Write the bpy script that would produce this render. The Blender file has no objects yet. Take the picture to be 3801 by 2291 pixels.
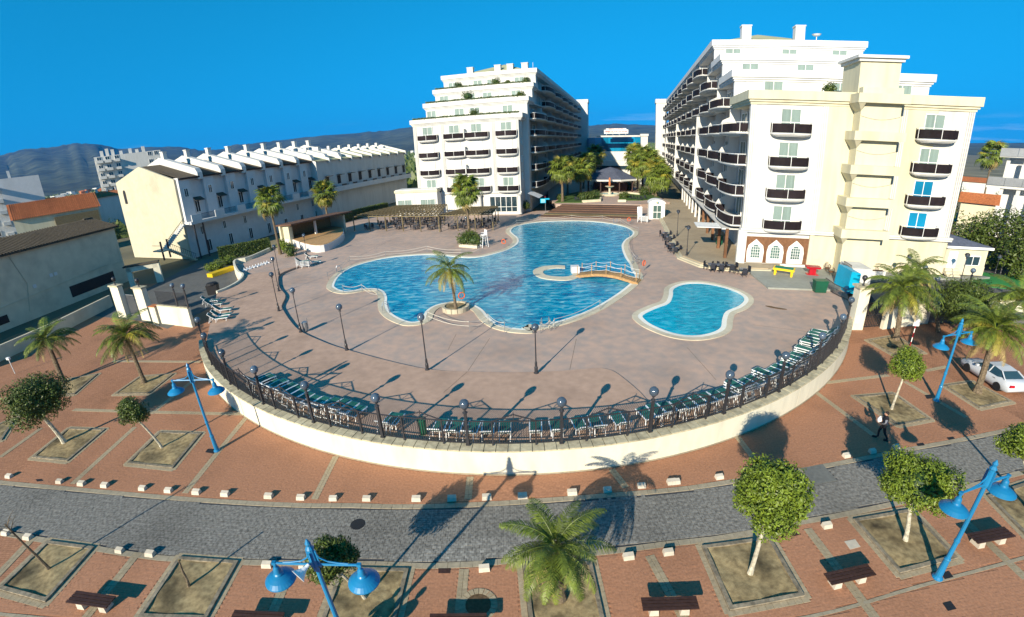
import bpy, math, random
import numpy as np
from mathutils import Vector, Matrix
from math import sin, cos, pi, radians, hypot, atan2, sqrt
random.seed(7); RNG = np.random.default_rng(7)
SC = bpy.context.scene
COL = SC.collection
# ------------------------------------------------------------------ camera (wide fisheye of a small drone, 15.5 m up)
CAM_H = 15.5
LF, LC, PITCH, ROLL = 1712.6, -.1152, .3545, -.0456
_R0, _D0, _FW = Vector((1, 0, 0)), Vector((0, -sin(PITCH), -cos(PITCH))), Vector((0, cos(PITCH), -sin(PITCH)))
_RT = cos(ROLL) * _R0 - sin(ROLL) * _D0
_DN = sin(ROLL) * _R0 + cos(ROLL) * _D0
cam = bpy.data.cameras.new('camera'); cam_o = bpy.data.objects.new('camera', cam); COL.objects.link(cam_o); SC.camera = cam_o
cam.type = 'PANO'; cam.panorama_type = 'FISHEYE_LENS_POLYNOMIAL'; cam.sensor_width = 36; cam.fisheye_fov = 3.1
_k = 3801 / 36 / LF
cam.fisheye_polynomial_k0 = 0; cam.fisheye_polynomial_k1 = -_k; cam.fisheye_polynomial_k2 = 0
cam.fisheye_polynomial_k3 = -LC * _k ** 3; cam.fisheye_polynomial_k4 = 0
cam.clip_start = .05; cam.clip_end = 30000
_m = Matrix((_RT, -_DN, -_FW)).transposed().to_4x4(); _m.translation = (0, 0, CAM_H); cam_o.matrix_world = _m
# ------------------------------------------------------------------ sky, sun, exposure
SKY_V = 1.6
SUN_EL, SUN_AZ = 23.0, 210.5          # degrees; azimuth clockwise from +Y
W = bpy.data.worlds.new('World'); SC.world = W; W.use_nodes = True
nt = W.node_tree; bg = nt.nodes['Background']
sky = nt.nodes.new('ShaderNodeTexSky'); sky.sky_type = 'NISHITA'; sky.sun_disc = False
sky.sun_elevation = radians(SUN_EL); sky.sun_rotation = radians(SUN_AZ); sky.air_density = 1.0; sky.dust_density = .35; sky.ozone_density = 4.0
sp = nt.nodes.new('ShaderNodeSeparateColor'); sp.mode = 'HSV'; cb = nt.nodes.new('ShaderNodeCombineColor'); cb.mode = 'HSV'   # the camera's own saturated blue
pw = nt.nodes.new('ShaderNodeMath'); pw.operation = 'POWER'; pw.inputs[1].default_value = .55
ml = nt.nodes.new('ShaderNodeMath'); ml.operation = 'MULTIPLY'; ml.inputs[1].default_value = SKY_V
nt.links.new(sky.outputs[0], sp.inputs[0]); nt.links.new(sp.outputs[2], pw.inputs[0]); nt.links.new(pw.outputs[0], ml.inputs[0]); nt.links.new(ml.outputs[0], cb.inputs[2])
cb.inputs[0].default_value = .592; cb.inputs[1].default_value = .992
tc = nt.nodes.new('ShaderNodeTexCoord'); sx_ = nt.nodes.new('ShaderNodeSeparateXYZ'); nt.links.new(tc.outputs['Generated'], sx_.inputs[0])     # thin low cloud all round the horizon
mpc = nt.nodes.new('ShaderNodeMapping'); mpc.inputs['Scale'].default_value = (3.2, 3.2, 30); nt.links.new(tc.outputs['Generated'], mpc.inputs[0])
nzc = nt.nodes.new('ShaderNodeTexNoise'); nzc.inputs['Scale'].default_value = 1.6; nzc.inputs['Detail'].default_value = 6; nt.links.new(mpc.outputs[0], nzc.inputs[0])
def mrange(sock, a, b, c=0, d=1):
    m = nt.nodes.new('ShaderNodeMapRange'); m.inputs[1].default_value = a; m.inputs[2].default_value = b; m.inputs[3].default_value = c; m.inputs[4].default_value = d; nt.links.new(sock, m.inputs[0]); return m.outputs[0]
def mmul(a, b):
    m = nt.nodes.new('ShaderNodeMath'); m.operation = 'MULTIPLY'; nt.links.new(a, m.inputs[0]); nt.links.new(b, m.inputs[1]); return m.outputs[0]
cf = mmul(mmul(mrange(sx_.outputs[2], .0, .02), mrange(sx_.outputs[2], .062, .03)), mrange(nzc.outputs['Fac'], .52, .74, 0, .5))
mxc = nt.nodes.new('ShaderNodeMix'); mxc.data_type = 'RGBA'; nt.links.new(cf, mxc.inputs[0]); nt.links.new(cb.outputs[0], mxc.inputs[6]); mxc.inputs[7].default_value = (5.2, 6.0, 7.0, 1)
nt.links.new(mxc.outputs[2], bg.inputs['Color'])
bg.inputs['Strength'].default_value = .1
sun = bpy.data.lights.new('sun', 'SUN'); sun.energy = 4.6; sun.angle = radians(.5); sun.color = (1.0, .89, .70)
sun_o = bpy.data.objects.new('sun', sun); COL.objects.link(sun_o)
_sd = Vector((sin(radians(SUN_AZ)) * cos(radians(SUN_EL)), cos(radians(SUN_AZ)) * cos(radians(SUN_EL)), sin(radians(SUN_EL))))
sun_o.rotation_euler = _sd.to_track_quat('Z', 'Y').to_euler(); sun_o.location = _sd * 50
SC.view_settings.view_transform = 'Standard'; SC.view_settings.look = 'None'; SC.view_settings.gamma = 1
SC.view_settings.exposure = 0.9; SC.view_settings.use_curve_mapping = False
# ------------------------------------------------------------------ survey: where a mark of the photograph meets the level z (frames are crops it was read in)
FR = {'F': (0, 0, 1.5426), 'A': (0, 0, .7743), 'B': (1300, 0, .7742), 'C': (2400, 0, .7745), 'D': (0, 1100, .802), 'E': (1300, 1100, .8021),
      'K': (2400, 1100, .802), '1': (0, 500, .40584), '2': (900, 700, .40584), '3': (1800, 400, .40584), '4': (2800, 700, .40625),
      '6': (650, 1150, .40584), '7': (1550, 1250, .40584), '8': (2450, 1050, .32468), '9': (3001, 1050, .32468), 'V': (2380, 100, .30976),
      'W': (1500, 200, .4041), 'S': (0, 0, 1), 'r': (3450, 480, .4174), 'g': (350, 980, .2435), 'c': (1950, 500, .2435)}
def ray(fr, x, y):
    o = FR[fr]; dx, dy = o[0] + x * o[2] - 1900.5, o[1] + y * o[2] - 1145.5
    r = hypot(dx, dy); q = r / LF; th = q + LC * q ** 3
    return sin(th) * (dx / r * _RT + dy / r * _DN) + cos(th) * _FW
def G(fr, x, y, z=0.0):
    d = ray(fr, x, y); t = (z - CAM_H) / d.z
    return (d.x * t, d.y * t)
def GS(fr, pts, z=0.0): return [G(fr, x, y, z) for x, y in pts]
def hgt(fr, base, top, z=0.0):            # height of a plumb thing from the marks of its foot and its top
    b = G(fr, *base, z); d = ray(fr, *top); return CAM_H + (b[0] * d.x + b[1] * d.y) / (d.x ** 2 + d.y ** 2) * d.z - z
# ------------------------------------------------------------------ mesh helper
class MB:
    def __init__(s): s.v = []; s.f = []
    def add(s, vs, fs):
        n = len(s.v); s.v.extend(vs); s.f.extend([tuple(i + n for i in f) for f in fs]); return s
    def face(s, *p): return s.add(list(p), [tuple(range(len(p)))])
    def box(s, cx, cy, cz, sx, sy, sz, rot=0.0, taper=1.0):
        c, q = cos(rot), sin(rot); vs = []
        for z, t in ((-.5, 1), (.5, taper)):
            for x, y in ((-.5, -.5), (.5, -.5), (.5, .5), (-.5, .5)):
                px, py = x * sx * t, y * sy * t; vs.append((cx + c * px - q * py, cy + q * px + c * py, cz + z * sz))
        return s.add(vs, [(3, 2, 1, 0), (4, 5, 6, 7), (0, 1, 5, 4), (1, 2, 6, 5), (2, 3, 7, 6), (3, 0, 4, 7)])
    def bar(s, a, b, w, h, up=(0, 0, 1)):
        a, b = Vector(a), Vector(b); d = (b - a).normalized(); u = Vector(up)
        if abs(d.dot(u)) > .98: u = Vector((1, 0, 0))
        r = d.cross(u).normalized(); u = r.cross(d)
        vs = [tuple(p + r * i * w / 2 + u * j * h / 2) for p in (a, b) for i, j in ((-1, -1), (1, -1), (1, 1), (-1, 1))]
        return s.add(vs, [(0, 1, 2, 3), (7, 6, 5, 4), (4, 5, 1, 0), (5, 6, 2, 1), (6, 7, 3, 2), (7, 4, 0, 3)])
    def tube(s, pts, r, n=8, cap=True):
        pts = [Vector(p) for p in pts]; m = len(pts); rs = r if isinstance(r, (list, tuple)) else [r] * m
        vs = []; pu = None
        for i, p in enumerate(pts):
            d = (pts[min(i + 1, m - 1)] - pts[max(i - 1, 0)]).normalized()
            u = Vector((0, 0, 1)) if pu is None else pu
            if abs(d.dot(u)) > .95: u = Vector((1, 0, 0)) if abs(d.x) < .9 else Vector((0, 1, 0))
            x = d.cross(u).normalized(); y = d.cross(x); pu = x.cross(d) if pu is None else pu
            for k in range(n):
                a = 2 * pi * k / n; vs.append(tuple(p + (x * cos(a) + y * sin(a)) * rs[i]))
        fs = [(i * n + k, i * n + (k + 1) % n, (i + 1) * n + (k + 1) % n, (i + 1) * n + k) for i in range(m - 1) for k in range(n)]
        if cap: fs += [tuple(range(n))[::-1], tuple(range((m - 1) * n, m * n))]
        return s.add(vs, fs)
    def lathe(s, prof, cx=0, cy=0, cz=0, n=12):
        vs = []
        for r, z in prof:
            for k in range(n): vs.append((cx + r * cos(2 * pi * k / n), cy + r * sin(2 * pi * k / n), cz + z))
        m = len(prof); fs = [(i * n + k, i * n + (k + 1) % n, (i + 1) * n + (k + 1) % n, (i + 1) * n + k) for i in range(m - 1) for k in range(n)]
        fs += [tuple(range(n))[::-1], tuple(range((m - 1) * n, m * n))]
        return s.add(vs, fs)
    def ball(s, cx, cy, cz, r, n=12, m=8, sz=1.0):
        return s.lathe([(max(r * sin(pi * i / m), .001), -r * sz * cos(pi * i / m)) for i in range(m + 1)], cx, cy, cz, n)
    def prism(s, poly, z0, z1):
        n = len(poly); a = sum(poly[i][0] * poly[(i + 1) % n][1] - poly[(i + 1) % n][0] * poly[i][1] for i in range(n))
        if a < 0: poly = poly[::-1]
        vs = [(x, y, z0) for x, y in poly] + [(x, y, z1) for x, y in poly]
        return s.add(vs, [tuple(range(n))[::-1], tuple(range(n, 2 * n))] + [(i, (i + 1) % n, n + (i + 1) % n, n + i) for i in range(n)])
    def sheet(s, poly, z):
        n = len(poly); a = sum(poly[i][0] * poly[(i + 1) % n][1] - poly[(i + 1) % n][0] * poly[i][1] for i in range(n))
        if a < 0: poly = poly[::-1]
        return s.add([(x, y, z) for x, y in poly], [tuple(range(n))])
    def ribbon(s, A, B, z0, z1, closed=False):      # solid strip between two matching plan lines
        n = len(A); vs = [(x, y, z) for L in (A, B) for z in (z0, z1) for x, y in L]; fs = []
        for i in range(n if closed else n - 1):
            j = (i + 1) % n
            fs += [(n + i, n + j, 3 * n + j, 3 * n + i), (i, j, n + j, n + i), (2 * n + j, 2 * n + i, 3 * n + i, 3 * n + j), (j, i, 2 * n + i, 2 * n + j)]
        if not closed: fs += [(0, n, 3 * n, 2 * n), (n - 1, 3 * n - 1, 4 * n - 1, 2 * n - 1)]
        return s.add(vs, fs)
    def build(s, name, m, parent=None, smooth=False, kind=None, loc=None, rot=None):
        me = bpy.data.meshes.new(name); me.from_pydata([tuple(v) for v in s.v], [], s.f)
        if m is not None: me.materials.append(m)
        if smooth: me.polygons.foreach_set('use_smooth', [True] * len(me.polygons))
        me.update(); return link(name, me, parent, kind, loc, rot)
def link(name, me, parent=None, kind=None, loc=None, rot=None):
    o = bpy.data.objects.new(name, me); COL.objects.link(o)
    if parent is not None: o.parent = parent
    if kind: o['kind'] = kind
    if loc is not None: o.location = loc
    if rot is not None: o.rotation_euler = rot
    return o
def np_mesh(name, verts, faces, m, parent=None, kind=None, smooth=False):   # many equal polygons at once
    me = bpy.data.meshes.new(name); nv, nf, k = len(verts), len(faces), faces.shape[1]
    me.vertices.add(nv); me.vertices.foreach_set('co', np.asarray(verts, np.float32).ravel())
    me.loops.add(nf * k); me.loops.foreach_set('vertex_index', np.asarray(faces, np.int32).ravel())
    me.polygons.add(nf); me.polygons.foreach_set('loop_start', np.arange(0, nf * k, k, dtype=np.int32))
    me.materials.append(m)
    me.polygons.foreach_set('use_smooth', np.full(nf, smooth))
    me.update(calc_edges=True); me.validate(); return link(name, me, parent, kind)
def tag(o, label=None, cat=None, group=None, kind=None):
    if label: o['label'] = label
    if cat: o['category'] = cat
    if group: o['group'] = group
    if kind: o['kind'] = kind
    return o
def thing(name, label, cat, loc=(0, 0, 0), rotz=0.0, group=None):
    o = bpy.data.objects.new(name, None); COL.objects.link(o); o.empty_display_size = .3
    o.location = loc; o.rotation_euler = (0, 0, rotz); return tag(o, label, cat, group)
def dup(root, loc, rotz, label, group=None, scale=None):
    kids = {}
    r = root.copy(); COL.objects.link(r); r.location = loc; r.rotation_euler = (0, 0, rotz); r['label'] = label
    if group: r['group'] = group
    if scale is not None: r.scale = scale
    def rec(src, dst):
        for ch in src.children:
            c = ch.copy(); COL.objects.link(c); c.parent = dst; rec(ch, c)
    rec(root, r); return r
ORD = ['first', 'second', 'third', 'fourth', 'fifth', 'sixth', 'seventh', 'eighth', 'ninth', 'tenth', 'eleventh', 'twelfth', 'thirteenth', 'fourteenth',
       'fifteenth', 'sixteenth', 'seventeenth', 'eighteenth', 'nineteenth', 'twentieth', 'twenty-first', 'twenty-second', 'twenty-third', 'twenty-fourth']
def spline(pts, closed=False, per=6):
    n = len(pts); out = []
    for i in range(n if closed else n - 1):
        g = (lambda k: pts[k % n]) if closed else (lambda k: pts[min(max(k, 0), n - 1)])
        p0, p1, p2, p3 = g(i - 1), g(i), g(i + 1), g(i + 2)
        for j in range(per):
            t = j / per
            out.append(tuple(.5 * (2 * p1[c] + (p2[c] - p0[c]) * t + (2 * p0[c] - 5 * p1[c] + 4 * p2[c] - p3[c]) * t * t + (3 * p1[c] - p0[c] - 3 * p2[c] + p3[c]) * t ** 3) for c in (0, 1)))
    if not closed: out.append(tuple(pts[-1]))
    return out
def area(p): return sum(p[i][0] * p[(i + 1) % len(p)][1] - p[(i + 1) % len(p)][0] * p[i][1] for i in range(len(p))) / 2
def offset(poly, d, closed=True):              # d > 0 grows a counter-clockwise loop
    n = len(poly); out = []
    for i in range(n):
        a, b = (poly[i - 1], poly[(i + 1) % n]) if closed else (poly[max(i - 1, 0)], poly[min(i + 1, n - 1)])
        tx, ty = b[0] - a[0], b[1] - a[1]; l = hypot(tx, ty) or 1
        out.append((poly[i][0] + ty / l * d, poly[i][1] - tx / l * d))
    return out
def resample(line, step):
    out = [line[0]]; acc = 0.0
    for a, b in zip(line, line[1:]):
        L = hypot(b[0] - a[0], b[1] - a[1]); t = step - acc
        while t <= L: out.append((a[0] + (b[0] - a[0]) * t / L, a[1] + (b[1] - a[1]) * t / L)); t += step
        acc = L - (t - step)
    return out
def inside(p, poly):
    x, y = p; r = False; n = len(poly)
    for i in range(n):
        (x1, y1), (x2, y2) = poly[i], poly[(i + 1) % n]
        if (y1 > y) != (y2 > y) and x < (x2 - x1) * (y - y1) / (y2 - y1) + x1: r = not r
    return r
# ------------------------------------------------------------------ materials
def lin(r, g, b): return tuple(((c / 255) / 12.92 if c <= 10 else ((c / 255 + .055) / 1.055) ** 2.4) for c in (r, g, b))
def mat(name, col, rough=.75, var=.12, scale=3.0, bump=0.0, bscale=None, spec=.3, metal=0.0, big=.12, bigscale=.25, sub=None, random_obj=0.0, col2=None, streak=None):
    m = bpy.data.materials.new(name); m.use_nodes = True; n = m.node_tree; b = n.nodes['Principled BSDF']; L = n.links.new
    b.inputs['Roughness'].default_value = rough; b.inputs['Metallic'].default_value = metal; b.inputs['Specular IOR Level'].default_value = spec
    geo = n.nodes.new('ShaderNodeNewGeometry'); src = geo.outputs['Position']
    if streak:
        mp = n.nodes.new('ShaderNodeMapping'); mp.inputs['Scale'].default_value = streak; L(src, mp.inputs[0]); src = mp.outputs[0]
    def noise(sc, det=4):
        t = n.nodes.new('ShaderNodeTexNoise'); t.inputs['Scale'].default_value = sc; t.inputs['Detail'].default_value = det; L(src, t.inputs['Vector']); return t
    def mix(a, bb, fac, fs=1.0, mode='MIX'):
        x = n.nodes.new('ShaderNodeMix'); x.data_type = 'RGBA'; x.blend_type = mode
        if isinstance(fac, float): x.inputs[0].default_value = fac
        else: L(fac, x.inputs[0])
        for i, v in ((6, a), (7, bb)):
            if isinstance(v, tuple): x.inputs[i].default_value = (*v[:3], 1)
            else: L(v, x.inputs[i])
        return x.outputs[2]
    def ramp(f, lo, hi):
        r = n.nodes.new('ShaderNodeMapRange'); r.inputs[1].default_value = lo; r.inputs[2].default_value = hi; L(f, r.inputs[0]); return r.outputs[0]
    up = tuple(min(c * (1 + var), 1) for c in col); dn = tuple(c * (1 - var) for c in (col2 or col))
    c = mix(dn, up, ramp(noise(scale).outputs['Fac'], .3, .7))
    if big: c = mix(c, mix(c, (1 - 2.2 * big,) * 3, 1.0, mode='MULTIPLY'), ramp(noise(bigscale, 6).outputs['Fac'], .48, .72))
    if random_obj:
        oi = n.nodes.new('ShaderNodeObjectInfo'); v = n.nodes.new('ShaderNodeHueSaturation'); rr = n.nodes.new('ShaderNodeMapRange')
        rr.inputs[3].default_value = 1 - random_obj; rr.inputs[4].default_value = 1 + random_obj
        L(oi.outputs['Random'], rr.inputs[0]); L(rr.outputs[0], v.inputs['Value']); L(c, v.inputs['Color']); c = v.outputs[0]
    L(c, b.inputs['Base Color'])
    if bump:
        bn = n.nodes.new('ShaderNodeBump'); bn.inputs['Strength'].default_value = bump; bn.inputs['Distance'].default_value = .02
        L(noise(bscale or scale * 4, 6).outputs['Fac'], bn.inputs['Height']); L(bn.outputs[0], b.inputs['Normal'])
    m['n'] = 1; return m
MT = {}
def mk(k, *a, **kw): MT[k] = mat(k, *a, **kw)
mk('brick_red', (.38, .185, .105), .85, .16, 9, .25, 60, random_obj=.12, big=.1)
mk('paver_pale', (.36, .29, .19), .85, .16, 8, .3, 50, random_obj=.1)
mk('sett', (.235, .225, .205), .85, .42, 6.5, .4, 40, random_obj=.2, spec=.12)
mk('hatch', (.17, .17, .155), .7, .15, 5, .2, 30)
mk('joint', (.13, .1, .07), .95, .2, 6)
mk('joint_dark', (.075, .075, .08), .95, .2, 6)
mk('kerb', (.33, .28, .2), .85, .15, 5, .2, 40)
mk('stone_white', (.54, .48, .39), .8, .1, 6, .3, 40, random_obj=.06)
mk('sand', (.34, .26, .135), .95, .22, 4, .9, 26, col2=(.25, .185, .095), big=.36, bigscale=.6)
mk('soil', (.12, .075, .04), .95, .3, 9, .8, 40)
mk('kerb_wood', (.25, .21, .15), .9, .25, 5, .5, 30, col2=(.17, .145, .105), random_obj=.15)
mk('wall_cream', (.66, .625, .50), .85, .06, 2, .12, 60, big=.07, bigscale=.7, streak=(1.2, 1.2, .35))
mk('coping', (.47, .42, .29), .9, .2, 4, .3, 30, big=.2, bigscale=1.2, random_obj=.1)
mk('iron', (.028, .028, .033), .45, .1, 6, spec=.5)
mk('deck', (.45, .31, .24), .8, .1, 1.3, .2, 14, big=.09, bigscale=.16, col2=(.39, .315, .275))
mk('deck_outer', (.43, .29, .215), .8, .1, 1.8, .2, 16, big=.1, bigscale=.3)
mk('pool_stone', (.55, .49, .37), .75, .08, 3, .2, 30, random_obj=.05)
mk('pool_white', (.78, .76, .68), .6, .05, 4)
mk('plaster', (.57, .565, .54), .85, .06, 1.5, .08, 40, big=.06, bigscale=.5, streak=(1.2, 1.2, .22))
mk('plaster_yellow', (.58, .54, .39), .85, .06, 1.2, .08, 40, big=.08, bigscale=.5, streak=(1.2, 1.2, .22))
mk('plaster_cool', (.60, .60, .60), .85, .04, 1.5, .08, 40, big=.05)
mk('plaster_grey', (.58, .52, .39), .9, .07, 1.0, .1, 30, big=.1, bigscale=.4)
mk('white', (.80, .80, .78), .5, .03, 3, spec=.4)
mk('plastic_white', (.80, .81, .82), .35, .03, 3, spec=.5)
mk('green_mesh', (.02, .14, .11), .7, .2, 12, .2, 60, random_obj=.12)
mk('green_bin', (.01, .09, .05), .45, .1, 6)
mk('blue_paint', (.008, .16, .36), .38, .08, 6, spec=.5, random_obj=.05, col2=(.012, .2, .40))
mk('grey_metal', (.35, .36, .37), .35, .1, 8, metal=.6)
mk('steel', (.6, .62, .64), .22, .05, 8, metal=.9)
mk('balcony_glass', (.02, .015, .017), .55, .2, 1.5, spec=.06, random_obj=.25)
mk('dark', (.02, .02, .022), .6, .1, 5)
mk('dark_furn', (.022, .024, .034), .5, .15, 8, random_obj=.1)
mk('wood', (.16, .075, .035), .7, .25, 4, .3, 30, random_obj=.12)
mk('wood_dark', (.05, .024, .018), .6, .25, 7, .3, 30, random_obj=.15)
mk('wood_pale', (.42, .25, .11), .7, .25, 5, .3, 30, random_obj=.12)
mk('timber_grey', (.15, .12, .065), .85, .25, 5, .3, 25, random_obj=.15)
mk('deck_brown', (.13, .07, .045), .8, .2, 3, .2, 25, big=.1)
mk('tile_dark', (.075, .062, .045), .85, .35, 6, .4, 20, random_obj=.12)
mk('tile_orange', (.40, .13, .045), .85, .3, 5, .4, 20, random_obj=.12)
mk('roof_slate', (.075, .085, .12), .7, .2, 3, .2, 20)
mk('roof_olive', (.36, .36, .22), .8, .1, 2)
mk('bark', (.17, .13, .085), .95, .3, 8, .8, 30, col2=(.10, .075, .05))
mk('bark_pale', (.50, .46, .36), .9, .25, 7, .5, 30, col2=(.33, .3, .23))
mk('leaf', (.055, .105, .012), .5, .45, 6, spec=.35, col2=(.03, .075, .01), big=0, random_obj=.15)
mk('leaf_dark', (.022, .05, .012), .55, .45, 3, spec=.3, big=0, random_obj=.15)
mk('frond', (.12, .155, .018), .5, .35, 3, spec=.35, col2=(.07, .11, .016), big=0, random_obj=.3)
mk('frond_dry', (.30, .23, .09), .7, .3, 5, big=0, random_obj=.15)
mk('frond_fan', (.13, .17, .02), .5, .4, 2.5, spec=.35, col2=(.07, .11, .015), big=0, random_obj=.25)
mk('grass', (.05, .10, .015), .9, .4, 6, big=0)
mk('plaster_beige', (.50, .46, .34), .85, .06, 1.2, .08, 40, big=.07)
mk('curtain', (.20, .27, .25), .6, .12, 5, streak=(9, 9, .3))
mk('red_paint', (.42, .008, .02), .4, .1, 5)
mk('yellow_paint', (.72, .48, .015), .45, .06, 5)
mk('green_cloth', (.0, .16, .11), .8, .1, 8)
mk('cyan_paint', (.0, .36, .58), .5, .08, 4)
mk('rubber', (.015, .015, .017), .7, .1, 8)
mk('land', (.20, .17, .11), .95, .35, .03, big=.2, bigscale=.01, col2=(.10, .105, .055))
mk('asphalt', (.11, .11, .105), .9, .15, 2, .2, 30)
mk('hill', (.06, .068, .042), .95, .5, .012, big=.3, bigscale=.0025, col2=(.022, .034, .02))
mk('rope', (.60, .56, .48), .8, .2, 20)
mk('orange', (.7, .12, .03), .5, .1, 6)
mk('terracotta', (.42, .15, .06), .85, .15, 8)
mk('gold', (.35, .2, .02), .4, .2, 6)
mk('skin', (.45, .25, .17), .55, .08, 8)
mk('cloth_navy', (.02, .025, .05), .85, .2, 9, .2, 60)
mk('cloth_black', (.012, .012, .015), .85, .2, 9, .2, 60)
mk('cloth_grey', (.16, .17, .2), .85, .2, 9, .2, 60)
mk('hair', (.02, .014, .01), .6, .3, 30)
def glass(name, col, rough=.06, spec=.8, var=.2, sc=.6):
    return mat(name, col, rough, var, sc, spec=spec, big=0, random_obj=.3)
MT['glass'] = glass('glass', (.02, .045, .06)); MT['glass_blue'] = glass('glass_blue', (.004, .19, .36), .12, .5, .25, .15)
MT['glass_green'] = glass('glass_green', (.07, .13, .12), .12)
MT['car_white'] = mat('car_white', (.52, .55, .60), .18, .02, 2, spec=.6, big=0)
def water(name, deep, mid, pale, scale, stretch):
    m = bpy.data.materials.new(name); m.use_nodes = True; n = m.node_tree; b = n.nodes['Principled BSDF']; L = n.links.new
    geo = n.nodes.new('ShaderNodeNewGeometry'); mp = n.nodes.new('ShaderNodeMapping'); mp.inputs['Scale'].default_value = stretch; mp.inputs['Rotation'].default_value = (0, 0, .12)
    L(geo.outputs['Position'], mp.inputs[0])
    t = n.nodes.new('ShaderNodeTexNoise'); t.inputs['Scale'].default_value = scale; t.inputs['Detail'].default_value = 5; t.inputs['Roughness'].default_value = .6; t.inputs['Distortion'].default_value = .6; L(mp.outputs[0], t.inputs[0])
    cr = n.nodes.new('ShaderNodeValToRGB'); e = cr.color_ramp.elements
    e[0].position = .36; e[0].color = (*deep, 1); e[1].position = .68; e[1].color = (*pale, 1); q = e.new(.52); q.color = (*mid, 1)  # pale end of the ramp paints reflection streaks into the water colour
    L(t.outputs['Fac'], cr.inputs[0]); L(cr.outputs[0], b.inputs['Base Color'])
    b.inputs['Roughness'].default_value = .05; b.inputs['IOR'].default_value = 1.33; b.inputs['Specular IOR Level'].default_value = .5
    t2 = n.nodes.new('ShaderNodeTexNoise'); t2.inputs['Scale'].default_value = scale * 1.6; t2.inputs['Detail'].default_value = 4; L(mp.outputs[0], t2.inputs[0])
    bn = n.nodes.new('ShaderNodeBump'); bn.inputs['Strength'].default_value = .55; bn.inputs['Distance'].default_value = .12; L(t2.outputs['Fac'], bn.inputs['Height']); L(bn.outputs[0], b.inputs['Normal'])
    return m
MT['water'] = water('pool_water', (.0, .125, .27), (.0, .28, .44), (.25, .50, .55), .75, (1, 2.8, 1))
MT['water_small'] = water('small_pool_water', (.0, .25, .38), (.0, .34, .49), (.05, .44, .57), 1.0, (1, 2.0, 1))
# ================================================================== setting: land, road, pavements
CCX, CCY, CR = 1.268, 52.04, 34.02                  # the round terrace
def arc(r, a0, a1, n): return [(CCX + r * cos(radians(a0 + (a1 - a0) * i / n)), CCY + r * sin(radians(a0 + (a1 - a0) * i / n))) for i in range(n + 1)]
A_L, A_R = -147.0, -37.0
def brick_mat(name, base, var):
    m = mat(name, base, .88, var, 7, big=.12, bigscale=.3); n = m.node_tree; b = n.nodes['Principled BSDF']; L = n.links.new
    old = b.inputs['Base Color'].links[0].from_socket
    geo = n.nodes.new('ShaderNodeNewGeometry'); t = n.nodes.new('ShaderNodeTexBrick'); L(geo.outputs['Position'], t.inputs['Vector'])
    t.inputs['Scale'].default_value = 1; t.inputs['Brick Width'].default_value = .21; t.inputs['Row Height'].default_value = .11; t.inputs['Mortar Size'].default_value = .008
    t.inputs['Color1'].default_value = (1, 1, 1, 1); t.inputs['Color2'].default_value = (.8, .8, .8, 1); t.inputs['Mortar'].default_value = (.55, .5, .45, 1)
    x = n.nodes.new('ShaderNodeMix'); x.data_type = 'RGBA'; x.blend_type = 'MULTIPLY'; x.inputs[0].default_value = 1
    L(old, x.inputs[6]); L(t.outputs['Color'], x.inputs[7]); L(x.outputs[2], b.inputs['Base Color']); return m
MT['brick_far'] = brick_mat('brick_far', (.40, .195, .11), .14)
g = MB(); g.sheet([(-9000, -3000), (9000, -3000), (9000, 9000), (-9000, 9000)], -.12); g.build('ground', MT['land'], kind='structure')
near_k = spline(GS('D', [(-260, 1050), (0, 1108), (440, 1180), (800, 1230)]) + GS('E', [(0, 1250), (300, 1262), (600, 1252), (780, 1232), (1150, 1200), (1496, 1155)]) + GS('K', [(400, 1125), (700, 1060), (950, 1015), (1440, 905), (1747, 825), (2000, 745)]), per=4)
far_k = spline(GS('D', [(-260, 815), (0, 852), (400, 888), (850, 927), (1400, 957)]) + GS('E', [(0, 957), (300, 963), (700, 946), (1000, 926), (1300, 901), (1496, 886)]) + GS('K', [(400, 846), (700, 797), (950, 751), (1200, 701), (1500, 646), (1747, 591), (2000, 530)]), per=4)
def yat(line, x):
    for a, b in zip(line, line[1:]):
        if a[0] <= x <= b[0]: return a[1] + (b[1] - a[1]) * (x - a[0]) / (b[0] - a[0])
    return line[0][1] if x < line[0][0] else line[-1][1]
XL, XR = -34.0, 36.0
nk = [(x, yat(near_k, x)) for x in np.arange(XL, XR + .1, 2.0)]; fk = [(x, yat(far_k, x)) for x in np.arange(XL, XR + .1, 2.0)]
road = MB().ribbon([(x, y + .3) for x, y in nk], [(x, y - .3) for x, y in fk], -.3, -.03).build('road', MT['joint_dark'], kind='structure')
pave_n = MB().prism([(XL, 1.0)] + [(x, 1.0) for x in (0, XR)] + nk[::-1], -.3, -.012).build('near_pavement', MT['brick_far'], kind='structure')
pave_f = MB().prism(fk + [(60, 20), (62, 52), (28, 36), (-26, 36), (-34, 60), (-58, 60), (-60, 14)], -.3, -.012).build('far_pavement', MT['brick_far'], kind='structure')
# kerb strips of flat pale slabs along both edges of the road, each slab a piece
def slab_row(line, w0, w1, step, name, m, parent, z1, gap=.012):
    pts = resample(line, step); first = None
    for a, b in zip(pts, pts[1:]):
        ang = atan2(b[1] - a[1], b[0] - a[0]); L = hypot(b[0] - a[0], b[1] - a[1])
        if first is None: first = MB().box(0, 0, 0, step - gap, w1 - w0 - gap, .1).build(name, m, parent); o = first
        else: o = link(name, first.data, parent)
        nx, ny = -sin(ang), cos(ang); q = (w0 + w1) / 2
        o.location = ((a[0] + b[0]) / 2 + nx * q, (a[1] + b[1]) / 2 + ny * q, z1 - .05 + random.uniform(-.002, .002)); o.rotation_euler = (0, 0, ang)
nkv = [p for p in nk if -26 <= p[0] <= 26]; fkv = [p for p in fk if -32 <= p[0] <= 34]
slab_row(nkv, 0.0, .3, .5, 'kerb_slab', MT['kerb'], pave_n, .004)
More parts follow.
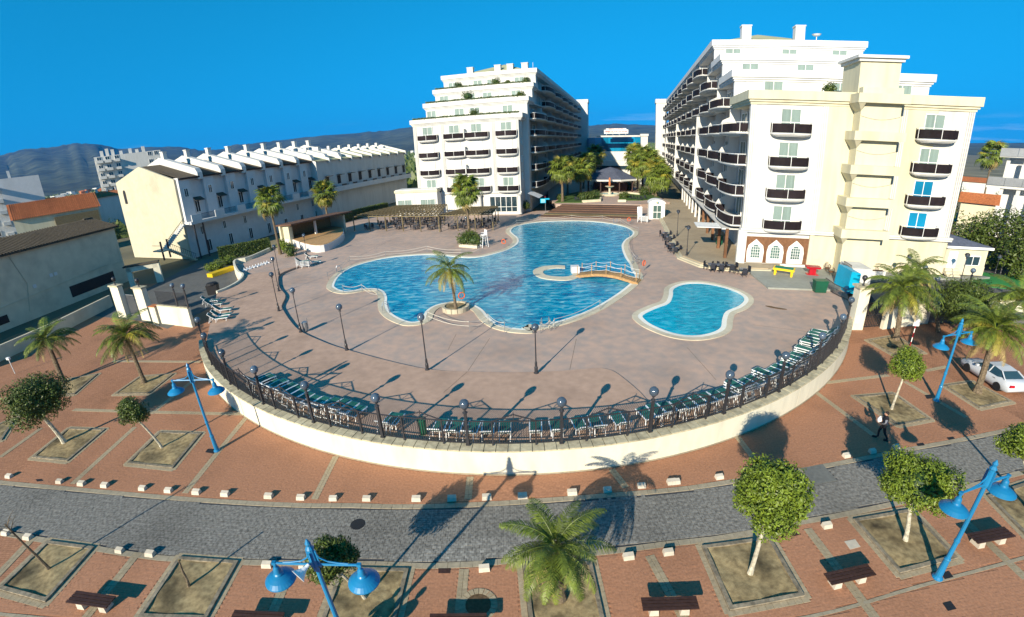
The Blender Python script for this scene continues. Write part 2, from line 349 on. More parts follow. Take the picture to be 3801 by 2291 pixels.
slab_row(fkv, -.3, 0.0, .5, 'kerb_slab', MT['kerb'], pave_f, .004)
# planting pits: quads (kerb outside corners) as marks; order round the loop
PITS = [GS('D', [(-10, 1358), (222, 1135), (438, 1163), (212, 1418)]), GS('D', [(640, 1490), (830, 1208), (1105, 1228), (955, 1500)]),
        GS('F', [(760, 1530), (822, 1366), (984, 1370), (945, 1530)]), GS('E', [(835, 1575), (798, 1240), (1118, 1232), (1190, 1560)]),
        GS('K', [(385, 1455), (255, 1158), (570, 1115), (730, 1390)]), GS('K', [(1170, 1285), (955, 1035), (1225, 988), (1440, 1215)]),
        GS('K', [(1760, 1115), (1575, 925), (1770, 860), (1990, 1060)]),
        GS('D', [(148, 748), (318, 612), (488, 617), (313, 765)]), GS('D', [(590, 775), (740, 628), (935, 635), (800, 797)]), GS('D', [(530, 455), (650, 372), (805, 360), (690, 452)]),
        GS('D', [(200, 465), (305, 385), (455, 360), (345, 455)]), GS('K', [(1165, 600), (962, 465), (1142, 450), (1315, 572)]), GS('K', [(1540, 520), (1375, 415), (1510, 395), (1690, 490)]),
        GS('K', [(1145, 275), (1020, 205), (1150, 182), (1285, 262)]), GS('F', [(-60, 1075), (-25, 1030), (40, 1005), (5, 1060)])]
def grow(q, d):
    c = q if area(q) > 0 else q[::-1]; n = len(c); out = []
    for i in range(n):
        a, b, e = c[i - 1], c[i], c[(i + 1) % n]
        u = Vector((b[0] - a[0], b[1] - a[1])).normalized(); v = Vector((e[0] - b[0], e[1] - b[1])).normalized()
        n1, n2 = Vector((u.y, -u.x)), Vector((v.y, -v.x)); k = (n1 + n2) / (1 + n1.dot(n2)); out.append((b[0] + k.x * d, b[1] + k.y * d))
    return out
PIT_NOTE = ['by the leaning bare sapling at the left', 'round the cut bare stump', 'behind the loudspeaker lamp', 'under the shaggy feather palm', 'under the white-trunked round tree in front', 'under the second round tree by the road',
            'at the right edge beyond the last bench', 'under the big dark round tree at the left', 'under the small round tree by the left lamp', 'under the drooping palm near the gate', 'under the left palm', 'beside the walking man',
            'beside the parked white car', 'by the signpost near the white gate', 'at the far left edge']
PAVN = [None]; paver_n = 0; rest = MB(); rest_f = MB()
def paver(x, y, rz, L, w, parent):
    global paver_n
    if paver_n < 290 and y < 16.5 and abs(x) < 19:
        if PAVN[0] is None: o = MB().box(0, 0, 0, 1, 1, .08).build('paver', MT['paver_pale'], parent); PAVN[0] = o.data
        else: o = link('paver', PAVN[0], parent)
        o.location = (x, y, -.033 + random.uniform(-.003, .002)); o.rotation_euler = (0, 0, rz); o.scale = (L - .012, w - .012, 1); paver_n += 1
    else: (rest if parent is pave_n else rest_f).box(x, y, -.034 + random.uniform(-.003, .002), L - .012, w - .012, .08, rz)
EXCL = []
def band(a, b, w, parent, step=.3):
    L = hypot(b[0] - a[0], b[1] - a[1]); n = max(1, round(L / step)); ang = atan2(b[1] - a[1], b[0] - a[0]); nx, ny = -sin(ang), cos(ang)
    for i in range(n):
        for s in ((-.25, .25) if w > .25 else (0,)):
            t = (i + .5) / n; paver(a[0] + (b[0] - a[0]) * t + nx * s * w, a[1] + (b[1] - a[1]) * t + ny * s * w, ang, L / n, w / 2 if w > .25 else w, parent)
    EXCL.append([(a[0] + nx * w / 2, a[1] + ny * w / 2), (b[0] + nx * w / 2, b[1] + ny * w / 2), (b[0] - nx * w / 2, b[1] - ny * w / 2), (a[0] - nx * w / 2, a[1] - ny * w / 2)])
for i, q in enumerate(PITS):
    q = q if area(q) > 0 else q[::-1]; cx, cy = sum(p[0] for p in q) / 4, sum(p[1] for p in q) / 4
    t = thing('planting_pit', 'square sandy planting pit ' + PIT_NOTE[i], 'planting pit', (cx, cy, 0), 0, 'planting pits for the street trees')
    L0 = [(x - cx, y - cy) for x, y in q]; inn = grow(L0, -.16)
    for k in range(4):
        a, b, ia, ib = L0[k], L0[(k + 1) % 4], inn[k], inn[(k + 1) % 4]
        m_ = MB(); m_.prism([a, b, ib, ia], -.1, .085 if cy < 17 else .07); m_.build('kerb_beam', MT['kerb_wood'], t)
    # uneven soil
    N = 12; sv = []; sf = []
    for a in range(N + 1):
        for b in range(N + 1):
            u, v = a / N, b / N
            x = (1 - u) * ((1 - v) * inn[0][0] + v * inn[3][0]) + u * ((1 - v) * inn[1][0] + v * inn[2][0]); y = (1 - u) * ((1 - v) * inn[0][1] + v * inn[3][1]) + u * ((1 - v) * inn[1][1] + v * inn[2][1])
            sv.append((x, y, 0.03 + .03 * sin(3.1 * u * 3 + i) * cos(4.2 * v * 2 + i) + random.uniform(-.01, .012)))
    for a in range(N):
        for b in range(N): sf.append((a * (N + 1) + b, (a + 1) * (N + 1) + b, (a + 1) * (N + 1) + b + 1, a * (N + 1) + b + 1))
    m_ = MB(); m_.add(sv, sf); m_.build('soil', MT['sand'], t, smooth=True)
    par = pave_n if cy < 15 else pave_f; og = grow(q, .13)
    for k in range(4): band(og[k], og[(k + 1) % 4], .24, par)
    EXCL.append(grow(q, .2))
# cross bands of pale pavers
for a, b in [((640, 1185), (395, 1490)), ((150, 1120), (-120, 1400)), ((1350, 1262), (1250, 1490))]: band(G('D', a[0], a[1]), G('D', b[0], b[1]), .4, pave_n)
for a, b in [((527, 1262), (505, 1490)), ((1385, 1200), (1560, 1520)), ((1060 - 300, 1262), (790, 1580))][:2]: band(G('E', a[0], a[1]), G('E', b[0], b[1]), .4, pave_n)
for a, b in [((745, 1075), (1060, 1490)), ((1400, 965), (1760, 1310)), ((5, 1195), (110, 1490))][:2]: band(G('K', a[0], a[1]), G('K', b[0], b[1]), .4, pave_n)
for fr, a, b in [('D', (1140, 560), (855, 912)), ('D', (625, 605), (335, 868)), ('D', (340, 525), (1130, 545)), ('D', (1555, 740), (1455, 940)), ('E', (555, 835), (545, 940)), ('D', (0, 745), (190, 610)),
                 ('D', (520, 300), (930, 303)), ('D', (700, 545), (905, 380)), ('E', (1210, 800), (1275, 885)), ('K', (785, 445), (1060, 650)), ('K', (830, 400), (1120, 365)), ('K', (420, 650), (490, 742)), ('K', (1195, 395), (1480, 560)), ('K', (1290, 345), (1390, 325)), ('D', (680, 90), (890, 145))]:
    band(G(fr, *a), G(fr, *b), .36, pave_f)
# pale line along the outer edge of the near pavement
lw = spline(GS('K', [(1990, 1110), (1747, 1210), (1250, 1345), (720, 1490)]) + GS('F', [(1400, 1540), (900, 1560), (0, 1478), (-200, 1440)]), per=4)[::-1]
slab_row(lw, -.07, .07, .5, 'edging_slab', MT['kerb'], pave_n, .003)
# clay bricks and road setts: the nearest are single pieces, the others real geometry in one part each
def pip(P, poly):
    x, y = P[:, 0], P[:, 1]; r = np.zeros(len(P), bool); n = len(poly)
    for i in range(n):
        (x1, y1), (x2, y2) = poly[i], poly[(i + 1) % n]
        if y1 == y2: continue
        r ^= ((y1 > y) != (y2 > y)) & (x < (x2 - x1) * (y - y1) / (y2 - y1) + x1)
    return r
def blocks(name, P, rz, L, w, h, ztop, m, parent, singles=300, cull=9e9):
    d = np.hypot(P[:, 0], P[:, 1] - 0) + 0 * P[:, 0]; order = np.argsort(d); P = P[order]; rz = rz[order]
    me = MB().box(0, 0, 0, L, w, h).build(name, m, parent); 
    zt = ztop - h / 2 + RNG.uniform(-.004, .003, len(P)); tl = RNG.uniform(-.012, .012, (len(P), 2))
    for i in range(min(singles, len(P))):
        o = me if i == 0 else link(name, me.data, parent)
        o.location = (P[i, 0], P[i, 1], zt[i]); o.rotation_euler = (tl[i, 0], tl[i, 1], rz[i])
    P, rz, zt, tl = P[singles:], rz[singles:], zt[singles:], tl[singles:]
    if not len(P): return
    b = np.array([(-1, -1), (1, -1), (1, 1), (-1, 1)]) * (L / 2, w / 2); c, s = np.cos(rz)[:, None], np.sin(rz)[:, None]
    X = P[:, :1] + c * b[:, 0] - s * b[:, 1]; Y = P[:, 1:2] + s * b[:, 0] + c * b[:, 1]
    tilt = tl[:, :1] * b[:, 1] - tl[:, 1:] * b[:, 0]
    top = np.stack([X, Y, zt[:, None] + h / 2 + tilt], -1); lo = np.stack([X, Y, np.full_like(X, ztop - h)], -1)
    V = np.concatenate([lo, top], 1).reshape(-1, 3); F = np.array([(4, 5, 6, 7), (0, 1, 5, 4), (1, 2, 6, 5), (2, 3, 7, 6), (3, 0, 4, 7)])
    np_mesh(name, V, (F[None] + 8 * np.arange(len(P))[:, None, None]).reshape(-1, 4), m, parent, 'stuff')
def rows(x0, x1, y0, y1, L, w, jit=0.0):
    out = []
    for j, y in enumerate(np.arange(y0, y1, w)):
        xs = np.arange(x0 + (L / 2 if j % 2 else 0), x1, L); out.append(np.stack([xs, np.full_like(xs, y)], 1))
    P = np.concatenate(out); return P + RNG.uniform(-jit, jit, P.shape) if jit else P
def clear(P):
    ok = np.ones(len(P), bool)
    for e in EXCL: ok &= ~pip(P, e)
    return P[ok]
P = rows(-22, 24, 6.5, 17, .204, .104); P = P[P[:, 1] < np.array([yat(near_k, x) for x in P[:, 0]]) - .06]; P = clear(P)
lwf = lambda x: yat(sorted(lw), x)
P = P[np.abs(P[:, 1] - np.array([lwf(x) for x in P[:, 0]])) > .12]
blocks('brick', P, np.zeros(len(P)), .2, .1, .06, 0.0, MT['brick_red'], pave_n)
P = rows(-30, 31, 15, 30, .204, .104); P = P[P[:, 1] > np.array([yat(far_k, x) for x in P[:, 0]]) + .06]; P = P[np.hypot(P[:, 0] - CCX, P[:, 1] - CCY) > CR + .1]; P = clear(P)
blocks('brick', P, np.zeros(len(P)), .2, .1, .06, 0.0, MT['brick_red'], pave_f)
P = rows(-31, 33, 11, 24, .2, .135, .006); ya = np.array([yat(near_k, x) for x in P[:, 0]]); yb = np.array([yat(far_k, x) for x in P[:, 0]]); P = P[(P[:, 1] > ya + .37) & (P[:, 1] < yb - .37)]
hatch = GS('K', [(705, 795), (815, 775), (890, 855), (775, 875)]); P = P[~pip(P, hatch)]
blocks('sett', P, RNG.uniform(-.03, .03, len(P)), .188, .122, .08, .0, MT['sett'], road)
if rest.v: rest.build('paver', MT['paver_pale'], pave_n, kind='stuff')
if rest_f.v: rest_f.build('paver', MT['paver_pale'], pave_f, kind='stuff')
# ================================================================== round terrace wall and its coping
wall_t = thing('terrace_wall', 'long curved cream retaining wall round the pool terrace', 'wall', (CCX, CCY, 0))
aw = lambda r, a0, a1, n: [(x - CCX, y - CCY) for x, y in arc(r, a0, a1, n)]
WT = 1.42
for a0, a1 in ((A_L, -124.2), (-124.1, -62), (-61.95, A_R)):
    MB().ribbon(aw(CR, a0, a1, 60), aw(CR - .5, a0, a1, 60), -.2, WT).build('wall_panel', MT['wall_cream'], wall_t)
MB().ribbon(aw(CR + .04, A_L, A_R, 150), aw(CR, A_L, A_R, 150), -.2, .05).build('footing', MT['kerb'], wall_t)
for k in range(110):                                    # coping stones
    a0 = A_L + k; m_ = MB().ribbon(aw(CR + .03, a0 + .03, a0 + .97, 2), aw(CR - .56, a0 + .03, a0 + .97, 2), WT, WT + .085 + .004 * (k % 2)); m_.build('coping_stone', MT['coping'], wall_t)
# ================================================================== pool terrace floor
lk = GS('1', [(1990, 1470), (2090, 1430), (2190, 1370), (2230, 1310), (2180, 1285), (2150, 1180)], 1)
DECK = arc(CR - .5, A_R, A_L, 80) + lk + [(-40.7, 64.1), (-39.9, 73.2), (-42, 92), (-33, 106), (8, 98), (30, 100), (40, 90), (40, 45.5), (35, 43), (34.3, 39.6), (29.6, 33)]
deck = MB().sheet(DECK, 1.0).build('pool_terrace', MT['deck'], kind='structure')
sk = MB().ribbon(DECK, offset(DECK, .02), -.1, .999, True); sk.build('terrace_edge', MT['plaster_grey'], deck)
step_line = GS('2', [(520, 720), (350, 790), (330, 860), (345, 920), (395, 990), (360, 1080), (380, 1130), (440, 1220), (530, 1310), (700, 1390), (930, 1470)], 1.1) + GS('7', [(0, 285), (470, 320), (1090, 325), (1480, 300), (1640, 288), (1740, 300), (1830, 340), (2020, 495), (2110, 590), (2300, 740)], 1.05)
step_line = spline(step_line, per=4)
def zo(x): return 1.07 + max(0.0, -x - 4) * .0075
strip = step_line + arc(CR - .55, -76.5, A_L, 60) + [lk[0], lk[1], lk[2], lk[3], (-34.0, 56.5)]
import bmesh
bm = bmesh.new(); vs = [bm.verts.new((x, y, 0)) for x, y in strip]; f_ = bm.faces.new(vs); bmesh.ops.triangulate(bm, faces=[f_])
for v in bm.verts: v.co.z = zo(v.co.x)
bm.normal_update()
if sum(f.normal.z for f in bm.faces) < 0: bmesh.ops.reverse_faces(bm, faces=bm.faces)
n0 = len(step_line); low = [bm.verts.new((x, y, .97)) for x, y in step_line]; bm.verts.ensure_lookup_table()
for i in range(n0 - 1): bm.faces.new((vs[i], vs[i + 1], low[i + 1], low[i]))
me = bpy.data.meshes.new('sunbathing_strip'); bm.to_mesh(me); bm.free(); me.materials.append(MT['deck_outer']); link('sunbathing_strip', me, None, 'structure')
# ================================================================== pools
big = spline(GS('2', [(838, 885), (865, 825), (920, 770), (1020, 715), (1160, 672), (1320, 637), (1500, 617), (1700, 607), (1830, 612), (1960, 628), (2100, 634), (2210, 622)], 1.02) +
             GS('3', [(100, 1335), (200, 1305), (270, 1268), (308, 1230), (300, 1190), (262, 1158), (238, 1128), (265, 1095), (340, 1072), (450, 1053), (600, 1041), (800, 1037), (950, 1041), (1100, 1055), (1220, 1076), (1300, 1100), (1350, 1135), (1340, 1170), (1285, 1205), (1252, 1255), (1258, 1310), (1285, 1375), (1325, 1435)], 1.02) +
             GS('F', [(1519, 650), (1528, 668), (1505, 692), (1470, 717), (1425, 743), (1370, 765), (1310, 781), (1255, 789)], 1.02) +
             GS('E', [(830, 152), (760, 148), (690, 130), (645, 100), (612, 62), (570, 38)], 1.02) +
             GS('2', [(2050, 1036), (1900, 1040), (1770, 1066), (1690, 1110), (1655, 1160), (1635, 1205), (1550, 1221), (1470, 1200), (1390, 1160), (1338, 1110), (1320, 1050), (1322, 1000), (1305, 955), (1275, 930), (1220, 916), (1130, 914), (1040, 931), (960, 940), (895, 929), (852, 908)], 1.02), True, 4)
small = spline(GS('F', [(1548, 758), (1580, 742), (1610, 730), (1619, 712), (1622, 695), (1650, 684), (1690, 683), (1740, 692), (1780, 708), (1791, 722), (1777, 737), (1747, 750), (1738, 768), (1733, 790), (1705, 803), (1665, 808), (1620, 802), (1575, 785), (1552, 770)], 1.02), True, 4)
def pool(name, label, loop, wm, w_in, w_out, cat='pool'):
    loop = loop if area(loop) > 0 else loop[::-1]; cx, cy = loop[0]
    t = thing(name, label, cat, (cx, cy, 1.0)); lc = [(x - cx, y - cy) for x, y in loop]
    MB().sheet(offset(lc, .03), .022).build('water_surface', wm, t)
    a, b = offset(lc, w_in), offset(lc, w_in + w_out)
    MB().ribbon(a, lc, -.02, .046, True).build('gutter_rim', MT['pool_white'], t)
    if w_out:
        # coping in single stones of about a metre
        acc = 0; i0 = 0; n = len(lc); singles = 0
        for i in range(1, n + 1):
            acc += hypot(b[i % n][0] - b[i - 1][0], b[i % n][1] - b[i - 1][1])
            if acc > .9 or i == n:
                idx = [k % n for k in range(i0, i + 1)]
                MB().ribbon([b[k] for k in idx], [a[k] for k in idx], -.02, .06 + .003 * (singles % 2)).build('coping_stone', MT['pool_stone'], t); i0 = i; acc = 0; singles += 1
    return t
pool('swimming_pool', 'large free-form blue swimming pool with a cream stone edge', big, MT['water'], .28, .62)
pool('childrens_pool', 'small peanut-shaped blue pool right of the large pool', small, MT['water_small'], .4, .5)
isl = [('F', [(1300, 668), (1286, 657), (1295, 646), (1320, 640), (1350, 641)]), ('F', [(1351, 648), (1328, 648), (1312, 652), (1308, 659), (1322, 666), (1350, 666), (1372, 662), (1388, 659)]), ('F', [(1400, 664), (1385, 672), (1345, 675)])]
o_ = GS('B', [(1030, 1275), (985, 1273), (930, 1278), (885, 1292), (877, 1308), (900, 1328), (950, 1340), (1030, 1345), (1085, 1335), (1110, 1318)], 1.05); i_ = GS('B', [(1030, 1287), (990, 1286), (950, 1291), (928, 1300), (925, 1310), (940, 1320), (975, 1326), (1025, 1328), (1060, 1322), (1070, 1308)], 1.05)
il = thing('pool_island', 'C-shaped pale stone island in the big pool by the footbridge', 'island', (o_[0][0], o_[0][1], 1.0))
so, si = [(x - o_[0][0], y - o_[0][1]) for x, y in spline(o_, per=4)], [(x - o_[0][0], y - o_[0][1]) for x, y in spline(i_, per=4)]
MB().ribbon(so, si, -.05, .09).build('stone_ring', MT['pool_stone'], il)
pc = G('B', 1078, 1305, 1.05); MB().box(pc[0] - o_[0][0], pc[1] - o_[0][1], .4, .9, .9, .75).build('pump_box', MT['plaster_cool'], il)
# ================================================================== hotel wings
SHARE = {}
def shared(key, maker):
    if key not in SHARE: SHARE[key] = maker()
    return SHARE[key]
def mesh_of(mb, m, smooth=False):
    o = mb.build('tmp', m, smooth=smooth); me = o.data; bpy.data.objects.remove(o); return me
def bow(w, d, n=10):                      # plan line of a bowed balcony, from left to right, y negative = outwards
    return [(-w / 2, 0)] + [(-w / 2 * cos(pi * i / n) * (1 if i in (0, n) else 1), -d * (.45 + .55 * sin(pi * i / n))) for i in range(n + 1)] + [(w / 2, 0)]
def balcony(parent, x, y, z, w, d, rz=0.0):
    def k():
        L = bow(w, d); ins = [(a * .96, b + .06 if 0 < i < len(L) - 1 else b) for i, (a, b) in enumerate(L)]
        s = MB(); s.prism([p for p in L], -.16, 0); s.prism([(a * .95, b * .92) for a, b in L], -.27, -.16); s.prism([(a * .86, b * .78) for a, b in L], -.38, -.27); s.prism([(a * .7, b * .55) for a, b in L], -.5, -.38)
        p = MB(); p.ribbon([(a, b - .03) for a, b in L[1:-1]], ins[1:-1], .07, .98); p.ribbon([L[0], L[1]], [(L[0][0] + .06, 0), (L[1][0] + .06, L[1][1])], .07, .98); p.ribbon([L[-2], L[-1]], [(L[-2][0] - .06, L[-2][1]), (L[-1][0] - .06, 0)], .07, .98)
        r = MB(); r.tube([(a, b, 1.12) for a, b in L], .04, 6)
        for i in range(1, len(L) - 1, 5): r.bar((L[i][0], L[i][1] - .04, 0), (L[i][0], L[i][1] - .04, 1.1), .05, .05)
        return mesh_of(s, MT['plaster']), mesh_of(p, MT['balcony_glass']), mesh_of(r, MT['white'])
    s, p, r = shared(('bal', w, d), k)
    b = link('balcony', s, parent, loc=(x, y, z), rot=(0, 0, rz)); link('glass_panel', p, b); link('handrail', r, b); return b
def window(parent, x, y, z, w, h, rz=0.0, m='curtain', name='window', n=2):
    def k():
        f = MB(); f.box(0, -.03, h / 2, .07, .1, h); 
        for sx in (-1, 1): f.box(sx * w / 2, -.03, h / 2, .09, .12, h)
        f.box(0, -.03, h, w + .09, .12, .09); f.box(0, -.03, 0, w + .09, .12, .08)
        g = MB()
        for i in range(n): a = -w / 2 + w * i / n + .05; b_ = -w / 2 + w * (i + 1) / n - .04; g.box((a + b_) / 2, -.012, h / 2, b_ - a, .03, h - .1)
        return mesh_of(f, MT['white']), mesh_of(g, MT[m])
    f, g = shared(('win', w, h, m, n), k)
    o = link(name, f, parent, loc=(x, y, z), rot=(0, 0, rz)); link('pane', g, o); return o
def cornice(parent, x0, x1, y0, y1, zt, h, m, over=.45):
    c = MB()
    c.box((x0 + x1) / 2, (y0 + y1) / 2, zt - h * .32, x1 - x0 + over * 2, y1 - y0 + over * 2, h * .64)
    c.box((x0 + x1) / 2, (y0 + y1) / 2, zt - h * .73, x1 - x0 + over * 1.2, y1 - y0 + over * 1.2, h * .17)
    c.box((x0 + x1) / 2, (y0 + y1) / 2, zt - h * .9, x1 - x0 + over * .5, y1 - y0 + over * .5, h * .18)
    return c.build('cornice', m, parent)
def bay_side(t, side, xw, y0, ny, per, zrow, rows_from, lit):
    # stepped rows of bowed balconies along a flank; side = -1 faces -x, +1 faces +x
    rz = pi / 2 if side > 0 else -pi / 2
    def part_():
        m_ = MB(); m_.add([(0, -.06, -1.2), (-1.75 * -side * -1, -.06, -1.2), (-1.75 * -side * -1, -.06, .25), (0, -.06, 1.3)], []); m_ = MB()
        pr = [(0, -1.2), (side * 1.25, -1.2), (side * 1.25, -.1), (side * .9, .5), (0, .9)]
        vs = [(x, yy, z) for yy in (-.1, .1) for x, z in pr]; n = 5
        m_.add(vs, [tuple(range(n)), tuple(range(2 * n - 1, n - 1, -1))] + [(i, n + i, n + (i + 1) % n, (i + 1) % n) for i in range(n)]); return mesh_of(m_, MT['plaster'])
    pm = shared(('part', side), part_); RD = 1.4; xi = xw - side * RD
    dm = shared(('div', side), lambda: mesh_of(MB().box(0, 0, 0, RD, .2, 3.1), MT['plaster']))
    for r, z in enumerate(zrow):
        ya = max(y0, rows_from[r]); yb = y0 + per * ny; MB().box((xw + xi) / 2, (ya + yb) / 2, z - .12, RD, yb - ya, .22).build('floor_slab', MT['plaster'], t)
    for r, z in enumerate(zrow):
        for k in range(ny):
            yc = y0 + per * (k + .5)
            if yc - per / 2 < rows_from[r] - .4: continue
            balcony(t, xw, yc, z, per - .35, 1.9, rz)
            if yc - per * 1.5 > rows_from[r] - .4 and k: link('partition', pm, t, loc=(xw, yc - per / 2 + .1, z + 1.2))
            if yc - per * 1.5 > rows_from[r] - .4 and k: link('divider', dm, t, loc=((xw + xi) / 2, yc - per / 2 + .1, z + 1.6))
            for q in (-.22, .22):
                window(t, xi + side * .03, yc + q * per, z + .1, 3.2, 2.4, rz, 'glass_green' if lit else 'curtain', 'balcony_door')
# ---- right wing
RZ = radians(-15.6)
hr = thing('hotel_building', 'tall white and cream hotel wing at the right with stepped top floors', 'hotel', (27.21, 50.24, 0), RZ)
Wd = 24.6
MB().box(Wd / 2 + .7, 5.06, 10.4, Wd - 1.42, 10.08, 19.0).build('wall', MT['plaster'], hr); MB().box(.71, .4, 10.4, 1.4, .75, 19.0).build('corner_return', MT['plaster'], hr)
MB().box(12.0, -.02, 12.5, 8.2, .06, 14.2).build('yellow_wall', MT['plaster_yellow'], hr)
MB().box(18.4, -.015, 12.5, 4.4, .05, 14.2).build('yellow_wall', MT['plaster_yellow'], hr)
MB().box(16.3, -.03, 3.5, 16.55, .08, 4.2).build('yellow_wall', MT['plaster_yellow'], hr)
MB().box(16.3, -.06, 1.7, 16.6, .1, 1.2).build('plinth', MT['plaster_grey'], hr)
for x in (.25, 8.15, 16.9, 24.25): 
    m_ = MB()
    for s in (-.22, 0, .22): m_.box(x + s, -.05, 12.5, .16, .14, 13.9)
    m_.build('pilaster', MT['plaster'], hr)
m_ = MB()
for z, o_ in ((5.55, .3), (5.3, .18)): m_.box(5.3, -o_ / 2, z, 11.2, .5 + o_, .22); m_.box(20.3, -o_ / 2, z, 9.0, .5 + o_, .22)
m_.build('string_course', MT['plaster'], hr)
cornice(hr, 0, Wd, 0, 10.0, 20.98, 1.5, MT['plaster_yellow'])
ends = [(10.1, 24.5, 25.0), (19.5, 28.05, 24.4), (27.8, 31.6, 23.8)]
ylen = 150.0
for i, (y, zt, xe) in enumerate(ends):
    y2 = ends[i + 1][0] if i < 2 else ylen
    MB().box(xe / 2 + .7, (y + y2) / 2, zt / 2 - .5, xe - 1.44, y2 - y - .02, zt - 1.0).build('wall', MT['plaster_cool'], hr); MB().box(.71, y + .4, zt - 2.6, 1.38, .75, 3.2).build('corner_return', MT['plaster_cool'], hr)
    cornice(hr, 0, xe, y, y2 - .1, zt, 1.45, MT['plaster_cool'])
for y, z, xs in ((10.1, 21.2, (5.0, 13.5, 21.5)), (19.5, 24.7, (4.0, 12.0)), (27.8, 28.2, (3.0, 12.0, 20.0))):
    for x in xs: window(hr, x, y - .02, z, 2.4, 2.1, 0, 'curtain')
for x, y in ((7.6, 19.3), (15.6, 19.3), (9.6, 10), (18.3, 10), (21, 10)):
    m_ = MB(); m_.box(x, y - 1.2, (24.75 if y > 15 else 21.2), .9, .9, .5); m_.lathe([(.25, 0), (.33, .2), (.3, .4), (.05, .5)], x, y - 1.2, (25.0 if y > 15 else 21.45)); m_.build('roof_vent', MT['plaster_grey'], hr)
for x in (5.3, 13.9): 
    m_ = MB(); m_.box(x, 29.5, 32.9, 1.5, 1.5, 2.6); m_.box(x, 29.5, 34.1, 1.7, 1.7, .2); m_.build('chimney', MT['plaster_cool'], hr)
m_ = MB(); m_.add([(1, 29, 31.65), (17.5, 29, 31.65), (17.5, 60, 31.65), (1, 60, 31.65), (9.2, 38, 34.5), (9.2, 50, 34.5)], [(0, 1, 4), (1, 2, 5, 4), (2, 3, 5), (3, 0, 4, 5)]); m_.build('roof', MT['roof_olive'], hr)
m_ = MB(); m_.lathe([(.05, 0), (.5, .12), (.75, .35)], 16.6, 29, 32.5); m_.bar((16.6, 29, 31.6), (16.6, 29, 32.5), .08, .08); m_.build('satellite_dish', MT['white'], hr)
for x in (4.45, 20.6):
    for z in (5.75, 9.3, 12.85, 16.45): balcony(hr, x, -.03, z, 4.4, 1.25); window(hr, x - (.05 if x < 10 else .3), -.05, z + .05, 2.15, 2.55, 0, 'curtain' if z > 12 or x < 10 else 'glass_blue', 'balcony_door')
# lift shaft with its slabs and cap
sh = MB().box(13.4, -.9, 11.3, 4.3, 1.8, 20.3).build('stair_shaft', MT['plaster_yellow'], hr)
for z in (5.9, 9.4, 12.9, 16.45, 20.3):
    m_ = MB(); m_.box(13.3, -1.25, z, 5.5, 2.7, .95); m_.add([(10.6, .05, z - .48), (10.6, -2.55, z - .48), (11.25, -1.8, z - 1.3), (11.25, .05, z - 1.3), (11.4, -2.55, z - .48), (11.4, .05, z - .48)], [(0, 1, 2, 3), (1, 4, 2), (4, 5, 3, 2), (5, 0, 3)]); m_.build('landing', MT['plaster_yellow'], sh)
for z in (3.1, 7.4, 11, 14.5): 
    m_ = MB()
    for q in range(5): m_.bar((15.62, -1.5 + q * .25, z), (15.62, -1.5 + q * .25, z + 1.7), .05, .05)
    m_.box(15.6, -1.0, z + .85, .03, 1.2, 2.0); m_.build('stair_grille', MT['dark'], sh)
for z in (7.8, 11.4, 14.9, 18.5):
    MB().tube([(11.3 + 4.2 * i / 8, -1.83, z - .35 * sin(pi * i / 8)) for i in range(9)], .02, 4).build('cable', MT['grey_metal'], sh)
MB().box(13.3, 1.4, 22.6, 4.3, 4.4, 3.6).build('tower_top', MT['plaster_yellow'], sh)
m_ = MB(); m_.box(13.3, 1.4, 24.3, 4.8, 4.9, .3); m_.box(13.3, 1.4, 24.62, 5.3, 5.4, .3); m_.add([(10.8, -1.2, 24.77), (15.8, -1.2, 24.77), (15.8, 4, 24.77), (10.8, 4, 24.77), (13.3, 1.4, 25.2)], [(0, 1, 4), (1, 2, 4), (2, 3, 4), (3, 0, 4)]); m_.build('tower_cornice', MT['plaster'], sh)
# ground floor front: brown surround with three white ogee windows
MB().box(4.2, -.05, 3.1, 7.5, .1, 3.1).build('wood_panel', MT['wood'], hr)
for x in (1.75, 4.1, 6.5):
    pr = [(-.95, 0), (.95, 0), (1.0, 1.3), (.85, 2.0), (0, 2.75), (-.85, 2.0), (-1.0, 1.3)]
    m_ = MB(); m_.add([(x + a, yy, 1.62 + b) for yy in (-.22, -.11) for a, b in pr], [tuple(range(7)), tuple(range(13, 6, -1))] + [(i, 7 + i, 7 + (i + 1) % 7, (i + 1) % 7) for i in range(7)])
    o_ = m_.build('arched_window', MT['white'], hr)
    ar = [(-.52, .55), (.52, .55)] + [(.52 * cos(pi * i / 8), 1.55 + .55 * sin(pi * i / 8)) for i in range(9)]
    m_ = MB(); m_.add([(x + a, -.235, 1.62 + b) for a, b in ar], [tuple(range(len(ar)))]); m_.build('pane', MT['glass_green'], o_)
    m_ = MB()
    for q in (-.26, 0, .26): m_.box(x + q, -.25, 1.62 + 1.2, .04, .03, 1.5)
    for q in (.85, 1.2, 1.55, 1.85): m_.box(x, -.25, 1.62 + q, 1.0, .03, .04)
    m_.build('glazing_bars', MT['white'], o_)
MB().box(.05, -.1, 3.2, 1.0, .5, 4.4).build('corner_column', MT['plaster'], hr)
MB().box(8.2, -.1, 3.2, .5, .4, 4.4).build('corner_column', MT['plaster_grey'], hr)
